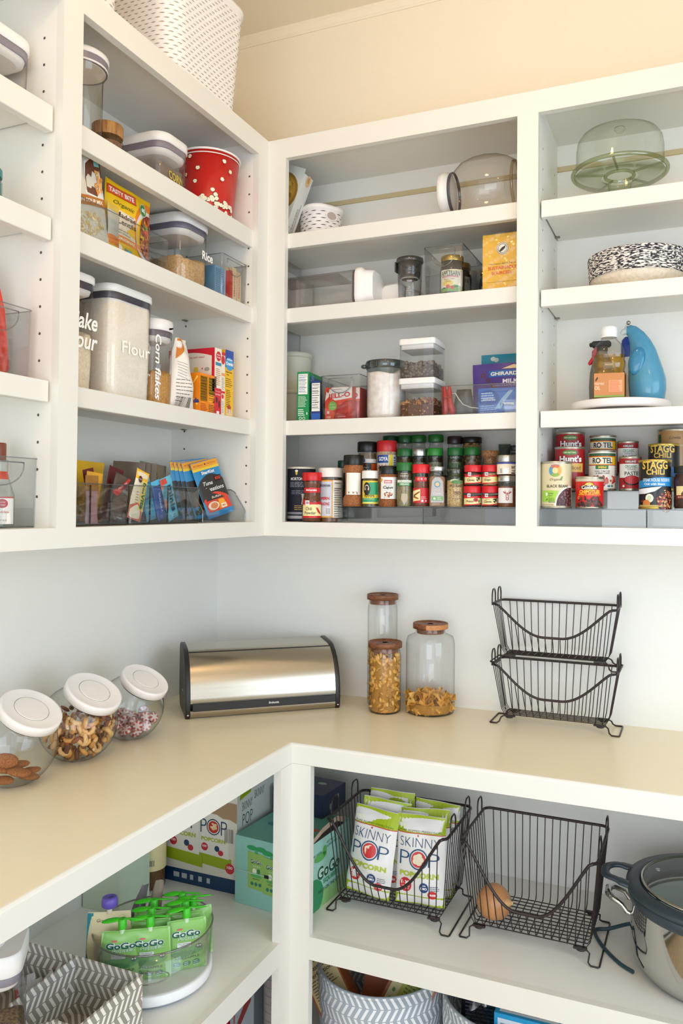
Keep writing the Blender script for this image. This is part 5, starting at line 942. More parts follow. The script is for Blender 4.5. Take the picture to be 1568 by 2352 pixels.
# ---- second shelf (z L2)
openbin('storage_bin', 'long clear bin of pouches on the snack shelf of the left cabinet', (-.0440, -.6950, L2), .325, .16, .082, 'clear handled bins', slot=False, rot=HP)
b = B(); e_ = clear('#d6dade', '#6f777c', .18, .5, .05, 'acrylic_edge')
def d_tasty(d, w, h):
    d.poly([(-w*.48, h*.0), (w*.48, h*.0), (w*.48, h*.97), (-w*.48, h*.97)], '#f3c20c', 1); d.rect(-w*.48, h*.20, w*.28, h*.285, '#ee8a24', 2); d.rect(-w*.48, h*.285, w*.1, h*.62, '#eadfcb', 2)
    P = [(w*.48, h*.93)]+[(w*.40-w*.33*math.sin(a), h*.50+h*.42*math.cos(a)) for a in [i*.12 for i in range(23)]]+[(w*.48, h*.05)]; d.poly(P, '#ee8226', 3)
    P = [(w*.48, h*.82)]+[(w*.42-w*.33*math.sin(a), h*.46+h*.36*math.cos(a)) for a in [i*.12 for i in range(24)]]+[(w*.48, h*.07)]; d.poly(P, '#e2ddd8', 4)
    P = [(w*.48, h*.77)]+[(w*.44-w*.26*math.sin(a), h*.45+h*.32*math.cos(a)) for a in [i*.12 for i in range(24)]]+[(w*.48, h*.10)]; d.poly(P, '#7a2a12', 5)
    R = random.Random(9)
    for i in range(120):
        u, v = R.uniform(w*.21, w*.475), R.uniform(h*.12, h*.74)
        if ((u-w*.44)/(w*.25))**2+((v-h*.45)/(h*.31))**2 < 1: d.ell(u, v, .0042, .0034, R.choice(['#a8401c', '#c85a26', '#8a2e14', '#d9843c', '#6a2010']), 5.4+.008*i, 7, R.uniform(0, 3))
    d.poly([(w*.23, h*.66), (w*.30, h*.58), (w*.40, h*.60), (w*.33, h*.52), (w*.26, h*.56)], '#3f7a2c', 7); d.ell(w*.34, h*.50, .010, .006, '#e8502a', 7); d.ell(w*.35, h*.56, .005, .004, '#a8cf4a', 7.4)
    d.rect(-w*.48, h*.80, w*.10, h*.925, '#c43a22', 4); d.rect(-w*.47, h*.812, w*.09, h*.913, '#e05a36', 4.3); d.text('TASTY BITE', -w*.20, h*.862, .0105, '#fbf4ea', 6, w*.50, .035); d.ell(w*.27, h*.80, .0135, .0145, '#f1efe0', 7, 20); d.ell(w*.27, h*.80, .0122, .0132, '#3f8a34', 7.4, 20); d.text('60', w*.27, h*.805, .0095, '#ffffff', 9, .014, .05)
    d.text('Organic', -w*.16, h*.70, .012, '#2f5a1c', 6, w*.44, .0, .3); d.text('INDIAN', w*.0, h*.605, .003, '#6a4a30', 6, .014); d.text('Madras', -w*.13, h*.565, .0115, '#4a1c1c', 6, w*.42, .01); d.text('Lentils', -w*.10, h*.475, .0115, '#4a1c1c', 6, w*.38, .01); d.text('ORIGINAL', -w*.10, h*.243, .006, '#f8e8c0', 6, w*.42, .03); d.lines(-w*.42, h*.36, w*.05, 2, .006, '#b09a80', 6, .3)
    d.ell(-w*.24, h*.11, .011, .009, '#f4f1e6', 4, 18); d.rect(-w*.24-.010, h*.11-.006, -w*.24+.010, h*.11, '#4f9a5a', 5); d.text('ORGANIC', -w*.24, h*.11-.003, .003, '#f4f1e6', 7, .016, .02); d.rect(-w*.12, h*.08, w*.06, h*.145, '#7ab8c8', 4); d.rect(-w*.11, h*.085, -w*.04, h*.14, '#4f9a7a', 5); d.poly([(-w*.11, h*.13), (-w*.07, h*.14), (-w*.08, h*.12)], '#e87a2a', 6)
pouch('lentil_pouch', 'yellow Indian lentils pouch standing in the long clear bin', 'pouch', (-.0750, -.4830, L2+.0035), (-.0, .035, HP), .148, .160, .026, '#f3c20c', d_tasty, 'pouches in the long snack bin', seed=2, wav=.0012)
def d_soup(d, w, h):
    d.rect(-w*.49, h*.40, w*.49, h*.99, '#e6e2dc', 1); d.poly([(-w*.05, h*.52), (w*.49, h*.48), (w*.49, h*.93), (w*.28, h*.97), (w*.05, h*.88), (-w*.03, h*.7)], '#f2efe8', 2); d.poly([(.0, h*.54), (w*.49, h*.50), (w*.49, h*.91), (w*.28, h*.945), (w*.08, h*.86), (.0, h*.7)], '#6d3f2c', 3); d.blobs(w*.36, h*.66, w*.12, h*.14, 36, ['#e8b070', '#d48a3c', '#f0d8b0', '#e09a4a'], .006, 4, 4); d.rect(w*.30, h*.85, w*.44, h*.93, '#8acfd0', 5)
    d.poly([(-w*.49, h*.40), (w*.49, h*.40), (w*.49, h*.50), (-w*.49, h*.51)], '#b8711e', 6); d.text('ONION SOUP MIX', -w*.02, h*.455, .0075, '#f8f2e6', 7, w*.86, .03); d.ring(-w*.22, h*.84, .003, .0062, '#b8861c', 7, 14); d.ell(-w*.22, h*.84, .003, .003, '#4a3c18', 7)
    d.blobs(-w*.02, h*.20, w*.42, h*.13, 100, ['#e8d19a', '#dcc088', '#f0dcae', '#cfae74'], .0062, 2, 6, .28)
pouch('soup_mix_packet', 'onion soup mix packet with a brown band hanging over the bin edge', 'packet', (-.0560, -.6130, L2+.0035), (0, -.20, HP), .112, .180, .014, '#ddd7ca', d_soup, 'pouches in the long snack bin', seed=7, wav=.001)
pouch('snack_bag', 'clear-fronted grey bag with an orange base between the soup mix and the lentils pouch', 'bag', (-.060, -.5420, L2+.0035), (0, 0, HP+.1), .040, .105, .012, '#c9c6bc', lambda d, w, h: (d.rect(-w*.5, 0, w*.5, h*.16, '#d9a82a', 1), d.rect(-w*.5, h*.16, w*.5, h*.34, '#e07a28', 1), d.rect(-w*.5, h*.85, w*.5, h, '#d8b84a', 1)), 'pouches in the long snack bin', seed=6)
oxo('wide clear container of brown rice lettered Rice', -.1420, -.2415, L2, .126, .172, .180, .034, '#d7b588', .40, lambda d, w, h: d.text('Rice', w*.84, h*.53, .022, '#fbf9f4', 2, .046, .03), '#7a7286', fill2='#bf9a6a', lidh=.020)
openbin('storage_bin', 'clear handled bin of candy boxes beside the rice container', (-.0300, -.1720, L2), .1190, .20, .112, 'clear handled bins', rot=HP)
carton('biscuit_packet', 'pale blue packet of tiny print inside the candy bin', 'packet', (-.085, -.1370, L2+.0032), HP, .050, .050, .085, '#6f9fc4', (('f', lambda d: (d.rect(0, 0, .05, .085, '#78a6ca', 1), d.lines(.004, .078, .040, 14, .005, '#3f6f9c', 2, .35), d.rect(.042, 0, .05, .085, '#a8c4dc', 2))),), 'sweets in the candy bin')
carton('candy_box', 'thin red candy box inside the candy bin', 'box', (-.070, -.1060, L2+.0032), HP, .009, .050, .083, '#d8361e', (), 'sweets in the candy bin')
for k, (y, lab) in enumerate(((-.0920, 'cream malt-ball candy box, left of two in the candy bin'), (-.0700, 'cream malt-ball candy box, right of two in the candy bin'))):
    carton('candy_box', lab, 'box', (-.068, y, L2+.0032), HP, .0185, .045, .094-.006*k, '#e8c592', (('f', lambda d: (d.rect(0, 0, .0185, .086, '#ecca98', 1), d.ell(.009, .048, .0062, .033, '#f0d4a8', 2, 16), d.ring(.009, .075, .0045, .0055, '#d8472c', 3, 12, 0, 3.14), d.text('WHOPPERS', .009, .046, .0068, '#d8301e', 3, .058, .04, 0, -HP))),), 'sweets in the candy bin')
# ---- top shelf (z L1)
def rlid(desc, x, y): pass
t = T('cereal_dispenser', 'tall round clear container with a grey and white lid on the top shelf', 'canister', (-.0850, -.6170, L1), HP); pl = clear('#faf6ee', '#b8a888', .055, .5, .03, 'clear_tube')
B().loft([(circ(.040), 0), (circ(.043), .005), (circ(.045), .135), (circ(.053), .150)], pl, True, False).obj('body', t); B().loft([(circ(.0535), .150), (circ(.054), .168)], col('#807a86', .4)).obj('gasket', t)
B().loft([(circ(.048), .1495), (circ(.0545), .1515), (circ(.0545), .1545), (circ(.052), .155)], WLID).obj('seal_ring', t); B().loft([(circ(.0545), .168), (circ(.056), .170), (circ(.056), .178), (circ(.048), .184), (circ(.040), .186)], WLID).obj('lid', t)
t = jar('wood_lid_jar', 'low glass jar with a bronze wooden lid behind the tall round container', -.120, -.4950, L1, .0335, .098, '#a8733c', .026, '#8a5a3c', .8, [(.95, 0), (1, .05), (1, .85), (.9, .93), (.9, 1)], None, None, 'jar', 1.0, lidm=wood('bronze_wood', '#8f6034', '#b98a50'), rot=HP)
t = oxo('wide clear container holding popcorn kernels in a bag on the top left shelf', -.1400, -.3350, L1, .118, .180, .128, .034, None, .5, None, '#8a8292', lidh=.018)
pouch('popcorn_bag_insert', 'brown bag lettered corn inside the wide clear container', 'bag', (-.075, -.331, L1+.004), HP, .092, .062, .012, '#7a6a60', lambda d, w, h: (d.text('CORN', w*.18, h*.66, .020, '#d8c04a', 2, .060, .04, line='#4a3a28')), None, seed=2)
t = T('popcorn_bucket', 'red popcorn bucket with white popcorn print and a white rolled rim', 'bucket', (-.0950, -.1430, L1), HP); rr = lambda z: .0610+(.0790-.0610)*z/.162
B().loft([(circ(rr(0), 44), 0), (circ(rr(.158), 44), .158), (circ(rr(.158)-.002, 44), .158), (circ(rr(.01)-.002, 44), .01)], col('#bf1f18', .35)).obj('body', t)
b = B(); 
for zz in (.1505, .160): b.tube([((rr(zz)+.0008)*math.cos(a), (rr(zz)+.0008)*math.sin(a), zz) for a in [i*math.pi/22 for i in range(44)]], .0016 if zz < .155 else .0026, col('#f2ece8', .35), 6, True)
B().tube([((rr(.1505)+.0006)*math.cos(a), (rr(.1505)+.0006)*math.sin(a), .1505) for a in [i*math.pi/22 for i in range(44)]], .0014, col('#f2ece8', .35), 6, True).obj('rim_stripe', t)
B().tube([((rr(.160)+.0006)*math.cos(a), (rr(.160)+.0006)*math.sin(a), .160) for a in [i*math.pi/22 for i in range(44)]], .0028, col('#f2ece8', .35), 8, True).obj('rim', t)
d = D(cyl(lambda z: rr(z)+.0002, toward(-.095, -.143)-HP), .005); R = random.Random(21)
def kern(u, v, s, l):
    for k in range(5): a = R.uniform(0, 6.28); d.ell(u+s*.5*math.cos(a), v+s*.45*math.sin(a), s*.55, s*.5, '#1e120c', l, 10)
    for k in range(6): a = k*1.05+R.uniform(-.3, .3); d.ell(u+s*.45*math.cos(a), v+s*.4*math.sin(a), s*.46, s*.42, '#f3ead2', l+.7+.05*k, 10)
    d.ell(u+s*.1, v, s*.2, s*.16, '#d9c48c', l+1.5, 8)
for u, v in ((-.050, .142), (-.028, .112), (.040, .135), (-.035, .080), (.035, .090), (.060, .115), (-.065, .100), (.010, .060), (.02, .02)): kern(u, v, .0062, 2)
for i in range(46):
    u = R.uniform(-.062, .075); v = R.uniform(.004, .060-abs(u-.012)*.55)
    kern(u, v, .0066, 3+.06*i)
d.obj(t, 'popcorn_print')
# ---- floor of the left bay: snack organisers
def organiser(desc, y0, y1, divs, h=.085, grp='clear snack organisers'):
    t = T('snack_organiser', desc, 'organiser', (-.0300, y0, ZOB), HP, grp); w = y1-y0; dd = .22; k = .0022; a = ACR(); e = clear('#d6dade', '#6f777c', .18, .5, .05, 'acrylic_edge'); r = .006
    L = [(rrect(w-.004, dd-.004, r, 3, w/2, dd/2), .0008), (rrect(w, dd, r, 3, w/2, dd/2), h), (rrect(w-2*k, dd-2*k, r-.003, 3, w/2, dd/2), h), (rrect(w-2*k-.004, dd-2*k-.004, r-.003, 3, w/2, dd/2), .003)]
    B().loft(L, a).obj('body', t); B().tube([(x, y, h-.0002) for x, y in rrect(w-.001, dd-.001, r, 3, w/2, dd/2)], .0014, e, 5, True).obj('rim', t)
    B().tube([(x, y, .0022) for x, y in rrect(w-.004, dd-.004, r, 3, w/2, dd/2)], .0016, clear('#8a8884', '#4a4846', .1, .4, .1, 'acrylic_foot'), 5, True).obj('base_edge', t)
    for q in divs: b = B(); b.box(q-y0-.0009, .003, .004, q-y0+.0009, dd-.003, h-.004, a); b.box(q-y0-.0012, .0018, .004, q-y0+.0012, .0042, h-.003, clear('#8e8c88', '#55524e', .1, .4, .1, 'acrylic_seam')); b.obj('divider', t)
    return t
organiser('clear divided organiser with yellow-tipped snack bars on the left', -.6960, -.5140, (-.6272, -.5706)); organiser('clear divided organiser with blue snack bars in the middle', -.5110, -.2560, (-.4424, -.3791, -.3096))
t = T('snack_organiser', 'clear scooped organiser holding tuna pouches beside the cabinet side', 'organiser', (-.0280, -.2500, ZOB), HP, 'clear snack organisers'); a = ACR(); w = .1950; dd = .21
b = B(); b.box(0, 0, .001, w, dd, .0032, a); b.obj('base', t); B().box(0, dd-.002, .003, w, dd, .085, a).obj('back', t); B().box(0, 0, .003, w, .002, .032, a).obj('front', t)
for xx in (0, w-.0022): 
    b = B(); P = [(0, .003), (0, .030), (.004, .036), (.020, .060), (.032, .078), (.044, .085), (dd, .085), (dd, .003)]; n = 8; b.add([(xx, p, q) for p, q in P]+[(xx+.0022, p, q) for p, q in P], [tuple(range(n)), tuple(range(n, 2*n))[::-1]]+[(i, n+i, n+(i+1) % n, (i+1) % n) for i in range(n)], a); b.obj('side', t)
    B().tube([(xx+.0011, p, q) for p, q in P[:7]], .0015, clear('#d6dade', '#6f777c', .18, .5, .05, 'acrylic_edge'), 5).obj('side_edge', t)
# tuna pouches
def d_tuna(d, w, h, full=True):
    d.rect(-w*.49, h*.88, w*.49, h*.99, '#f2a63a', 1); d.rect(-w*.49, h*.84, w*.49, h*.885, '#f3cc3a', 1); d.text('90 Calories', -w*.25, h*.935, .0042, '#c2522a', 3, w*.34, 0, .1); d.text('12g Protein', w*.24, h*.935, .0042, '#c2522a', 3, w*.34, 0, .1); d.ell(0, h*.935, .0018, .0022, '#3a2410', 3)
    if not full: return
    d.text('StarKist', 0, h*.79, .0085, '#f2f4f6', 3, w*.50, .04, .1, line='#1c4a8a'); P = [(-w*.49, h*.30), (-w*.49, h*.58)]+[(-w*.38+w*.8*k/8, h*.66+.014*math.sin(k*.39)) for k in range(9)]+[(w*.49, h*.62), (w*.49, h*.30)]; d.poly(P, '#34302e', 2)
    d.text('Tuna', -w*.14, h*.60, .0100, '#f4f2ee', 4, w*.34, .01, .3); d.text('Creations', w*.04, h*.49, .0110, '#f4f2ee', 4, w*.72, .01, .3); d.rect(w*.14, h*.60, w*.42, h*.70, '#2a1614', 4); d.text('BOLD', w*.28, h*.65, .0075, '#d8442c', 6, w*.22, .04)
    P = [(-w*.40, h*.10)]+[(-w*.46+w*.9*k/8, h*.32+.016*math.sin(k*.4)) for k in range(9)]+[(w*.48, h*.10)]; d.poly(P, '#d8472e', 3); d.text('Buffalo', 0, h*.345, .0060, '#f8e4d0', 5, w*.34, 0, .2); d.ell(-w*.18, h*.20, .018, .011, '#e8dcc8', 4); d.ell(-w*.16, h*.20, .012, .008, '#d88a5a', 5); d.poly([(.0, h*.12), (w*.02, h*.29), (w*.22, h*.28), (w*.34, h*.12)], '#ee8c22', 4); d.ell(w*.14, h*.24, .010, .007, '#f4a83a', 5); d.rect(w*.08, h*.12, w*.28, h*.20, '#f0e0c0', 6); d.text('NEW', w*.18, h*.16, .004, '#c8341c', 8, w*.12, .03); d.rect(-w*.49, h*.0, w*.49, h*.06, '#2f86c2', 4)
tp = [(-.120, -.1640, 4, .16), (-.110, -.1520, 3, .20), (-.100, -.1410, 2, .24), (-.090, -.1300, 1, .28), (-.066, -.1090, 0, .36)]
for k, (x, y, i, lean) in enumerate(tp):
    lab = {0: 'front tuna pouch with an orange Buffalo panel in the scooped organiser', 4: 'rearmost tuna pouch with an orange top in the scooped organiser', 3: 'second tuna pouch from the back in the scooped organiser', 2: 'middle tuna pouch of the five in the scooped organiser', 1: 'tuna pouch directly behind the front one in the scooped organiser'}[i]
    pp = pouch('tuna_pouch', lab, 'pouch', (x, y, ZOB+.0035), 0, .088, .150, .009, '#2f8fc8', (lambda d, w, h: d_tuna(d, w, h, True)) if i == 0 else (lambda d, w, h: (d_tuna(d, w, h, False), d.rect(-w*.49, h*.2, w*.49, h*.66, '#2a2422', 2), d.blobs(-w*.3, h*.14, w*.15, h*.10, 12, ['#6a3a2a', '#4a5a2a'], .006, 3))), 'tuna pouches in the scooped organiser', seed=k, wav=.0006)
    pp.rotation_euler = Euler((0, 0, 0)); pp.rotation_mode = 'XYZ'
    M = Matrix.Rotation(HP-.35, 4, 'Z') @ Matrix.Rotation(-lean*.55, 4, 'X') @ Matrix.Rotation(-lean*.75, 4, 'Y'); pp.rotation_euler = M.to_euler(); pp.location = (x, y, ZOB+.0035+.002+.044*math.sin(lean*.75))
# snack bars
def bar(desc, x, y, w, h, c, tilt, deco=None, seed=1, z=0, th=.010, yaw=0, grp='snack bars in the organisers', name='snack_bar'):
    p = pouch(name, desc, 'snack bar', (x, y, ZOB+.0045+z), 0, w, h, th, c, deco, grp, seed=seed, wav=.0016); M = Matrix.Rotation(HP+yaw, 4, 'Z') @ Matrix.Rotation(tilt, 4, 'Y'); p.rotation_euler = M.to_euler(); p.location.z += abs(math.sin(tilt))*w*.5; return p
top = lambda c, k=.8: (lambda d, w, h: d.rect(-w*.5, h*k, w*.5, h, c, 1))
bar('grey-blue wrapped bar in the first compartment from the left', -.060, -.660, .050, .072, '#667482', -.05, top('#b89a74', .75), 1)
bar('pink bar with a tan top in the second compartment', -.052, -.602, .036, .098, '#b08488', 0, top('#9c6c26', .68), 2); bar('gold foil bar standing on edge behind the pink bar', -.075, -.588, .036, .104, '#d8a024', .15, None, 3, yaw=-.3)
bar('yellow-topped bar at the back of the second compartment', -.120, -.600, .050, .128, '#e6b51e', .05, None, 4, yaw=.3); bar('dark red crimped bar near the second divider', -.085, -.555, .034, .112, '#6c1c22', -.2, None, 5)
bar('dark red crimped bar rising over the third compartment', -.075, -.530, .046, .116, '#5c161c', .25, None, 6); bar('wide bright yellow wrapper flap at the back of the organiser', -.150, -.510, .100, .132, '#eab71c', .03, None, 7)
bar('second yellow wrapper end behind the dark red bars', -.135, -.575, .060, .122, '#e4b228', -.08, None, 8)
def d_kind(d, w, h): d.rect(-w*.5, h*.15, w*.5, h, '#3f3a38', 1); d.poly([(-w*.5, h*.55), (w*.3, h*.98), (w*.5, h*.98), (-w*.2, h*.50)], '#c83232', 2); d.text('PROTEIN', .0, h*.76, .0045, '#f0d8d4', 4, w*.6, .02, 0, .75); d.rect(w*.05, h*.05, w*.42, h*.7, '#8a9a98', 2)
bar('dark bar with a red diagonal stripe in the third compartment', -.052, -.535, .052, .098, '#5a4a40', .28, d_kind, 9)
def d_bel(d, w, h): d.rect(-w*.5, h*.80, w*.5, h, '#f0b81c', 1); d.rect(-w*.05, h*.20, w*.48, h*.80, '#f4dd78', 2); d.poly([(-w*.5, 0), (w*.48, 0), (w*.3, h*.2), (-w*.1, h*.34), (-w*.5, h*.26)], '#c8644a', 3); d.text('belVita', w*.2, h*.50, .0135, '#2c6a3a', 5, h*.54, .03, 0, -HP); d.ell(-w*.22, h*.80, .006, .008, '#5a2a24', 3, 12); d.text('NEW', -w*.22, h*.80, .003, '#f0e8dc', 5, .009); d.lines(-w*.3, h*.55, -w*.1, 5, .006, '#c89a6a', 3)
bar('belVita-lettered cream and yellow biscuit bar leaning in the middle organiser', -.050, -.476, .044, .112, '#ecdfc4', .28, d_bel, 10)
bl_ = lambda c: (lambda d, w, h: (d.rect(-w*.5, h*.88, w*.5, h, '#4aa6cc', 1), d.rect(-w*.5, h*.5, w*.5, h*.88, c, 1)))
bar('grey-blue bar leaning just right of the belVita bar', -.062, -.430, .036, .090, '#56677c', -.22, None, 11); bar('light blue bar with a dark band, first of the blue bars', -.055, -.408, .032, .100, '#3f98bc', -.28, bl_('#2c6f96'), 12); bar('deep blue bar between two light blue bars', -.052, -.372, .030, .094, '#2c56a0', -.34, lambda d, w, h: (d.rect(-w*.5, h*.88, w*.5, h, '#58b0d8', 1), d.text('GRANOLA', 0, h*.45, .005, '#c8d8f0', 3, h*.5, .02, 0, -HP)), 13)
def d_mini(d, w, h): d.rect(-w*.5, h*.86, -w*.0, h*.98, '#c84a3c', 2); d.rect(-w*.5, h*.3, -w*.28, h*.86, '#e08a72', 2); d.text('minis', w*.08, h*.50, .0155, '#234a5c', 4, h*.62, .03, 0, -HP); d.lines(-w*.1, h*.12, w*.2, 2, .005, '#2c5a70', 3)
bar('light blue minis bar leaning right in the middle organiser', -.046, -.338, .040, .102, '#5fb4d0', -.36, d_mini, 14)
for k, (y, lab) in enumerate(((-.345, 'brown foil sachet, leftmost of four behind the organiser'), (-.330, 'brown foil sachet, second of four behind the organiser'), (-.312, 'brown foil sachet, third of four behind the organiser'))):
    bar(lab, -.190+.004*k, y+.01, .075, .140, '#7a6654', .06, None, 15+k, yaw=-1.0, grp='brown foil sachets', name='foil_sachet', th=.006)
bar('broad brown foil sachet with dark lettering in front of the other sachets', -.175, -.262, .105, .138, '#8c7a62', .08, lambda d, w, h: (d.rect(-w*.42, h*.70, -w*.18, h*.94, '#4a3c30', 1), d.text('DARK', -w*.30, h*.87, .005, '#9a866c', 3, .02, .03), d.text('CAFE', -w*.30, h*.78, .005, '#9a866c', 3, .02, .03), d.text('STICKS', w*.2, h*.66, .006, '#5a4a3a', 2, .05, 0, 0, -1.3)), 19, grp='brown foil sachets', name='foil_sachet', th=.006)
# ---- bay further left
oxo('wide clear container at the far left of the top shelf', -.150, -.8450, L1, .170, .190, .118, .034, None, .5, None, '#8f8a98', lidh=.018)
jar('teal_jar', 'teal jar just visible at the left edge of the frame', -.080, -.852, L2, .030, .065, '#1f7a78', .014, '#2a8a80', .9, None, None, None, 'jar', 1.0)
openbin('storage_bin', 'clear handled bin holding a red pot holder at the left edge', (-.0480, -.9300, L3), .1640, .19, .130, 'clear handled bins', rot=HP)
t = T('pot_holder', 'red rounded silicone pot holder standing in the clear bin at the left edge', 'pot holder', (-.110, -.8400, L3+.004), HP-.1); b = B()
P = [(-.075, .02), (-.068, .006), (-.05, 0), (.045, 0), (.060, .006), (.067, .022), (.064, .06), (.056, .13), (.046, .165), (.026, .192), (0, .205), (-.03, .205), (-.06, .19), (-.072, .15)]
b.prism(P, -.006, .006, col('#d63a26', .5)); b.obj('body', t)
b = B(); b.prism([(x*.8, .02+z*.8) for x, z in P], -.0075, -.006, col('#cf3422', .5)); b.obj('quilted_pad', t)
openbin('storage_bin', 'clear handled bin with sprinkles on the cabinet floor at the left edge', (-.0480, -.9200, ZOB), .1740, .19, .128, 'clear handled bins', rot=HP)
jar('sprinkles_bottle', 'bottle of green and red sprinkles with a brown cap in the floor bin', -.082, -.8120, ZOB+.0035, .0310, .150, '#7a3a22', .030, '#4a7a5a', .42, [(1, 0), (1, .46), (.8, .62), (.62, .80), (.62, 1)], lambda d, r, H: (d.rect(-.03, .004, .036, H*.42, '#eeeae6', 1), d.rect(-.03, H*.42, .036, H*.44, '#b83a3a', 2), d.ell(.010, H*.34, .011, .008, '#b8404a', 2, 16), d.text('Betty', .010, H*.36, .003, '#f4e4e4', 4, .012), d.text('Crocker', .010, H*.32, .003, '#f4e4e4', 4, .013), d.text('sprinkles', .006, H*.21, .006, '#c25a5a', 3, .034, 0, .2), d.text('NET WT 8 OZ', .008, H*.09, .003, '#777777', 3, .022), d.rect(-.022, H*.70, .024, H*.82, '#e2452f', 2)), None, 'bottle', .52)
# ---- baskets on top of the left cabinet
vbasket('wicker_basket', 'large white moulded basket on top of the left cabinet nearest the corner', (-.1500, -.2380, ZT), HP, .330, .262, .300, .055, .0098, 'white baskets on top of the cabinet', ((-.0, .245, .040, .022),), .875, '#a89884', .0215)
vbasket('wicker_basket', 'white moulded basket at the top edge, left of the large one', (-.1350, -.7550, ZT), HP, .400, .262, .300, .055, .0098, 'white baskets on top of the cabinet', (), .93, '#a89884', .0215)
# ---------------- on the worktop ----------------
# tilted candy jars
def candyjar(desc, x, y, R_, rz=0):
    t = T('candy_jar', desc, 'jar', (x, y, ZC), rz, 'tilted glass candy jars'); g = clear('#fcfcfb', '#9fa6a4', .05, .5, .015, 'jar_glass'); n = Vector((math.sin(.56), 0, math.cos(.56))); c = Vector((0, 0, R_*.93))
    q = n.to_track_quat('Z', 'Y').to_matrix(); L = []; N = 40
    prof = []
    for i in range(3, 19): a = math.pi*i/19; prof.append((R_*math.sin(a), -R_*math.cos(a)))
    prof = [p for p in prof if p[1] < R_*.66]; prof += [(R_*.70, R_*.72), (R_*.665, R_*.78), (R_*.665, R_*.86)]
    prof = [(.001, -R_)]+[(R_*math.sin(math.pi*i/40), -R_*math.cos(math.pi*i/40)) for i in range(2, 6, 2)]+prof
    for r, h in prof:
        loop = []
        for k in range(N):
            a = 2*math.pi*k/N; p = c+q @ Vector((r*math.cos(a), r*math.sin(a), h)); p.z = max(p.z, .0008); 
            loop.append(tuple(p))
        L.append(loop)
    B().loft(L, g, True, False).obj('glass_bowl', t)
    def lid(prof, m, nm):
        L = [[tuple(c+q @ Vector((r*math.cos(2*math.pi*k/N), r*math.sin(2*math.pi*k/N), h))) for k in range(N)] for r, h in prof]; return B().loft(L, m).obj(nm, t)
    h = R_*.84; r = R_*.745
    lid([(r*.94, h-.003), (r*.94, h)], col('#4e5352', .4), 'seal'); lid([(r*.97, h), (r, h+.001), (r, h+.0145), (r*.985, h+.0175), (r*.93, h+.0185), (r*.90, h+.0178), (r*.56, h+.0172)], col('#efeae8', .38), 'lid'); lid([(r*.54, h+.0165), (r*.54, h+.0178), (r*.525, h+.0182)], col('#ece7e4', .38), 'lid_button')
    lid([(r*.56, h+.0166), (r*.56, h+.01735), (r*.535, h+.01735), (r*.535, h+.0166)], col('#a09a94', .6), 'button_groove')
    return t
JR = .0840
JX = (-.1800, -.1760, -.1740); JY = (-.6700, -.4960, -.3250)
candyjar('tilted glass candy jar of brown cookies with a white lid, leftmost of three', JX[0], JY[0], JR); candyjar('tilted glass candy jar full of mixed nuts, middle of three', JX[1], JY[1], JR, -.05); candyjar('tilted glass candy jar with red and white mints, nearest the bread box', JX[2], JY[2], JR*.93)
R = random.Random(31)
def inball(R, rad, zmax, cz, surf=.5):
    while True:
        p = Vector((R.uniform(-1, 1), R.uniform(-1, 1), R.uniform(-1, 1)))
        if p.length > 1: continue
        if R.random() < surf: p = p.normalized()
        p *= rad
        if p.z+cz < zmax and p.z+cz > .012: return p
b = B(); cz = JR*.93; cash = [col(c, .45) for c in ('#d9a45c', '#e0b070', '#cf9448', '#e6bc82')]; alm = [col(c, .55) for c in ('#8a4a26', '#7a3f20', '#96562e')]; pec = [col(c, .6) for c in ('#5e3420', '#6e4028')]; haz = [col(c, .5) for c in ('#dcb078', '#c99a5e')]
for i in range(230):
    p = inball(R, JR-.014, .100, cz, .65); p.z = max(p.z+cz, .010); q = Euler((R.uniform(0, 6), R.uniform(0, 6), R.uniform(0, 6))).to_matrix(); k = R.random()
    if k < .50:
        pts = [tuple(p+q @ Vector((.0105*math.cos(a), .0085*math.sin(a), 0))) for a in (-.2, .5, 1.2, 1.9, 2.6, 3.3)]; b.tube(pts, [.0028, .0045, .0052, .0052, .0045, .003], R.choice(cash), 7)
    elif k < .74: b.ell(p, (.0125, .0068, .0045), R.choice(alm), 8, 5, q)
    elif k < .88: b.ell(p, (.0145, .006, .0042), R.choice(pec), 8, 5, q)
    else: b.ell(p, (.0068, .0062, .0062), R.choice(haz), 8, 5)
o = b.obj('mixed_nuts'); o.location = (JX[1], JY[1], ZC); o['kind'] = 'stuff'; tag(o, 'mixed cashews, almonds and pecans filling the middle candy jar', 'nuts')
def cookie(p, q, k, lab):
    bb = B(); m = speckle('molasses_cookie', '#8a4d22', '#b06c34', 420, .85, .6); bb.ell((0, 0, 0), (.0240, .0150, .0062), m, 14, 6); o = bb.obj('cookie'); o.location = p; o.rotation_euler = q; tag(o, lab, 'cookie', 'cookies in the left jar')
for k, (dx, dy, dz, e, lab) in enumerate(((.030, .010, .0150, (0, .1, .3), 'oval brown cookie lying lowest at the front of the left jar'), (.010, -.030, .0165, (.1, 0, -.2), 'oval brown cookie at the lower left of the left jar'), (.012, .030, .0170, (0, 0, 1.2), 'oval brown cookie near the right wall of the left jar'), (.028, -.012, .0290, (.2, .2, .6), 'oval brown cookie resting on the two lowest ones'), (-.005, .020, .0310, (.1, -.1, .1), 'oval brown cookie in the middle of the small pile'), (-.005, -.026, .0340, (0, .35, .9), 'oval brown cookie leaning at the back left of the jar'), (.002, -.020, .0500, (1.2, .2, .8), 'oval brown cookie standing upright on top of the pile'))):
    cookie((JX[0]+dx, JY[0]+dy, ZC+dz), e, k, lab)
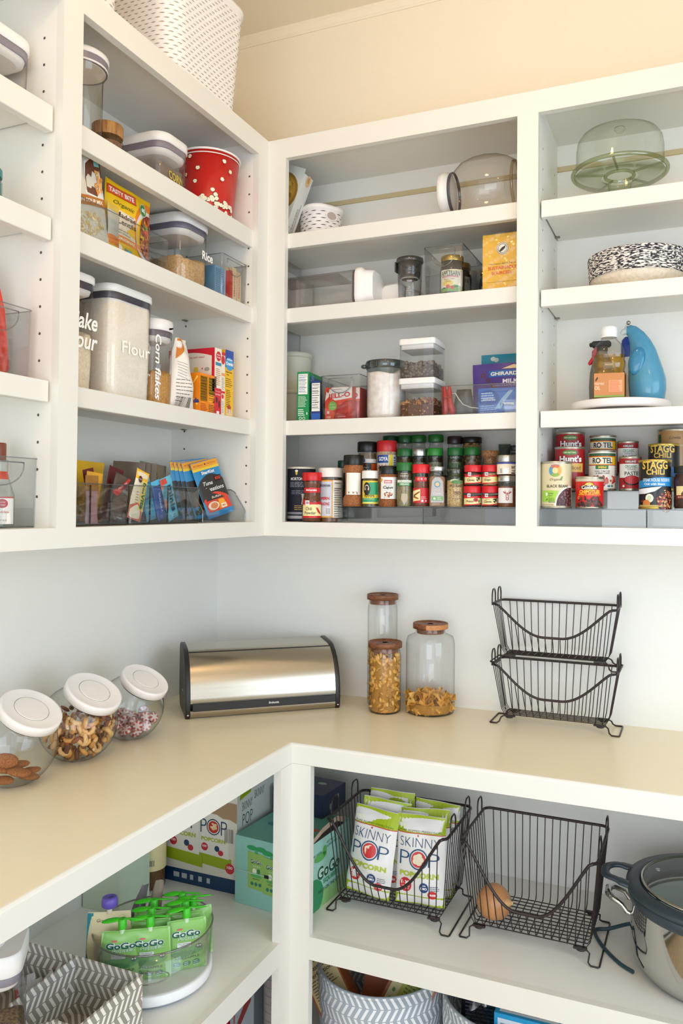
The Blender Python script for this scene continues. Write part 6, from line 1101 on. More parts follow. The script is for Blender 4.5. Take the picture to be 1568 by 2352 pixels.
# peppermints
pm = B(); w_, r_ = col('#f0e6e4', .3), col('#c2343e', .3)
def mintmesh():
    b = B(); n = 24
    L = [(.0062, -.0042), (.0105, -.0036), (.0118, 0), (.0105, .0036), (.0062, .0042)]
    for j in range(len(L)-1):
        for i in range(n):
            a0, a1 = 2*math.pi*i/n, 2*math.pi*(i+1)/n; (ra, za), (rb, zb) = L[j], L[j+1]
            b.add([(ra*math.cos(a0), ra*math.sin(a0), za), (ra*math.cos(a1), ra*math.sin(a1), za), (rb*math.cos(a1), rb*math.sin(a1), zb), (rb*math.cos(a0), rb*math.sin(a0), zb)], [(0, 1, 2, 3)], r_ if (i//2) % 2 else w_, True)
    b.lathe([(.0062, .0042), (.003, .0048)], w_, n, False, True); b.lathe([(.003, -.0048), (.0062, -.0042)], w_, n, True, False)
    t = T('peppermint', 'mint', 'mint'); b.obj('candy', t); f = clear('#fbf6f6', '#f0dede', .12, .5, .1, 'cellophane')
    B().loft([(circ(.0128, 12), -.0055), (circ(.0136, 12), .0), (circ(.0128, 12), .0055)], f).obj('wrapper', t); return t
m0 = mintmesh(); R = random.Random(8); pts = []
tries = 0
while len(pts) < 30 and tries < 4000:
    tries += 1; p = inball(R, JR*.93-.017, .052, JR*.93*.93, .55); p = Vector((p.x, p.y, max(p.z+JR*.93*.93, .012)))
    if all((p-q).length > .0165 for q in pts): pts.append(p)
for i, p in enumerate(pts):
    lab = 'wrapped red and white striped peppermint inside the right-hand candy jar'
    if i == 0: m0.location = (JX[2]+p.x, JY[2]+p.y, ZC+p.z); m0.rotation_euler = (R.uniform(.6, 1.6), 0, R.uniform(.2, 1.6)); m0['label'] = lab; m0['group'] = 'peppermints in the right candy jar'
    else: dup(m0, (JX[2]+p.x, JY[2]+p.y, ZC+p.z), (R.uniform(.2, 1.9), R.uniform(-.4, .4), R.uniform(0, 2)), lab, 'peppermints in the right candy jar')
# ---- bread box
ang = .715; e_ = Vector((math.cos(ang), math.sin(ang), 0))
t = T('bread_box', 'stainless steel roll-top bread box with black end caps in the corner', 'bread box', (-.1476, -.1420, ZC), ang); Lb = .418; Dp = .182; ST_ = steel('brushed_steel', '#bdb4a6', .24, (3, 300, 300)); BK = col('#211f1d', .42)
prof = [(.004, .003), (.0, .012), (-.001, .035), (.001, .060), (.006, .085), (.016, .110), (.031, .133), (.050, .150), (.072, .1625), (.085, .1665), (.13, .1700), (Dp-.02, .1715), (Dp-.006, .166), (Dp, .154), (Dp, .03), (Dp-.02, .006), (Dp-.04, .003)]
def cap(x0, x1, s, nm, m=BK):
    b = B(); cy, cz = Dp*.5, .085; P = [((y-cy)*s+cy, (z-cz)*s+cz) for y, z in prof]; P = [(y, max(z, .0005)) for y, z in P]
    n = len(P); bev = .0015; rows = [(x0, .985), (x0+bev, 1), (x1-bev, 1), (x1, .985)]
    b.loft([[(x, cy+(y-cy)*k, max(.0004, cz+(z-cz)*k)) for y, z in P] for x, k in rows], m); return b.obj(nm, t)
cap(0, .013, 1.03, 'end_cap'); cap(Lb-.013, Lb, 1.03, 'end_cap'); cap(.003, .004, .90, 'side_panel_line') if False else None
cy, cz = Dp*.5, .085
def skin(i0, i1, nm, m, off=0, x0=.013, x1=Lb-.013, P=None):
    P = P or prof[i0:i1+1]; b = B(); n = 3
    Q = []
    for k in range(len(P)-1):
        for j in range(3): f = j/3; Q.append((P[k][0]+(P[k+1][0]-P[k][0])*f, P[k][1]+(P[k+1][1]-P[k][1])*f))
    Q.append(P[-1]); vs = []; fs = []
    Q = P
    for y, z in Q: vs += [(x0, y-off, z), (x1, y-off, z)]
    for k in range(len(Q)-1): fs.append((2*k, 2*k+1, 2*k+3, 2*k+2))
    b.add(vs, fs, m, True); 
    vs2 = [(x, y+(cy-y)*.02+.0, z+(cz-z)*.02) for x, y, z in vs]; b.add(vs2, [f[::-1] for f in fs], m, True); return b.obj(nm, t)
def fine(P, n=6):
    out = []
    for k in range(len(P)-1):
        p0 = P[max(k-1, 0)]; p1 = P[k]; p2 = P[k+1]; p3 = P[min(k+2, len(P)-1)]
        for j in range(n):
            f = j/n; g = lambda a, b_, c, d_: .5*((2*b_)+(-a+c)*f+(2*a-5*b_+4*c-d_)*f*f+(-a+3*b_-3*c+d_)*f**3); out.append(tuple(g(p0[c_], p1[c_], p2[c_], p3[c_]) for c_ in range(len(p1))))
    out.append(P[-1]); return out
skin(0, 0, 'roll_lid', ST_, .0012, P=fine([(0, .0395), (-.0005, .050), (.001, .060), (.006, .085), (.016, .110), (.031, .133), (.050, .150), (.066, .1598)]))
skin(0, 0, 'roll_lid_lower', ST_, .0, P=fine([(.004, .002), (.0, .012), (-.001, .0195)])) 
skin(0, 0, 'top_panel', ST_, 0, P=fine([(.068, .1600), (.085, .1655), (.13, .1690), (Dp-.02, .1705), (Dp-.006, .166), (Dp, .154)]))
skin(0, 0, 'back_panel', BK, 0, P=[(Dp, .154), (Dp, .03), (Dp-.02, .006)])
b = B(); b.box(.018, -.0065, .0195, Lb-.0135, .004, .0400, BK, .0012); h_ = b.obj('handle_strip', t)
d = D(plane((.0, -.0066, 0), (1, 0, 0), (0, 0, 1))); d.text('Brabantia', Lb*.555, .0305, .0056, '#d9d6cf', 1, .027, .03); d.obj(h_, 'lettering')
b = B(); b.tube([(.013, .067, .1612), (Lb-.013, .067, .1612)], .0014, BK, 6); b.obj('lid_seam', t)
for x_, s in ((-.0004, -1), (Lb+.0004, 1)): B().ell((x_, .075, .060), (.0012, .003, .003), col('#cfcabc', .3, .8), 8, 5).obj('rivet', t)
for x_ in (.0065, Lb-.0065): B().ell((x_, -.0035, .0105), (.0028, .001, .0022), col('#cfcabc', .3, .8), 8, 5).obj('screw', t)
# ---- pasta jars
WN = wood('walnut', '#5d3420', '#8f5836', (30, 30, 160))
def pjar(desc, x, y, r, h, lidr, neck, two=None, hole=True):
    t = T('pasta_jar', desc, 'jar', (x, y, ZC), 0, 'glass pasta jars with wooden lids'); g = clear('#fcfcfb', '#a4abaa', .055, .5, .012, 'borosilicate'); H = h-.016
    pr = [(r*.90, 0), (r*.97, .002), (r, .008), (r, H-.030), (r*.985, H-.020), (r*.93, H-.010), (neck, H-.003), (neck, H)]
    if neck < r*.85: pr = [(r*.90, 0), (r*.97, .002), (r, .010), (r, H-.045), (r*.985, H-.032), (r*.93, H-.021), (neck*1.04, H-.012), (neck, H-.008), (neck, H)]
    B().lathe(pr, g, 44, True, False).obj('glass', t)
    b = B(); b.lathe([(neck*.93, H-.012), (neck*.93, H+.001), (lidr, H+.0012), (lidr, H+.0145), (lidr*.97, H+.016), (lidr*.90, H+.016), (lidr*.885, H+.0135), (lidr*.2, H+.0128)], WN, 44); l = b.obj('lid', t)
    if hole: B().loft([(circ(lidr*.17, 20), H+.0131), (circ(lidr*.12, 20), H+.0131)], col('#3a2116', .6)).obj('lid_finger_hole', l)
    if two:
        P = []; n = 20; b = B(); a0, a1 = two
        L = [[(rr*math.cos(a0+(a1-a0)*k/n), rr*math.sin(a0+(a1-a0)*k/n), z) for k in range(n+1)] for rr, z in ((lidr+.0003, H+.0014), (lidr+.0003, H+.0144))]
        b.add(L[0]+L[1], [(k, k+1, n+2+k, n+1+k) for k in range(n)], wood('pale_teak', '#b06f3c', '#c98a52', (30, 30, 160)), True); b.obj('pale_wood_band', l)
    return t
PJ = {'tall': (.2560, .2250, .0420, .310), 'shell': (.2935, .1520, .0440, .1900), 'bow': (.4080, .1980, .0665, .2420)}
pjar('tallest glass pasta jar with a dark wood lid, at the back', *PJ['tall'][:4], .0445, .0385); pjar('short glass jar packed with shell pasta standing in front', *PJ['shell'][:4], .0465, .0395); pjar('widest glass jar with bow-tie pasta only at the bottom', *PJ['bow'][:4], .0480, .0400, (-1.5, .2), True)
PM = [col(c, .55) for c in ('#d9a244', '#e0ac52', '#cf9538', '#e6b866', '#c98c30')]
def shellp(b, p, q, s, m):
    vs = []; n, k = 8, 5
    for i in range(k+1):
        u = i/k; w = math.sin(math.pi*(.08+.84*u)); x = (u-.5)*2.1*s
        for j in range(n+1): a = math.pi*1.35*(j/n)-.55; vs.append(tuple(p+q @ Vector((x, w*s*.62*math.cos(a), w*s*.62*math.sin(a)))))
    fs = [(i*(n+1)+j, i*(n+1)+j+1, (i+1)*(n+1)+j+1, (i+1)*(n+1)+j) for i in range(k) for j in range(n)]; b.add(vs, fs, m, True)
def bowp(b, p, q, s, m):
    vs = []; nu, nv = 6, 3
    for i in range(nu+1):
        u = -1+2*i/nu; w = .30+.62*abs(u)
        for j in range(nv+1): v = -1+2*j/nv; vs.append(tuple(p+q @ Vector((u*s, v*w*s*.72, .16*s*math.sin(v*3+u)*(1.4-abs(u))))))
    fs = [(i*(nv+1)+j, i*(nv+1)+j+1, (i+1)*(nv+1)+j+1, (i+1)*(nv+1)+j) for i in range(nu) for j in range(nv)]; b.add(vs, fs, m, False)
def spiral(b, p, q, s, m):
    b.tube([tuple(p+q @ Vector((s*.28*math.cos(a), s*.28*math.sin(a), (a/9-.5)*2*s))) for a in [i*.75 for i in range(13)]], s*.22, m, 5)
def fillj(key, name, lab, n, zmax, fn, s, seed, cat='pasta'):
    x, y, r, h = PJ[key]; R = random.Random(seed); b = B(); b.lathe([(r*.86, .004), (r-.007, .010), (r-.007, zmax-s*1.3)], col('#b07c2c', .8), 24)
    for i in range(n):
        a = R.uniform(0, 6.283); rr = (r-.0035-s*.55) if R.random() < .78 else r*R.uniform(0, .8); z = R.uniform(.008, zmax) if rr > r*.6 else zmax-R.uniform(0, .010)
        q = Euler((R.uniform(0, 6), R.uniform(0, 6), R.uniform(0, 6))).to_matrix(); fn(b, Vector((rr*math.cos(a), rr*math.sin(a), max(z, s*.8))), q, s*R.uniform(.85, 1.1), R.choice(PM))
    o = b.obj(name); o.location = (x, y, ZC); o['kind'] = 'stuff'; tag(o, lab, cat)
fillj('shell', 'shell_pasta', 'golden shell pasta packed into the short jar', 420, .158, shellp, .0085, 3); fillj('tall', 'spiral_pasta', 'golden spiral pasta in the lower half of the tallest jar', 330, .168, spiral, .0085, 4); fillj('bow', 'bow_tie_pasta', 'bow-tie pasta at the bottom of the widest jar', 95, .050, bowp, .0165, 5)
# ---- wire baskets
WR = col('#3b3332', .38, .55)
def wbasket(name, desc, loc, w, d, zt, wb, db, zb, sag, grp, nb=15, nz=6, rr=.0032, wr=.0012, hh=.036, fw=None, yo=0, rot=0):
    t = T(name, desc, 'wire basket', loc, rot, grp); fw = fw or w+.012; H, Db, Wb, Hd = d/2, db/2, wb/2, w/2; r = .018
    def rimz(x):
        u = abs(x)/Hd
        if u > .92: return zt
        k = (1-u/.92); s = math.sin(math.pi/2*min(1, k*1.18))**1.15; return zt-sag*min(1, s)
    P = []
    for i in range(7): a = math.pi/2*i/6; P.append((Hd-r+r*math.sin(a), H-r+r*math.cos(a), zt))
    P = P[::1]; back = [(-x, y, z) for x, y, z in P[::-1]]
    fr = [(Hd, -H+.012, zt), (Hd-.003, -H+.004, zt), (Hd-.010, -H, zt)]; N = 34
    mid = [((Hd*.95)*(1-2*i/N), -H, rimz(Hd*.95*(1-2*i/N))) for i in range(N+1)]
    path = back+P+fr+mid+[(-x, y, z) for x, y, z in fr[::-1]]
    B().tube(path, rr, WR, 8, True).obj('top_rim', t)
    b = B()
    for i in range(nb):
        f = -1+2*(i+.5)/nb; xt, xb = f*(Hd-.012), f*(Wb-.004)
        pts = [(xt, H, zt), (xb+(xt-xb)*.15, Db+(H-Db)*.12, zb+.012), (xb, Db-.004, zb+.001), (xb, Db-.012, zb), (xb, -Db+.012, zb), (xb, -Db+.004, zb+.001), (xb+(xt-xb)*.15, -Db-(H-Db)*.12, zb+.012), (xt, -H+.0, rimz(xt))]
        b.tube(pts, wr, WR, 5)
    b.obj('lengthwise_wires', t)
    b = B()
    for i in range(nz):
        f = -1+2*(i+.5)/nz; yt, yb = f*(H-.006), f*(Db-.003)
        b.tube([(-Hd, yt, zt), (-Wb-(Hd-Wb)*.12, yb, zb+.012), (-Wb+.006, yb, zb-.0016), (Wb-.006, yb, zb-.0016), (Wb+(Hd-Wb)*.12, yb, zb+.012), (Hd, yt, zt)], wr, WR, 5)
    b.obj('crosswise_wires', t)
    for sx in (-1, 1):
        for sy in (-1, 1):
            yc = sy*(H*.56); hw = min(.020, H*.30); x = sx*(Hd+.001)
            B().tube([(x, yc-hw, zt-.004), (x, yc-hw, zt+hh*.6), (x, yc-hw+.004, zt+hh*.88), (x, yc-hw+.010, zt+hh), (x, yc+hw-.010, zt+hh), (x, yc+hw-.004, zt+hh*.88), (x, yc+hw, zt+hh*.6), (x, yc+hw, zt-.004)], .0019, WR, 6).obj('handle_loop', t)
        F = sx*fw/2; q = .0020
        B().tube([(sx*(Wb-.030), -Db+.004, zb-.003), (sx*(Wb-.006), -Db+.004, zb-.003), (sx*(Wb+.002), -Db, zb-.008), (F-sx*.022, -Db-.008+yo, q+.004), (F-sx*.016, -Db-.012+yo, q), (F, -Db-.012+yo, q), (F+sx*.002, -Db-.008, q), (F+sx*.002, Db+.008, q), (F, Db+.012, q), (F-sx*.016, Db+.012, q), (F-sx*.022, Db+.008, q+.004), (sx*(Wb+.002), Db, zb-.008), (sx*(Wb-.006), Db-.004, zb-.003), (sx*(Wb-.030), Db-.004, zb-.003)], .0020, WR, 6).obj('leg', t)
        for sy in (-1, 1): bb = B(); bb.box(sx*(Wb-.034), sy*(Db-.010), zb-.006, sx*(Wb-.004), sy*(Db-.001), zb-.001, WR, .001); bb.ell((sx*(Wb-.018), sy*(Db-.006), zb-.0075), (.010, .0055, .0035), WR, 10, 5); bb.obj('hinge_clip', t)
    return t
wb1 = wbasket('wire_basket', 'dark wire basket standing on the worktop, lower of the two stacked', (.7460, .2040, ZC), .310, .112, .1525, .264, .074, .0230, .078, 'stacked wire baskets on the worktop', fw=.318)
wb2 = dup(wb1, (.7460, .2040, ZC+.1560), 0, 'dark wire basket stacked on top of another on the worktop')
# ---------------- base cabinet, right side ----------------
ZF = ZS
lb1 = wbasket('wire_basket', 'deep dark wire basket full of popcorn bags in the base cabinet', (.3920, .0200, ZF), .308, .224, .2270, .268, .180, .0300, .138, 'deep wire baskets in the base cabinet', nb=15, nz=11, rr=.0036, wr=.0013, hh=.040, fw=.312)
lb2 = dup(lb1, (.7300, .0300, ZF), -.01, 'deep dark wire basket holding a single onion in the base cabinet')
def d_pop(d, w, h, front=True):
    d.rect(-w*.5, h*.80, w*.5, h*.995, '#a9bf16', 1); d.rect(-w*.5, h*.795, w*.5, h*.805, '#c23a2a', 2); d.rect(-w*.5, 0, w*.5, h*.11, '#a9bf16', 1); d.text('PURE POPPED PERFECTION', 0, h*.825, .0045, '#5a6a10', 3, w*.86, .0); d.rect(-w*.44, h*.86, -w*.24, h*.90, '#e8ecd8', 3)
    NV = '#1c4a74'; d.text('SKINNY', -w*.0, h*.70, h*.105, NV, 3, w*.82, -.018); 
    d.ell(-w*.035, h*.775, .0022, .0022, '#c23a2a', 4); d.text('P', -w*.30, h*.52, h*.155, NV, 3, w*.22, -.018); d.text('P', w*.30, h*.52, h*.155, NV, 3, w*.22, -.018)
    d.ring(0, h*.52, w*.165, w*.19, NV, 3, 26); d.ell(0, h*.52, w*.145, w*.145, '#cf2c2c', 4, 24)
    for a, rr in ((0, .05), (1.3, .06), (2.5, .055), (3.7, .06), (5, .055)): d.ell(w*rr*math.cos(a), h*.52+w*rr*math.sin(a), w*.062, w*.055, '#e9dcc2', 5+.1*a, 10)
    d.text('POPCORN', 0, h*.345, h*.062, '#b4c22c', 3, w*.80, .045); d.ell(-w*.27, h*.22, w*.13, w*.13, '#cf2a34', 3, 20); d.text('100', -w*.27, h*.245, h*.042, '#ffffff', 5, w*.19, .03); d.text('CALORIES', -w*.27, h*.205, h*.016, '#ffffff', 5, w*.18); d.text('PER BAG', -w*.27, h*.18, h*.016, '#ffffff', 5, w*.15)
    d.ell(w*.12, h*.215, w*.092, w*.092, '#1c3f7a', 3, 18); d.text('NON', w*.12, h*.24, h*.018, '#ffffff', 5, w*.08, .02); d.text('GMO', w*.12, h*.208, h*.028, '#ffffff', 5, w*.13, .03); d.ell(w*.28, h*.14, w*.09, w*.075, '#cf2a34', 4, 18); d.text('FREE', w*.28, h*.14, h*.024, '#ffffff', 6, w*.13, .03); d.lines(w*.24, h*.235, w*.44, 3, .004, '#3a4a6a', 3)
bags = [(.3230, -.0350, -.20, -.10, .122, .205, 'popcorn bag in front at the left of the deep wire basket'), (.4610, -.0300, -.16, .02, .124, .205, 'popcorn bag in front at the right of the deep wire basket'),
        (.3350, .0120, -.12, .10, .126, .215, 'popcorn bag in the second row at the left of the basket'), (.4650, .0180, -.10, .08, .126, .208, 'popcorn bag in the second row at the right of the basket'),
        (.3420, .0620, -.10, .06, .120, .222, 'highest popcorn bag standing at the back left of the basket'), (.4620, .0640, -.10, -.04, .120, .212, 'popcorn bag at the back right of the basket')]
for k, (x, y, lean, yaw, w, h, lab) in enumerate(bags):
    p = pouch('popcorn_bag', lab, 'snack bag', (x, y, ZF+.0345), 0, w, h, .042, '#eceae8', d_pop, 'popcorn bags in the wire basket', seed=40+k, wav=.0022, sm=.3); p.rotation_euler = (lean, (.05, -.03, .08, -.06, .02, .03)[k], yaw)
# onion
t = T('onion', 'single brown onion lying at the left of the deep wire basket', 'onion', (.6420, -.0200, ZF+.0318), (0, 0, 0)); m = col('#c58a5a', .32, 0, .2)
nt = m.node_tree
b = B(); n = 26; L = []; q = Euler((.15, 1.25, -.35)).to_matrix(); c = Vector((0, 0, .040))
for r, z in ((.004, -.040), (.014, -.0385), (.028, -.031), (.0375, -.016), (.0405, .0), (.0375, .015), (.029, .028), (.017, .037), (.009, .044), (.006, .051), (.0035, .058)):
    L.append([tuple(c+q @ Vector((r*(1+.02*math.sin(5*a))*math.cos(a), r*(1+.02*math.sin(5*a))*math.sin(a), z))) for a in [2*math.pi*i/n for i in range(n)]])
b.loft(L[:9], m); b.obj('bulb', t); B().loft(L[8:], col('#d8ad78', .5)).obj('dry_neck', t); b = B()
for i in range(9): a = i*.7; p0 = c+q @ Vector((.004*math.cos(a), .004*math.sin(a), -.039)); p1 = c+q @ Vector((.008*math.cos(a), .008*math.sin(a), -.046)); b.tube([tuple(p0), tuple(p1)], .0006, col('#9a7a50', .8), 4)
b.obj('root_tuft', t)
# multicooker
t = T('slow_cooker', 'polished steel slow cooker with a dark rim and glass lid at the right edge', 'cooker', (1.1150, .0050, ZF)); CH = steel('polished_steel', '#c9c9c6', .07, (2, 2, 2)); DK = col('#3a4750', .35, .2); rp = .170
B().lathe([(rp*.80, 0), (rp*.86, .002), (rp*.90, .010), (rp*.975, .030), (rp, .048), (rp, .160)], CH, 72, True, True).obj('housing', t)
B().lathe([(rp*1.002, .146), (rp*1.022, .149), (rp*1.030, .159), (rp*1.030, .166), (rp*1.01, .169)], DK, 72, False, False).obj('collar', t)
B().lathe([(rp*.98, .1695), (rp*1.045, .171), (rp*1.055, .175), (rp*1.045, .180), (rp*.90, .1835), (rp*.87, .182), (rp*.87, .173), (rp*.80, .168)], DK, 72, False, False).obj('inner_pot_rim', t)
B().lathe([(rp*.82, .168), (rp*.80, .10), (rp*.7, .030), (.001, .026)], col('#4a5154', .4), 48, False, False).obj('inner_pot', t)
L_ = bpy.data.objects.new('glass_lid', None); COL.objects.link(L_); L_.parent = t; L_.location = (0, 0, .1820)
B().lathe([(rp*.845, 0), (rp*.868, .0015), (rp*.868, .0055), (rp*.845, .007)], steel('polished_steel', '#d4d2c8', .15, (2, 2, 2)), 72, False, False).obj('steel_rim', L_); B().lathe([(rp*.845, .004), (rp*.7, .012), (rp*.4, .019), (rp*.12, .022), (.001, .022)], clear('#dfe9ea', '#8fa5aa', .14, .45, .03, 'lid_glass'), 60, False, False).obj('glass', L_)
b = B(); b.lathe([(.006, .0105), (.006, .0125), (.004, .013)], CH, 16, cx=-.112, cy=.02); b.obj('steam_vent', L_); b = B(); b.lathe([(.010, .021), (.008, .034), (.020, .040), (.024, .046), (.018, .051)], DK, 24); b.obj('knob', L_)
# side handle of the inner pot: flat loop, facing left
hp = [(-rp*.98, -.042), (-rp*1.10, -.040), (-rp*1.26, -.030), (-rp*1.31, -.012), (-rp*1.31, .014), (-rp*1.24, .032), (-rp*1.10, .042), (-rp*.98, .046)]
b = B(); pts = [(x, y, .176+.006*min(1, max(0, (-x-rp)/.03))) for x, y in fine(hp, 4)]
L = []
for i, p in enumerate(pts):
    a = Vector(pts[max(i-1, 0)]); c_ = Vector(pts[min(i+1, len(pts)-1)]); tt = (c_-a).normalized(); s = tt.cross(Vector((0, 0, 1))).normalized(); w = .009 if 4 < i < len(pts)-5 else .013
    L.append([tuple(Vector(p)+s*u*w+Vector((0, 0, v*.0045))) for u, v in ((1, .6), (.6, 1), (-.6, 1), (-1, .6), (-1, -.6), (-.6, -1), (.6, -1), (1, -.6))])
b.loft(L, DK); b.obj('pot_handle', t)
b = B(); hs = [(-rp*.985, -.032, .110), (-rp*1.03, -.032, .112), (-rp*1.09, -.032, .126), (-rp*1.20, -.028, .134), (-rp*1.27, -.015, .138), (-rp*1.28, .010, .138), (-rp*1.22, .028, .135), (-rp*1.09, .034, .126), (-rp*1.03, .034, .112), (-rp*.985, .034, .110)]
b.tube(hs, [.005, .005, .005, .006, .008, .008, .006, .005, .005, .005], CH, 10); h2 = b.obj('side_handle', t)
d = D(plane((-rp*1.275-.0, .022, .1465), (0, -1, -.0), (.35, 0, 1))); d.text('Cuisine', .012, .0, .007, '#4a5560', 1, .026, 0, .25); d.obj(h2, 'engraving')
B().tube(fine([(-rp*.97, .05, .05), (-rp*1.10, .075, .030), (-rp*1.32, .085, .008), (-rp*1.50, .070, .0045), (-rp*1.36, .010, .0045), (-rp*1.12, -.045, .0045), (-rp*.93, -.072, .006)], 5), .0042, col('#27414a', .5), 8).obj('power_cord', t)
# ---- corner boxes
TE = '#8fc4bb'
def gogo_pouch(d, u, v, s, lay=2):
    d.poly([(u-.020*s, v), (u+.018*s, v-.002*s), (u+.021*s, v+.070*s), (u-.021*s, v+.072*s)], '#8fb860', lay); d.rect(u-.004*s, v+.070*s, u+.004*s, v+.078*s, '#4fa86a', lay); d.ell(u-.011*s, v+.080*s, .012*s, .0048*s, '#2f9a5a', lay+1); d.ell(u+.011*s, v+.080*s, .012*s, .0048*s, '#2f9a5a', lay+1)
    d.text('GoGo', u, v+.054*s, .0085*s, '#f4f8ec', lay+1.5, .028*s, .08); d.text('GoGo', u, v+.054*s, .008*s, '#1f5a48', lay+2.5, .027*s, .03); d.text('SQUEEZ', u+.002*s, v+.045*s, .003*s, '#dff0d0', lay+2, .018*s); d.ell(u-.004*s, v+.035*s, .005*s, .006*s, '#e8ecd0', lay+1); d.ell(u+.006*s, v+.036*s, .004*s, .005*s, '#2f7a4a', lay+1); d.ell(u, v+.026*s, .014*s, .0032*s, '#5aa85a', lay+1); d.text('APPLEAPPLE', u, v+.020*s, .0026*s, '#2a4a2a', lay+2, .018*s)
    for k in (-1, 0, 1): d.ell(u+k*.0095*s, v+.010*s, .0038*s, .0038*s, '#2f7a68', lay+1, 10)
def f_gogo(d): gogo_pouch(d, .065, .045, 1.25); gogo_pouch(d, .112, .040, 1.25, 6); gogo_pouch(d, .160, .045, 1.25); d.rect(.004, .082, .195, .0845, '#a8c8c2', 9); d.rect(.090, .079, .104, .087, '#1c1c1c', 11)
def r_gogo(d):
    d.poly([(0, 0), (.230, 0), (.230, .168), (0, .168)], '#9fd0c4', 1); d.poly([(0, 0), (.23, 0), (.23, .05), (.12, .035), (.0, .06)], '#8fbf7a', 2); d.ell(.040, .035, .05, .045, '#2f8a5a', 3, 20); d.ell(.075, .125, .030, .010, '#5fae5a', 4); d.ell(.095, .135, .010, .012, '#5fae5a', 4)
    d.text('GoGo', .115, .085, .034, '#f2f8ee', 5, .112, .07); d.text('GoGo', .115, .085, .033, '#1f5f4a', 6.2, .110, .03); d.text('SQUEEZ', .125, .058, .013, '#3f9a6a', 6, .074, .03); d.text('FRUIT ON THE GO', .115, .040, .008, '#2a5a48', 6, .100, .01); d.text('GLUTEN, NUT', .13, .150, .006, '#2a6a68', 5, .05); d.text('& DAIRY FREE', .13, .141, .006, '#2a6a68', 5, .05); d.text('NO SUGAR', .06, .136, .006, '#2a6a68', 5, .04)
def t_gogo(d): d.rect(0, 0, .205, .23, '#6fb4a6', 1); d.ell(.05, .10, .02, .012, '#3f8a90', 2); d.blobs(.13, .08, .05, .05, 16, ['#5fae5a', '#8a6a5a', '#d8785a', '#9ab86a'], .018, 3)
gx = carton('applesauce_box', 'pale teal applesauce pouch carton in the corner of the base cabinet', 'carton', (.1165, -.0300, ZF), -.085, .205, .230, .168, TE, (('f', f_gogo), ('r', r_gogo), ('t', t_gogo)))
b = B(); b.prism([(.050, .167), (.060, .178), (.080, .182), (.1025, .176), (.1027, .163), (.085, .150), (.06, .152)], -.02, .100, col('#a58c74', .8)); 
bb = B(); bb.add([(.1028, -.070, .150), (.1028, .060, .150), (.1028, .075, .172), (.1028, .04, .186), (.1028, -.03, .180), (.1028, -.08, .168)], [(0, 1, 2, 3, 4, 5)], col('#241c18', .9)); bb.obj('torn_opening', gx)
bb = B(); bb.add([(.1031, -.09, .160), (.1031, -.08, .168), (.1031, -.03, .181), (.1031, .04, .187), (.1031, .075, .172), (.1031, .085, .182), (.1031, .04, .200), (.1031, -.03, .194), (.1031, -.09, .176)], [tuple(range(9))], col('#b8a08c', .9)); bb.obj('torn_flap', gx)
def f_navy(d): d.rect(0, 0, .16, .06, '#232f4c', 1); d.blobs(.08, .03, .06, .02, 6, ['#8fb0a0', '#6f8f9a'], .006, 2)
carton('snack_box', 'dark navy box with pale leaf print on top of the teal carton', 'carton', (.0900, .1050, ZF+.1690), -.10, .160, .120, .060, '#232f4c', (('f', f_navy), ('t', lambda d: (d.rect(0, 0, .16, .12, '#2a3856', 1), d.ell(.11, .08, .014, .008, '#9fb8a8', 2), d.ell(.06, .05, .010, .006, '#7f9aa8', 2))), ('r', lambda d: (d.rect(0, 0, .12, .06, '#222e4a', 1), d.ell(.04, .02, .004, .008, '#9fb8a8', 2), d.ell(.08, .035, .004, .008, '#9fb8a8', 2)))))
# popcorn case
def popface(d, u, v, s, lay=2):
    d.poly([(u-.052*s, v-.018*s), (u+.060*s, v-.026*s), (u+.058*s, v+.006*s), (u-.050*s, v+.012*s)], '#9aae1a', lay); d.poly([(u-.048*s, v+.010*s), (u+.050*s, v+.004*s), (u+.046*s, v+.16*s), (u-.040*s, v+.16*s)], '#e9e4dc', lay+.5)
    NV = '#23405c'; d.text('P', u-.032*s, v+.085*s, .038*s, NV, lay+2, .020*s, -.012); d.text('P', u+.034*s, v+.085*s, .038*s, NV, lay+2, .020*s, -.012); d.ring(u, v+.085*s, .019*s, .022*s, NV, lay+2, 24); d.ell(u, v+.085*s, .0165*s, .0165*s, '#c23430', lay+2, 20); d.blobs(u, v+.085*s, .009*s, .009*s, 10, ['#e9c890', '#efd8ac'], .006*s, lay+3)
    d.text('POPCORN', u, v+.050*s, .011*s, '#b0b83a', lay+2, .078*s, .045); d.ell(u-.028*s, v+.028*s, .011*s, .011*s, '#c8303a', lay+2, 16); d.text('100', u-.028*s, v+.030*s, .006*s, '#f4e8e4', lay+3, .014*s, .03); d.ell(u+.012*s, v+.028*s, .008*s, .008*s, '#23406a', lay+2, 14); d.ell(u+.024*s, v+.018*s, .0085*s, .0075*s, '#c8303a', lay+2.5, 14)
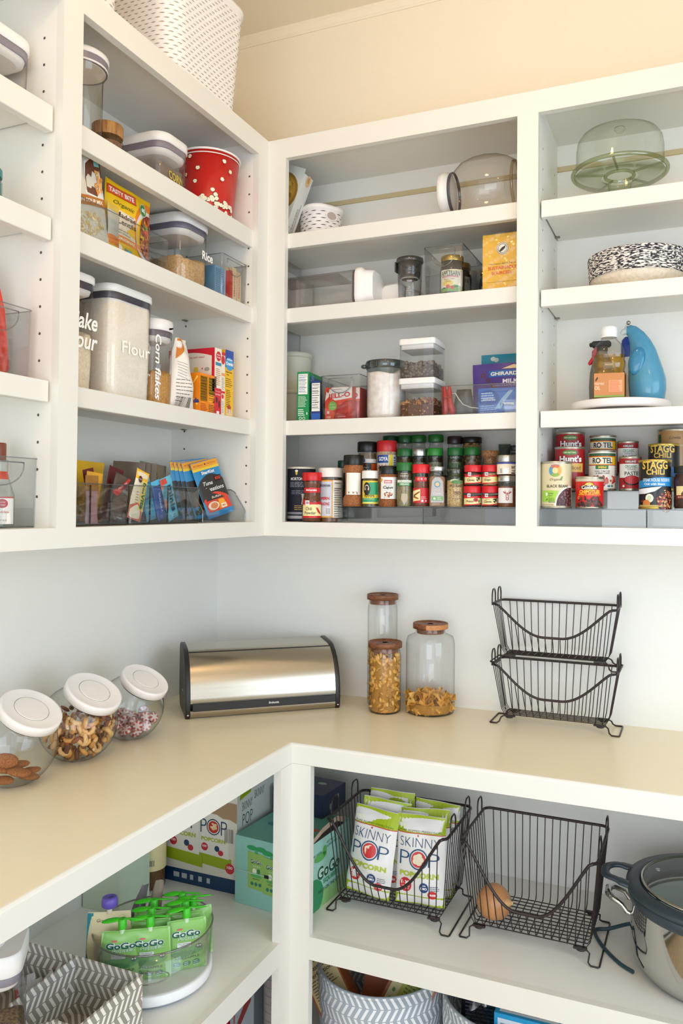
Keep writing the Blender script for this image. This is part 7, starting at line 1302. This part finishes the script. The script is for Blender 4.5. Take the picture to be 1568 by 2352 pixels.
def f_case(d):
    d.rect(0, 0, .226, .375, '#ded8cc', 1); d.rect(0, 0, .226, .036, '#13365c', 2); popface(d, -.005, .082, .9); popface(d, .155, .080, .95, 2); popface(d, .060, .078, 1.05, 7); d.ell(.206, .062, .0135, .0135, '#c8303a', 6, 20); d.text('100', .206, .065, .0075, '#f4e8e4', 8, .017, .03); d.bars(.188, .125, .216, .165, 3, 14, 3, '#dcd6cc')
    for k, w in enumerate((.018, .016, .010, .011, .010)): d.rect(.032+k*.026, .013, .032+k*.026+w, .026, '#b8bcc0', 3)
    R = random.Random(5); P = [(.226, .225)]+[(.226-.02*k, .228+R.uniform(-.003, .003)+.0006*k) for k in range(7)]+[(.105+.02*k, .198+R.uniform(-.004, .004)-.002*k) for k in range(6)]+[(.226, .180)]; d.poly(P, '#a98a6c', 12)
    d.poly([(.10, .23), (.15, .225), (.15, .262), (.11, .262)], '#aab418', 3); d.poly([(.18, .30), (.226, .285), (.226, .33), (.19, .33)], '#6a6e10', 3)
def r_case(d):
    d.rect(0, 0, .265, .375, '#d9dcd6', 1); d.text('PURE POPPED', .125, .345, .015, '#5a6a70', 3, .17, 0); d.poly([(.010, .235), (.030, .300), (.13, .340), (.13, .285), (.07, .260), (.065, .242)], '#9aae12', 3); d.poly([(.055, .268), (.075, .292), (.088, .288), (.066, .264)], '#dfe2d8', 4); d.text('SKINNY', .048, .215, .022, '#3a5060', 3, .052, -.01); d.text('SKINNY', .11, .228, .022, '#3a5060', 3, .052, -.01); d.text('POP', .05, .180, .03, '#3a5060', 3, .05, -.01)
carton('popcorn_case', 'large white popcorn case with a navy base strip against the back corner', 'carton', (-.1235, .0280, ZF), 0, .226, .265, .375, '#ded8cc', (('f', f_case), ('r', r_case)))
carton('paper_case', 'tall pale green box beside the left wall in the base cabinet', 'carton', (-.2700, -.2500, ZF), 0, .112, .115, .330, '#c5d2bb', (('f', lambda d: d.rect(0, 0, .112, .33, '#c5d2bb', 1)),))
jar('juice_bottle', 'amber juice bottle with a cream barcode label behind the tall pale box', -.2420, -.1500, ZF, .0370, .300, '#e9dcc0', .03, '#7a4a1c', .93, [(.90, 0), (1, .03), (1, .75), (.6, .9), (.5, 1)], lambda d, r, H: (d.rect(-.058, H*.19, .058, H*.72, '#ead9a6', 1), d.bars(-.024, H*.235, .004, H*.30, 3, 9, 2, '#ead9a6'), d.lines(-.03, H*.66, .03, 5, .008, '#b09a5a', 3)), None, 'bottle', .55, off=.1)
t = T('strap', 'bright green plastic strap hanging against the left wall of the base cabinet', 'strap', (-.3275, -.2880, .55)); b = B(); b.tube([(.004, 0, .11), (.006, .002, .04), (.005, 0, .0), (.004, -.006, -.035), (.003, -.008, -.060)], [.005, .006, .007, .008, .003], col('#5cae2c', .4), 6); b.obj('band', t)
# ---------------- base cabinet, left side ----------------
SX, SY = .0200, -.4780
t = T('lazy_susan', 'white turntable with a clear raised wall holding green fruit pouches', 'turntable', (SX, SY, ZF)); a_ = clear('#fdfcfc', '#d8d2d6', .06, .5, .02, 'clear_wall')
B().lathe([(.108, 0), (.113, .003), (.113, .009)], col('#8f9aa4', .5), 56).obj('foot', t); B().lathe([(.112, .009), (.121, .0095), (.1225, .013), (.1225, .028), (.121, .030), (.112, .0302)], col('#eceef0', .35), 64).obj('platter', t)
B().loft([(circ(.1185, 64), .0304), (circ(.1235, 64), .112), (circ(.1215, 64), .112), (circ(.1165, 64), .0304)], a_, False, False).obj('clear_wall', t); B().tube([(.1225*math.cos(q), .1225*math.sin(q), .112) for q in [i*math.pi/32 for i in range(64)]], .0019, clear('#cfc8ce', '#6f6872', .18, .5, .05, 'acrylic_rim'), 6, True).obj('rim', t)
for a0, nm in ((-1.0, 'handle_cutout'), (1.2, 'handle_cutout')):
    P = [(a0+.34*math.cos(q), .088+.0125*math.sin(q)) for q in [i*math.pi/12 for i in range(24)]]; B().tube([((.1185+.005*(z-.03)/.08+.0012)*math.cos(an), (.1185+.005*(z-.03)/.08+.0012)*math.sin(an), z-.02) for an, z in P], .0012, clear('#d8d2d4', '#8a8488', .18, .5, .05, 'acrylic_rim2'), 5, True).obj(nm, t)
G1 = '#8cc46a'
def d_gogo(d, w, h):
    d.rect(-w*.5, 0, w*.5, h*.985, '#86c060', 1); d.rect(-w*.5, 0, -w*.44, h*.985, '#a8d890', 2); d.rect(w*.44, 0, w*.5, h*.985, '#a8d890', 2); d.ell(0, h*.42, w*.42, h*.10, '#4fa850', 2, 20); d.ell(-w*.1, h*.36, w*.30, h*.06, '#3a9048', 3, 20)
    d.text('GoGo', -w*.02, h*.74, h*.125, '#eef6ec', 3, w*.74, .11); d.text('GoGo', -w*.02, h*.74, h*.120, '#1d6258', 4.5, w*.72, .035); d.text('SQUEEZ', w*.06, h*.645, h*.065, '#e4f2de', 4, w*.56, .10); d.text('SQUEEZ', w*.06, h*.645, h*.060, '#5aa86a', 5.5, w*.54, .02); d.ell(-w*.18, h*.83, w*.08, h*.016, '#d8606a', 4)
    d.rect(-w*.24, h*.50, w*.10, h*.58, '#e4ecec', 4); d.text('NO SUGAR', -w*.07, h*.555, h*.022, '#3a6a6a', 6, w*.28); d.text('ADDED', -w*.07, h*.525, h*.02, '#3a6a6a', 6, w*.18); d.ell(w*.30, h*.47, w*.075, h*.045, '#1f5f58', 4, 14); d.ell(w*.27, h*.48, w*.022, h*.016, '#f0f4f0', 5); d.ell(w*.33, h*.48, w*.022, h*.016, '#f0f4f0', 5)
    d.text('APPLEAPPLE', 0, h*.275, h*.042, '#1f5a38', 4, w*.62, .01)
    for k in (-1, 0, 1): d.ell(k*w*.23, h*.155, w*.095, h*.052, '#3f8a6a', 4, 14); d.lines(k*w*.23-w*.06, h*.185, k*w*.23+w*.06, 3, .004, '#c8e4d0', 5)
def gogopouch(lab, x, y, rot, lean, k):
    p = pouch('fruit_pouch', lab, 'pouch', (x, y, ZF+.0310), (lean, 0, rot), .086, .102, .022, G1, d_gogo, 'green fruit pouches on the turntable', seed=60+k, wav=.0012, sm=.25, topw=.92)
    B().lathe([(.0052, .096), (.0052, .114)], col('#cfe8c0', .3), 12).obj('spout', p); gm = col('#3fc21c', .35); b = B(); b.lathe([(.0085, .106), (.0085, .124), (.0070, .1255)], gm, 16); b.obj('cap', p)
    b = B(); b.ell((-.021, 0, .123), (.0205, .0068, .0022), gm, 16, 6, Euler((.35, -.10, 0)).to_matrix()); b.obj('cap_wing', p); b = B(); b.ell((.021, 0, .123), (.0205, .0068, .0022), gm, 16, 6, Euler((-.35, .10, 0)).to_matrix()); b.obj('cap_wing', p)
F0 = .60
for k, (x, y, r, l, lab) in enumerate(((.005, -.560, F0-.02, -.04, 'green fruit pouch front left on the turntable, lowest propeller cap'), (.050, -.528, F0, -.03, 'green fruit pouch in the front middle of the turntable'), (.098, -.470, F0+.12, -.03, 'green fruit pouch at the front right of the turntable'),
        (.030, -.500, F0-.05, -.03, 'green fruit pouch just behind the front middle one'), (.078, -.447, F0+.05, -.02, 'green fruit pouch behind the front right one'), (.012, -.468, F0, -.02, 'green fruit pouch at the back left of the green cluster'), (.050, -.420, F0-.1, -.02, 'green fruit pouch at the back of the green cluster'), (.082, -.425, F0+.2, -.02, 'green fruit pouch with its side seam showing at the far right'))):
    gogopouch(lab, x, y, r, l, k)
p = pouch('baby_food_pouch', 'cream and teal food pouch with a purple screw cap behind the green pouches', 'pouch', (-.0420, -.5450, ZF+.0310), (-.05, 0, F0-.1), .092, .122, .024, '#e8dcb0', lambda d, w, h: (d.rect(-w*.5, h*.1, -w*.36, h*.99, '#2f8a96', 2), d.text('GreenWise', -w*.02, h*.88, h*.05, '#6a5a3a', 3, w*.5, 0, .2), d.text('VER', w*.22, h*.70, h*.05, '#8a5a3a', 3, w*.2, .03), d.ring(w*.30, h*.90, .006, .0066, '#c8b888', 3, 16), d.rect(-w*.3, h*.3, w*.4, h*.6, '#d8c890', 2)), None, seed=71, topw=.95)
B().lathe([(.0055, .118), (.0055, .134)], col('#e8dcc0', .3), 12).obj('spout', p); B().lathe([(.0125, .131), (.0165, .135), (.0165, .146), (.0145, .152), (.0085, .153), (.0075, .148), (.003, .147)], col('#6a5ab8', .35), 24).obj('cap', p)
for k, (x, y, rz, ry, lab, c) in enumerate(((-.052, -.478, .9, .28, 'dark grey foil wrapper end sticking up at the back of the turntable', '#6a6468'), (-.028, -.438, .5, .18, 'patterned grey-brown foil wrapper at the back of the turntable', '#8f8070'))):
    p = pouch('foil_wrapper', lab, 'wrapper', (x, y, ZF+.033), (0, 0, rz), .048, .145, .014, c, None, 'foil wrappers on the turntable', seed=80+k, wav=.004, topw=.35, sm=.3); p.rotation_euler = (0, ry, rz)
# ---- chevron woven materials
def chevron(name, c1, c2, kind, sc_u, sc_v, amp):
    m = bpy.data.materials.new(name); m.use_nodes = True; nt = m.node_tree; b = nt.nodes['Principled BSDF']; b.inputs['Roughness'].default_value = .7
    N = lambda op, **k: node(nt, 'ShaderNodeMath', operation=op)
    tc = node(nt, 'ShaderNodeTexCoord'); sp = node(nt, 'ShaderNodeSeparateXYZ'); nt.links.new(tc.outputs['Object'], sp.inputs[0])
    def mth(op, a, b_=None, c_=None):
        n = node(nt, 'ShaderNodeMath', operation=op)
        for i, v in enumerate((a, b_, c_)):
            if v is None: continue
            if isinstance(v, (int, float)): n.inputs[i].default_value = v
            else: nt.links.new(v, n.inputs[i])
        return n.outputs[0]
    x, y, z = sp.outputs[0], sp.outputs[1], sp.outputs[2]
    u = mth('ADD', x, y) if kind == 'box' else mth('MULTIPLY', mth('ARCTAN2', y, x), .16)
    v = mth('MULTIPLY', z, sc_v); uu = mth('MULTIPLY', u, sc_u); tri = mth('PINGPONG', v, 1.0)
    f = mth('FRACT', mth('ADD', uu, mth('MULTIPLY', tri, amp))); 
    gap = mth('LESS_THAN', mth('ABSOLUTE', mth('SUBTRACT', mth('FRACT', v), .5)), .46)
    st = mth('LESS_THAN', f, .42); fac = mth('MULTIPLY', st, gap)
    mx = node(nt, 'ShaderNodeMix', data_type='RGBA'); mx.inputs[6].default_value = (*rgb(c1), 1); mx.inputs[7].default_value = (*rgb(c2), 1); nt.links.new(fac, mx.inputs[0]); nt.links.new(mx.outputs[2], b.inputs['Base Color'])
    bp = node(nt, 'ShaderNodeBump'); bp.inputs['Strength'].default_value = .6; bp.inputs['Distance'].default_value = .0015; nt.links.new(mth('PINGPONG', f, .5), bp.inputs['Height']); nt.links.new(bp.outputs[0], b.inputs['Normal'])
    return m
CV = chevron('woven_grey_chevron', '#9a938a', '#ece9e0', 'box', 62, 42, .85)
# square woven bin
BW, BD, BH = .330, .170, .112
t = T('woven_bin', 'grey and white chevron woven bin with two compartments on the left shelf', 'bin', (-.0480, -.7200, ZF)); k = .005
b = B()
def wall(x0, y0, x1, y1, dip=0, axis='x'):
    n = 24; vs = []; 
    for i in range(n+1):
        f = i/n; h = BH-(dip*math.sin(math.pi*min(1, max(0, (f-.18)/.64)))**.7 if dip and .18 < f < .82 else 0)
        for z in (0, h):
            if axis == 'x': vs += [(x0+(x1-x0)*f, y0, z), (x0+(x1-x0)*f, y1, z)]
            else: vs += [(x0, y0+(y1-y0)*f, z), (x1, y0+(y1-y0)*f, z)]
    fs = []
    for i in range(n):
        a = i*4; c = a+4; fs += [(a, c, c+2, a+2), (a+1, a+3, c+3, c+1), (a+2, c+2, c+3, a+3), (a, a+1, c+1, c)]
    fs += [(0, 2, 3, 1), (n*4, n*4+1, n*4+3, n*4+2)]; return vs, fs
for nm, args in (('front_wall', (-BW/2, -BD/2, BW/2, -BD/2+k, .030, 'x')), ('back_wall', (-BW/2, BD/2-k, BW/2, BD/2, 0, 'x')), ('side_wall', (-BW/2, -BD/2+k, -BW/2+k, BD/2-k, 0, 'y')), ('side_wall', (BW/2-k, -BD/2+k, BW/2, BD/2-k, .0, 'y')), ('divider', (.006, -BD/2+k, .006+k*.7, BD/2-k, 0, 'y'))):
    v_, f_ = wall(*args); B().add(v_, f_, CV).obj(nm, t)
B().box(-BW/2+k, -BD/2+k, 0, BW/2-k, BD/2-k, .004, CV).obj('base', t)
for i, (x, y, rz, lab) in enumerate(((-.115, -.690, .5, 'red and silver wrapped candy at the left in the woven bin'), (-.085, -.694, 1.2, 'red and silver wrapped candy in the middle of the woven bin'), (-.062, -.680, .1, 'brown and silver wrapped candy against the divider of the woven bin'), (-.100, -.668, -.6, 'silver wrapped candy lying deeper in the woven bin'))):
    p = pouch('wrapped_candy', lab, 'candy', (x, y, ZF+.020), (0, 0, rz), .046, .046, .018, '#c4c2c4', (lambda d, w, h: (d.rect(-w*.4, h*.15, w*.4, h*.6, '#d83a26', 1), d.text('WAFER', 0, h*.38, .005, '#f4f0ec', 3, w*.6, .03))) if i != 2 else (lambda d, w, h: d.rect(-w*.4, h*.1, w*.4, h*.8, '#6a3a22', 1)), 'wrapped candies in the woven bin', seed=90+i, wav=.003, sm=.2); p.rotation_euler = (-.5, .2*i-.3, rz); p.location.z = ZF+.034
oxo('tall clear snack canister with a white lid standing in front at the lower left', .0080, -.8950, ZF, .118, .108, .277, .024, '#4a3a30', .50, None, '#8a8694', lidh=.030, rot=.65, fill2='#8a6a4a', name2='storage_canister')
# ---------------- bottom of the base cabinets ----------------
ZG = .1200
CR = chevron('woven_round_chevron', '#a6b0ba', '#f0f3f6', 'round', 58, 36, .9)
def rbasket(desc, x, y, r, h):
    t = T('round_basket', desc, 'basket', (x, y, ZG), 0, 'round woven baskets at the bottom'); B().loft([(circ(r*.90, 64), 0), (circ(r*.97, 64), h*.3), (circ(r, 64), h*.7), (circ(r*.995, 64), h), (circ(r*.95, 64), h), (circ(r*.93, 64), .006)], CR).obj('body', t)
    B().tube([(r*.975*math.cos(q), r*.975*math.sin(q), h) for q in [i*math.pi/32 for i in range(64)]], .0055, CR, 8, True).obj('rolled_rim', t); return t
rbasket('grey and white chevron round basket full of soup cartons at the bottom', .3350, .0350, .1620, .190); rbasket('grey and white chevron round basket with a blue box, right of two', .6720, .0350, .1650, .190)
def f_soup2(d):
    d.rect(0, 0, .095, .165, '#9a5226', 1); d.rect(.004, .004, .091, .110, '#cdb88a', 2); d.poly([(.004, .11), (.091, .11), (.091, .12), (.07, .135), (.004, .125)], '#cdb88a', 2); d.text('Roasted to', .048, .112, .0105, '#3a2c1c', 4, .066, .01); d.text('Perfection', .048, .097, .0105, '#3a2c1c', 4, .068, .01); d.lines(.010, .086, .086, 11, .0068, '#5a4a34', 4, .3); d.ell(.052, .140, .026, .017, '#2f8a3c', 4, 20); d.text('Pacific', .052, .141, .009, '#f0f4e8', 6, .036, .02, .2); d.text('FOODS', .052, .131, .003, '#f0f4e8', 6, .016)
def f_soup3(d): d.rect(0, 0, .095, .165, '#8a4524', 1); d.ell(.020, .10, .024, .024, '#b82a1c', 3, 20); d.ell(.034, .145, .016, .012, '#c8a81c', 3); d.ell(.055, .130, .010, .010, '#e4e4de', 5, 18); d.ring(.055, .130, .004, .006, '#2a2a2a', 6, 12); d.ell(.055, .108, .009, .009, '#6aa0b4', 5, 18)
def f_soup4(d): d.rect(0, 0, .11, .165, '#8f4a26', 1); d.rect(.008, .0, .105, .150, '#c9bf8c', 2); d.rect(.032, .0, .105, .146, '#a8b03c', 3); d.lines(.042, .120, .100, 14, .0085, '#5a6a1c', 4, .35); [d.ell(.020, .035+k*.022, .004, .005, '#4a7a3a', 4) for k in range(5)]; d.text('NUTRITION', .068, .132, .006, '#3a4a1c', 5, .05)
for k, (x, y, z, rot, tl, fn, lab) in enumerate(((.262, -.040, .120, .35, (-.42, -.62), f_soup2, 'brown soup carton with a cream Roasted to Perfection label, tilted at the left'), (.345, .010, .115, .10, (-.30, .12), f_soup3, 'brown soup carton with a red tomato print in the middle of the basket'), (.400, -.025, .100, -.05, (-.42, .42), f_soup4, 'brown soup carton with a yellow-green panel tilted to the right'))):
    c_ = carton('soup_carton', lab, 'carton', (x, y, ZG+.05), 0, .095 if k < 2 else .11, .055, .165, '#9a5226', (('f', fn),), 'soup cartons in the round basket'); c_.rotation_euler = (tl[0], tl[1], rot); c_.location = (x, y, ZG+.095)
carton('freezer_bag_box', 'bright blue box with a white text panel in the right-hand round basket', 'box', (.735, -.040, ZG+.045), 0, .150, .10, .17, '#1f9ad0', (('f', lambda d: (d.rect(0, 0, .15, .17, '#2aa0d8', 1), d.rect(.008, .0, .142, .160, '#dfe9f0', 2), d.lines(.014, .150, .130, 14, .009, '#7a98b0', 3, .3))), ('t', lambda d: (d.rect(0, 0, .15, .10, '#2aa0d8', 1), d.rect(.01, .008, .142, .09, '#dfe9f0', 2), d.lines(.016, .082, .130, 8, .009, '#7a98b0', 3, .3)))))['category'] = 'box'
p = pouch('plastic_bag', 'crumpled clear plastic bag standing in the right-hand round basket', 'bag', (.610, -.070, ZG+.03), (-.15, .1, .1), .120, .220, .040, '#dfe8f4', None, None, seed=77, wav=.006, topw=.4)
for c in p.children: c.data.materials.clear(); c.data.materials.append(clear('#e8ecf4', '#a0a8bc', .14, .5, .1, 'crumpled_film')); c.data.materials.append(clear('#e8ecf4', '#a0a8bc', .14, .5, .1, 'crumpled_film'))
carton('dark_box', 'dark box with fine print behind the clear plastic bag', 'box', (.620, .030, ZG+.01), .1, .13, .05, .225, '#2a2a34', (('f', lambda d: d.lines(.01, .21, .12, 12, .009, '#8a8a94', 2)),))
carton('ribbed_box', 'brown-grey ribbed carton behind the blue box', 'box', (.700, .090, ZG+.01), 0, .10, .05, .235, '#6a5c52', (('f', lambda d: [d.rect(.005+.016*k, 0, .007+.016*k, .235, '#3a302a', 1) for k in range(6)]),))
# left opening at the bottom
carton('cereal_box', 'bright red box standing at the bottom of the left base cabinet', 'box', (-.0300, -.1800, ZG), .0, .120, .06, .270, '#b81c28', (('f', lambda d: (d.rect(0, 0, .12, .27, '#c01c2a', 1), d.ring(.06, .15, .045, .055, '#2a1a22', 2, 24), d.ell(.06, .15, .044, .044, '#c8402c', 3, 24))),))
carton('appliance_box', 'blue-grey box with dark red stripes at the bottom of the left base cabinet', 'box', (.0680, -.1740, ZG), 0, .066, .05, .280, '#76828c', (('f', lambda d: (d.rect(0, 0, .066, .28, '#808c96', 1), d.rect(.010, .04, .014, .19, '#8a3a3e', 2), d.poly([(.020, .10), (.058, .20), (.058, .165), (.030, .10)], '#6a1418', 2), [d.rect(.004+.007*k, .21, .005+.007*k, .28, '#5a6470', 2) for k in range(9)])),))
t = T('knitted_bin', 'grey and white knitted bin beside the blue-grey box at the bottom left', 'bin', (.1420, -.1600, ZG)); B().loft([(circ(.030, 24), 0), (circ(.034, 24), .27), (circ(.030, 24), .27), (circ(.027, 24), .01)], chevron('knitted_grey', '#6d6668', '#b8b2b4', 'round', 90, 50, .9)).obj('body', t)
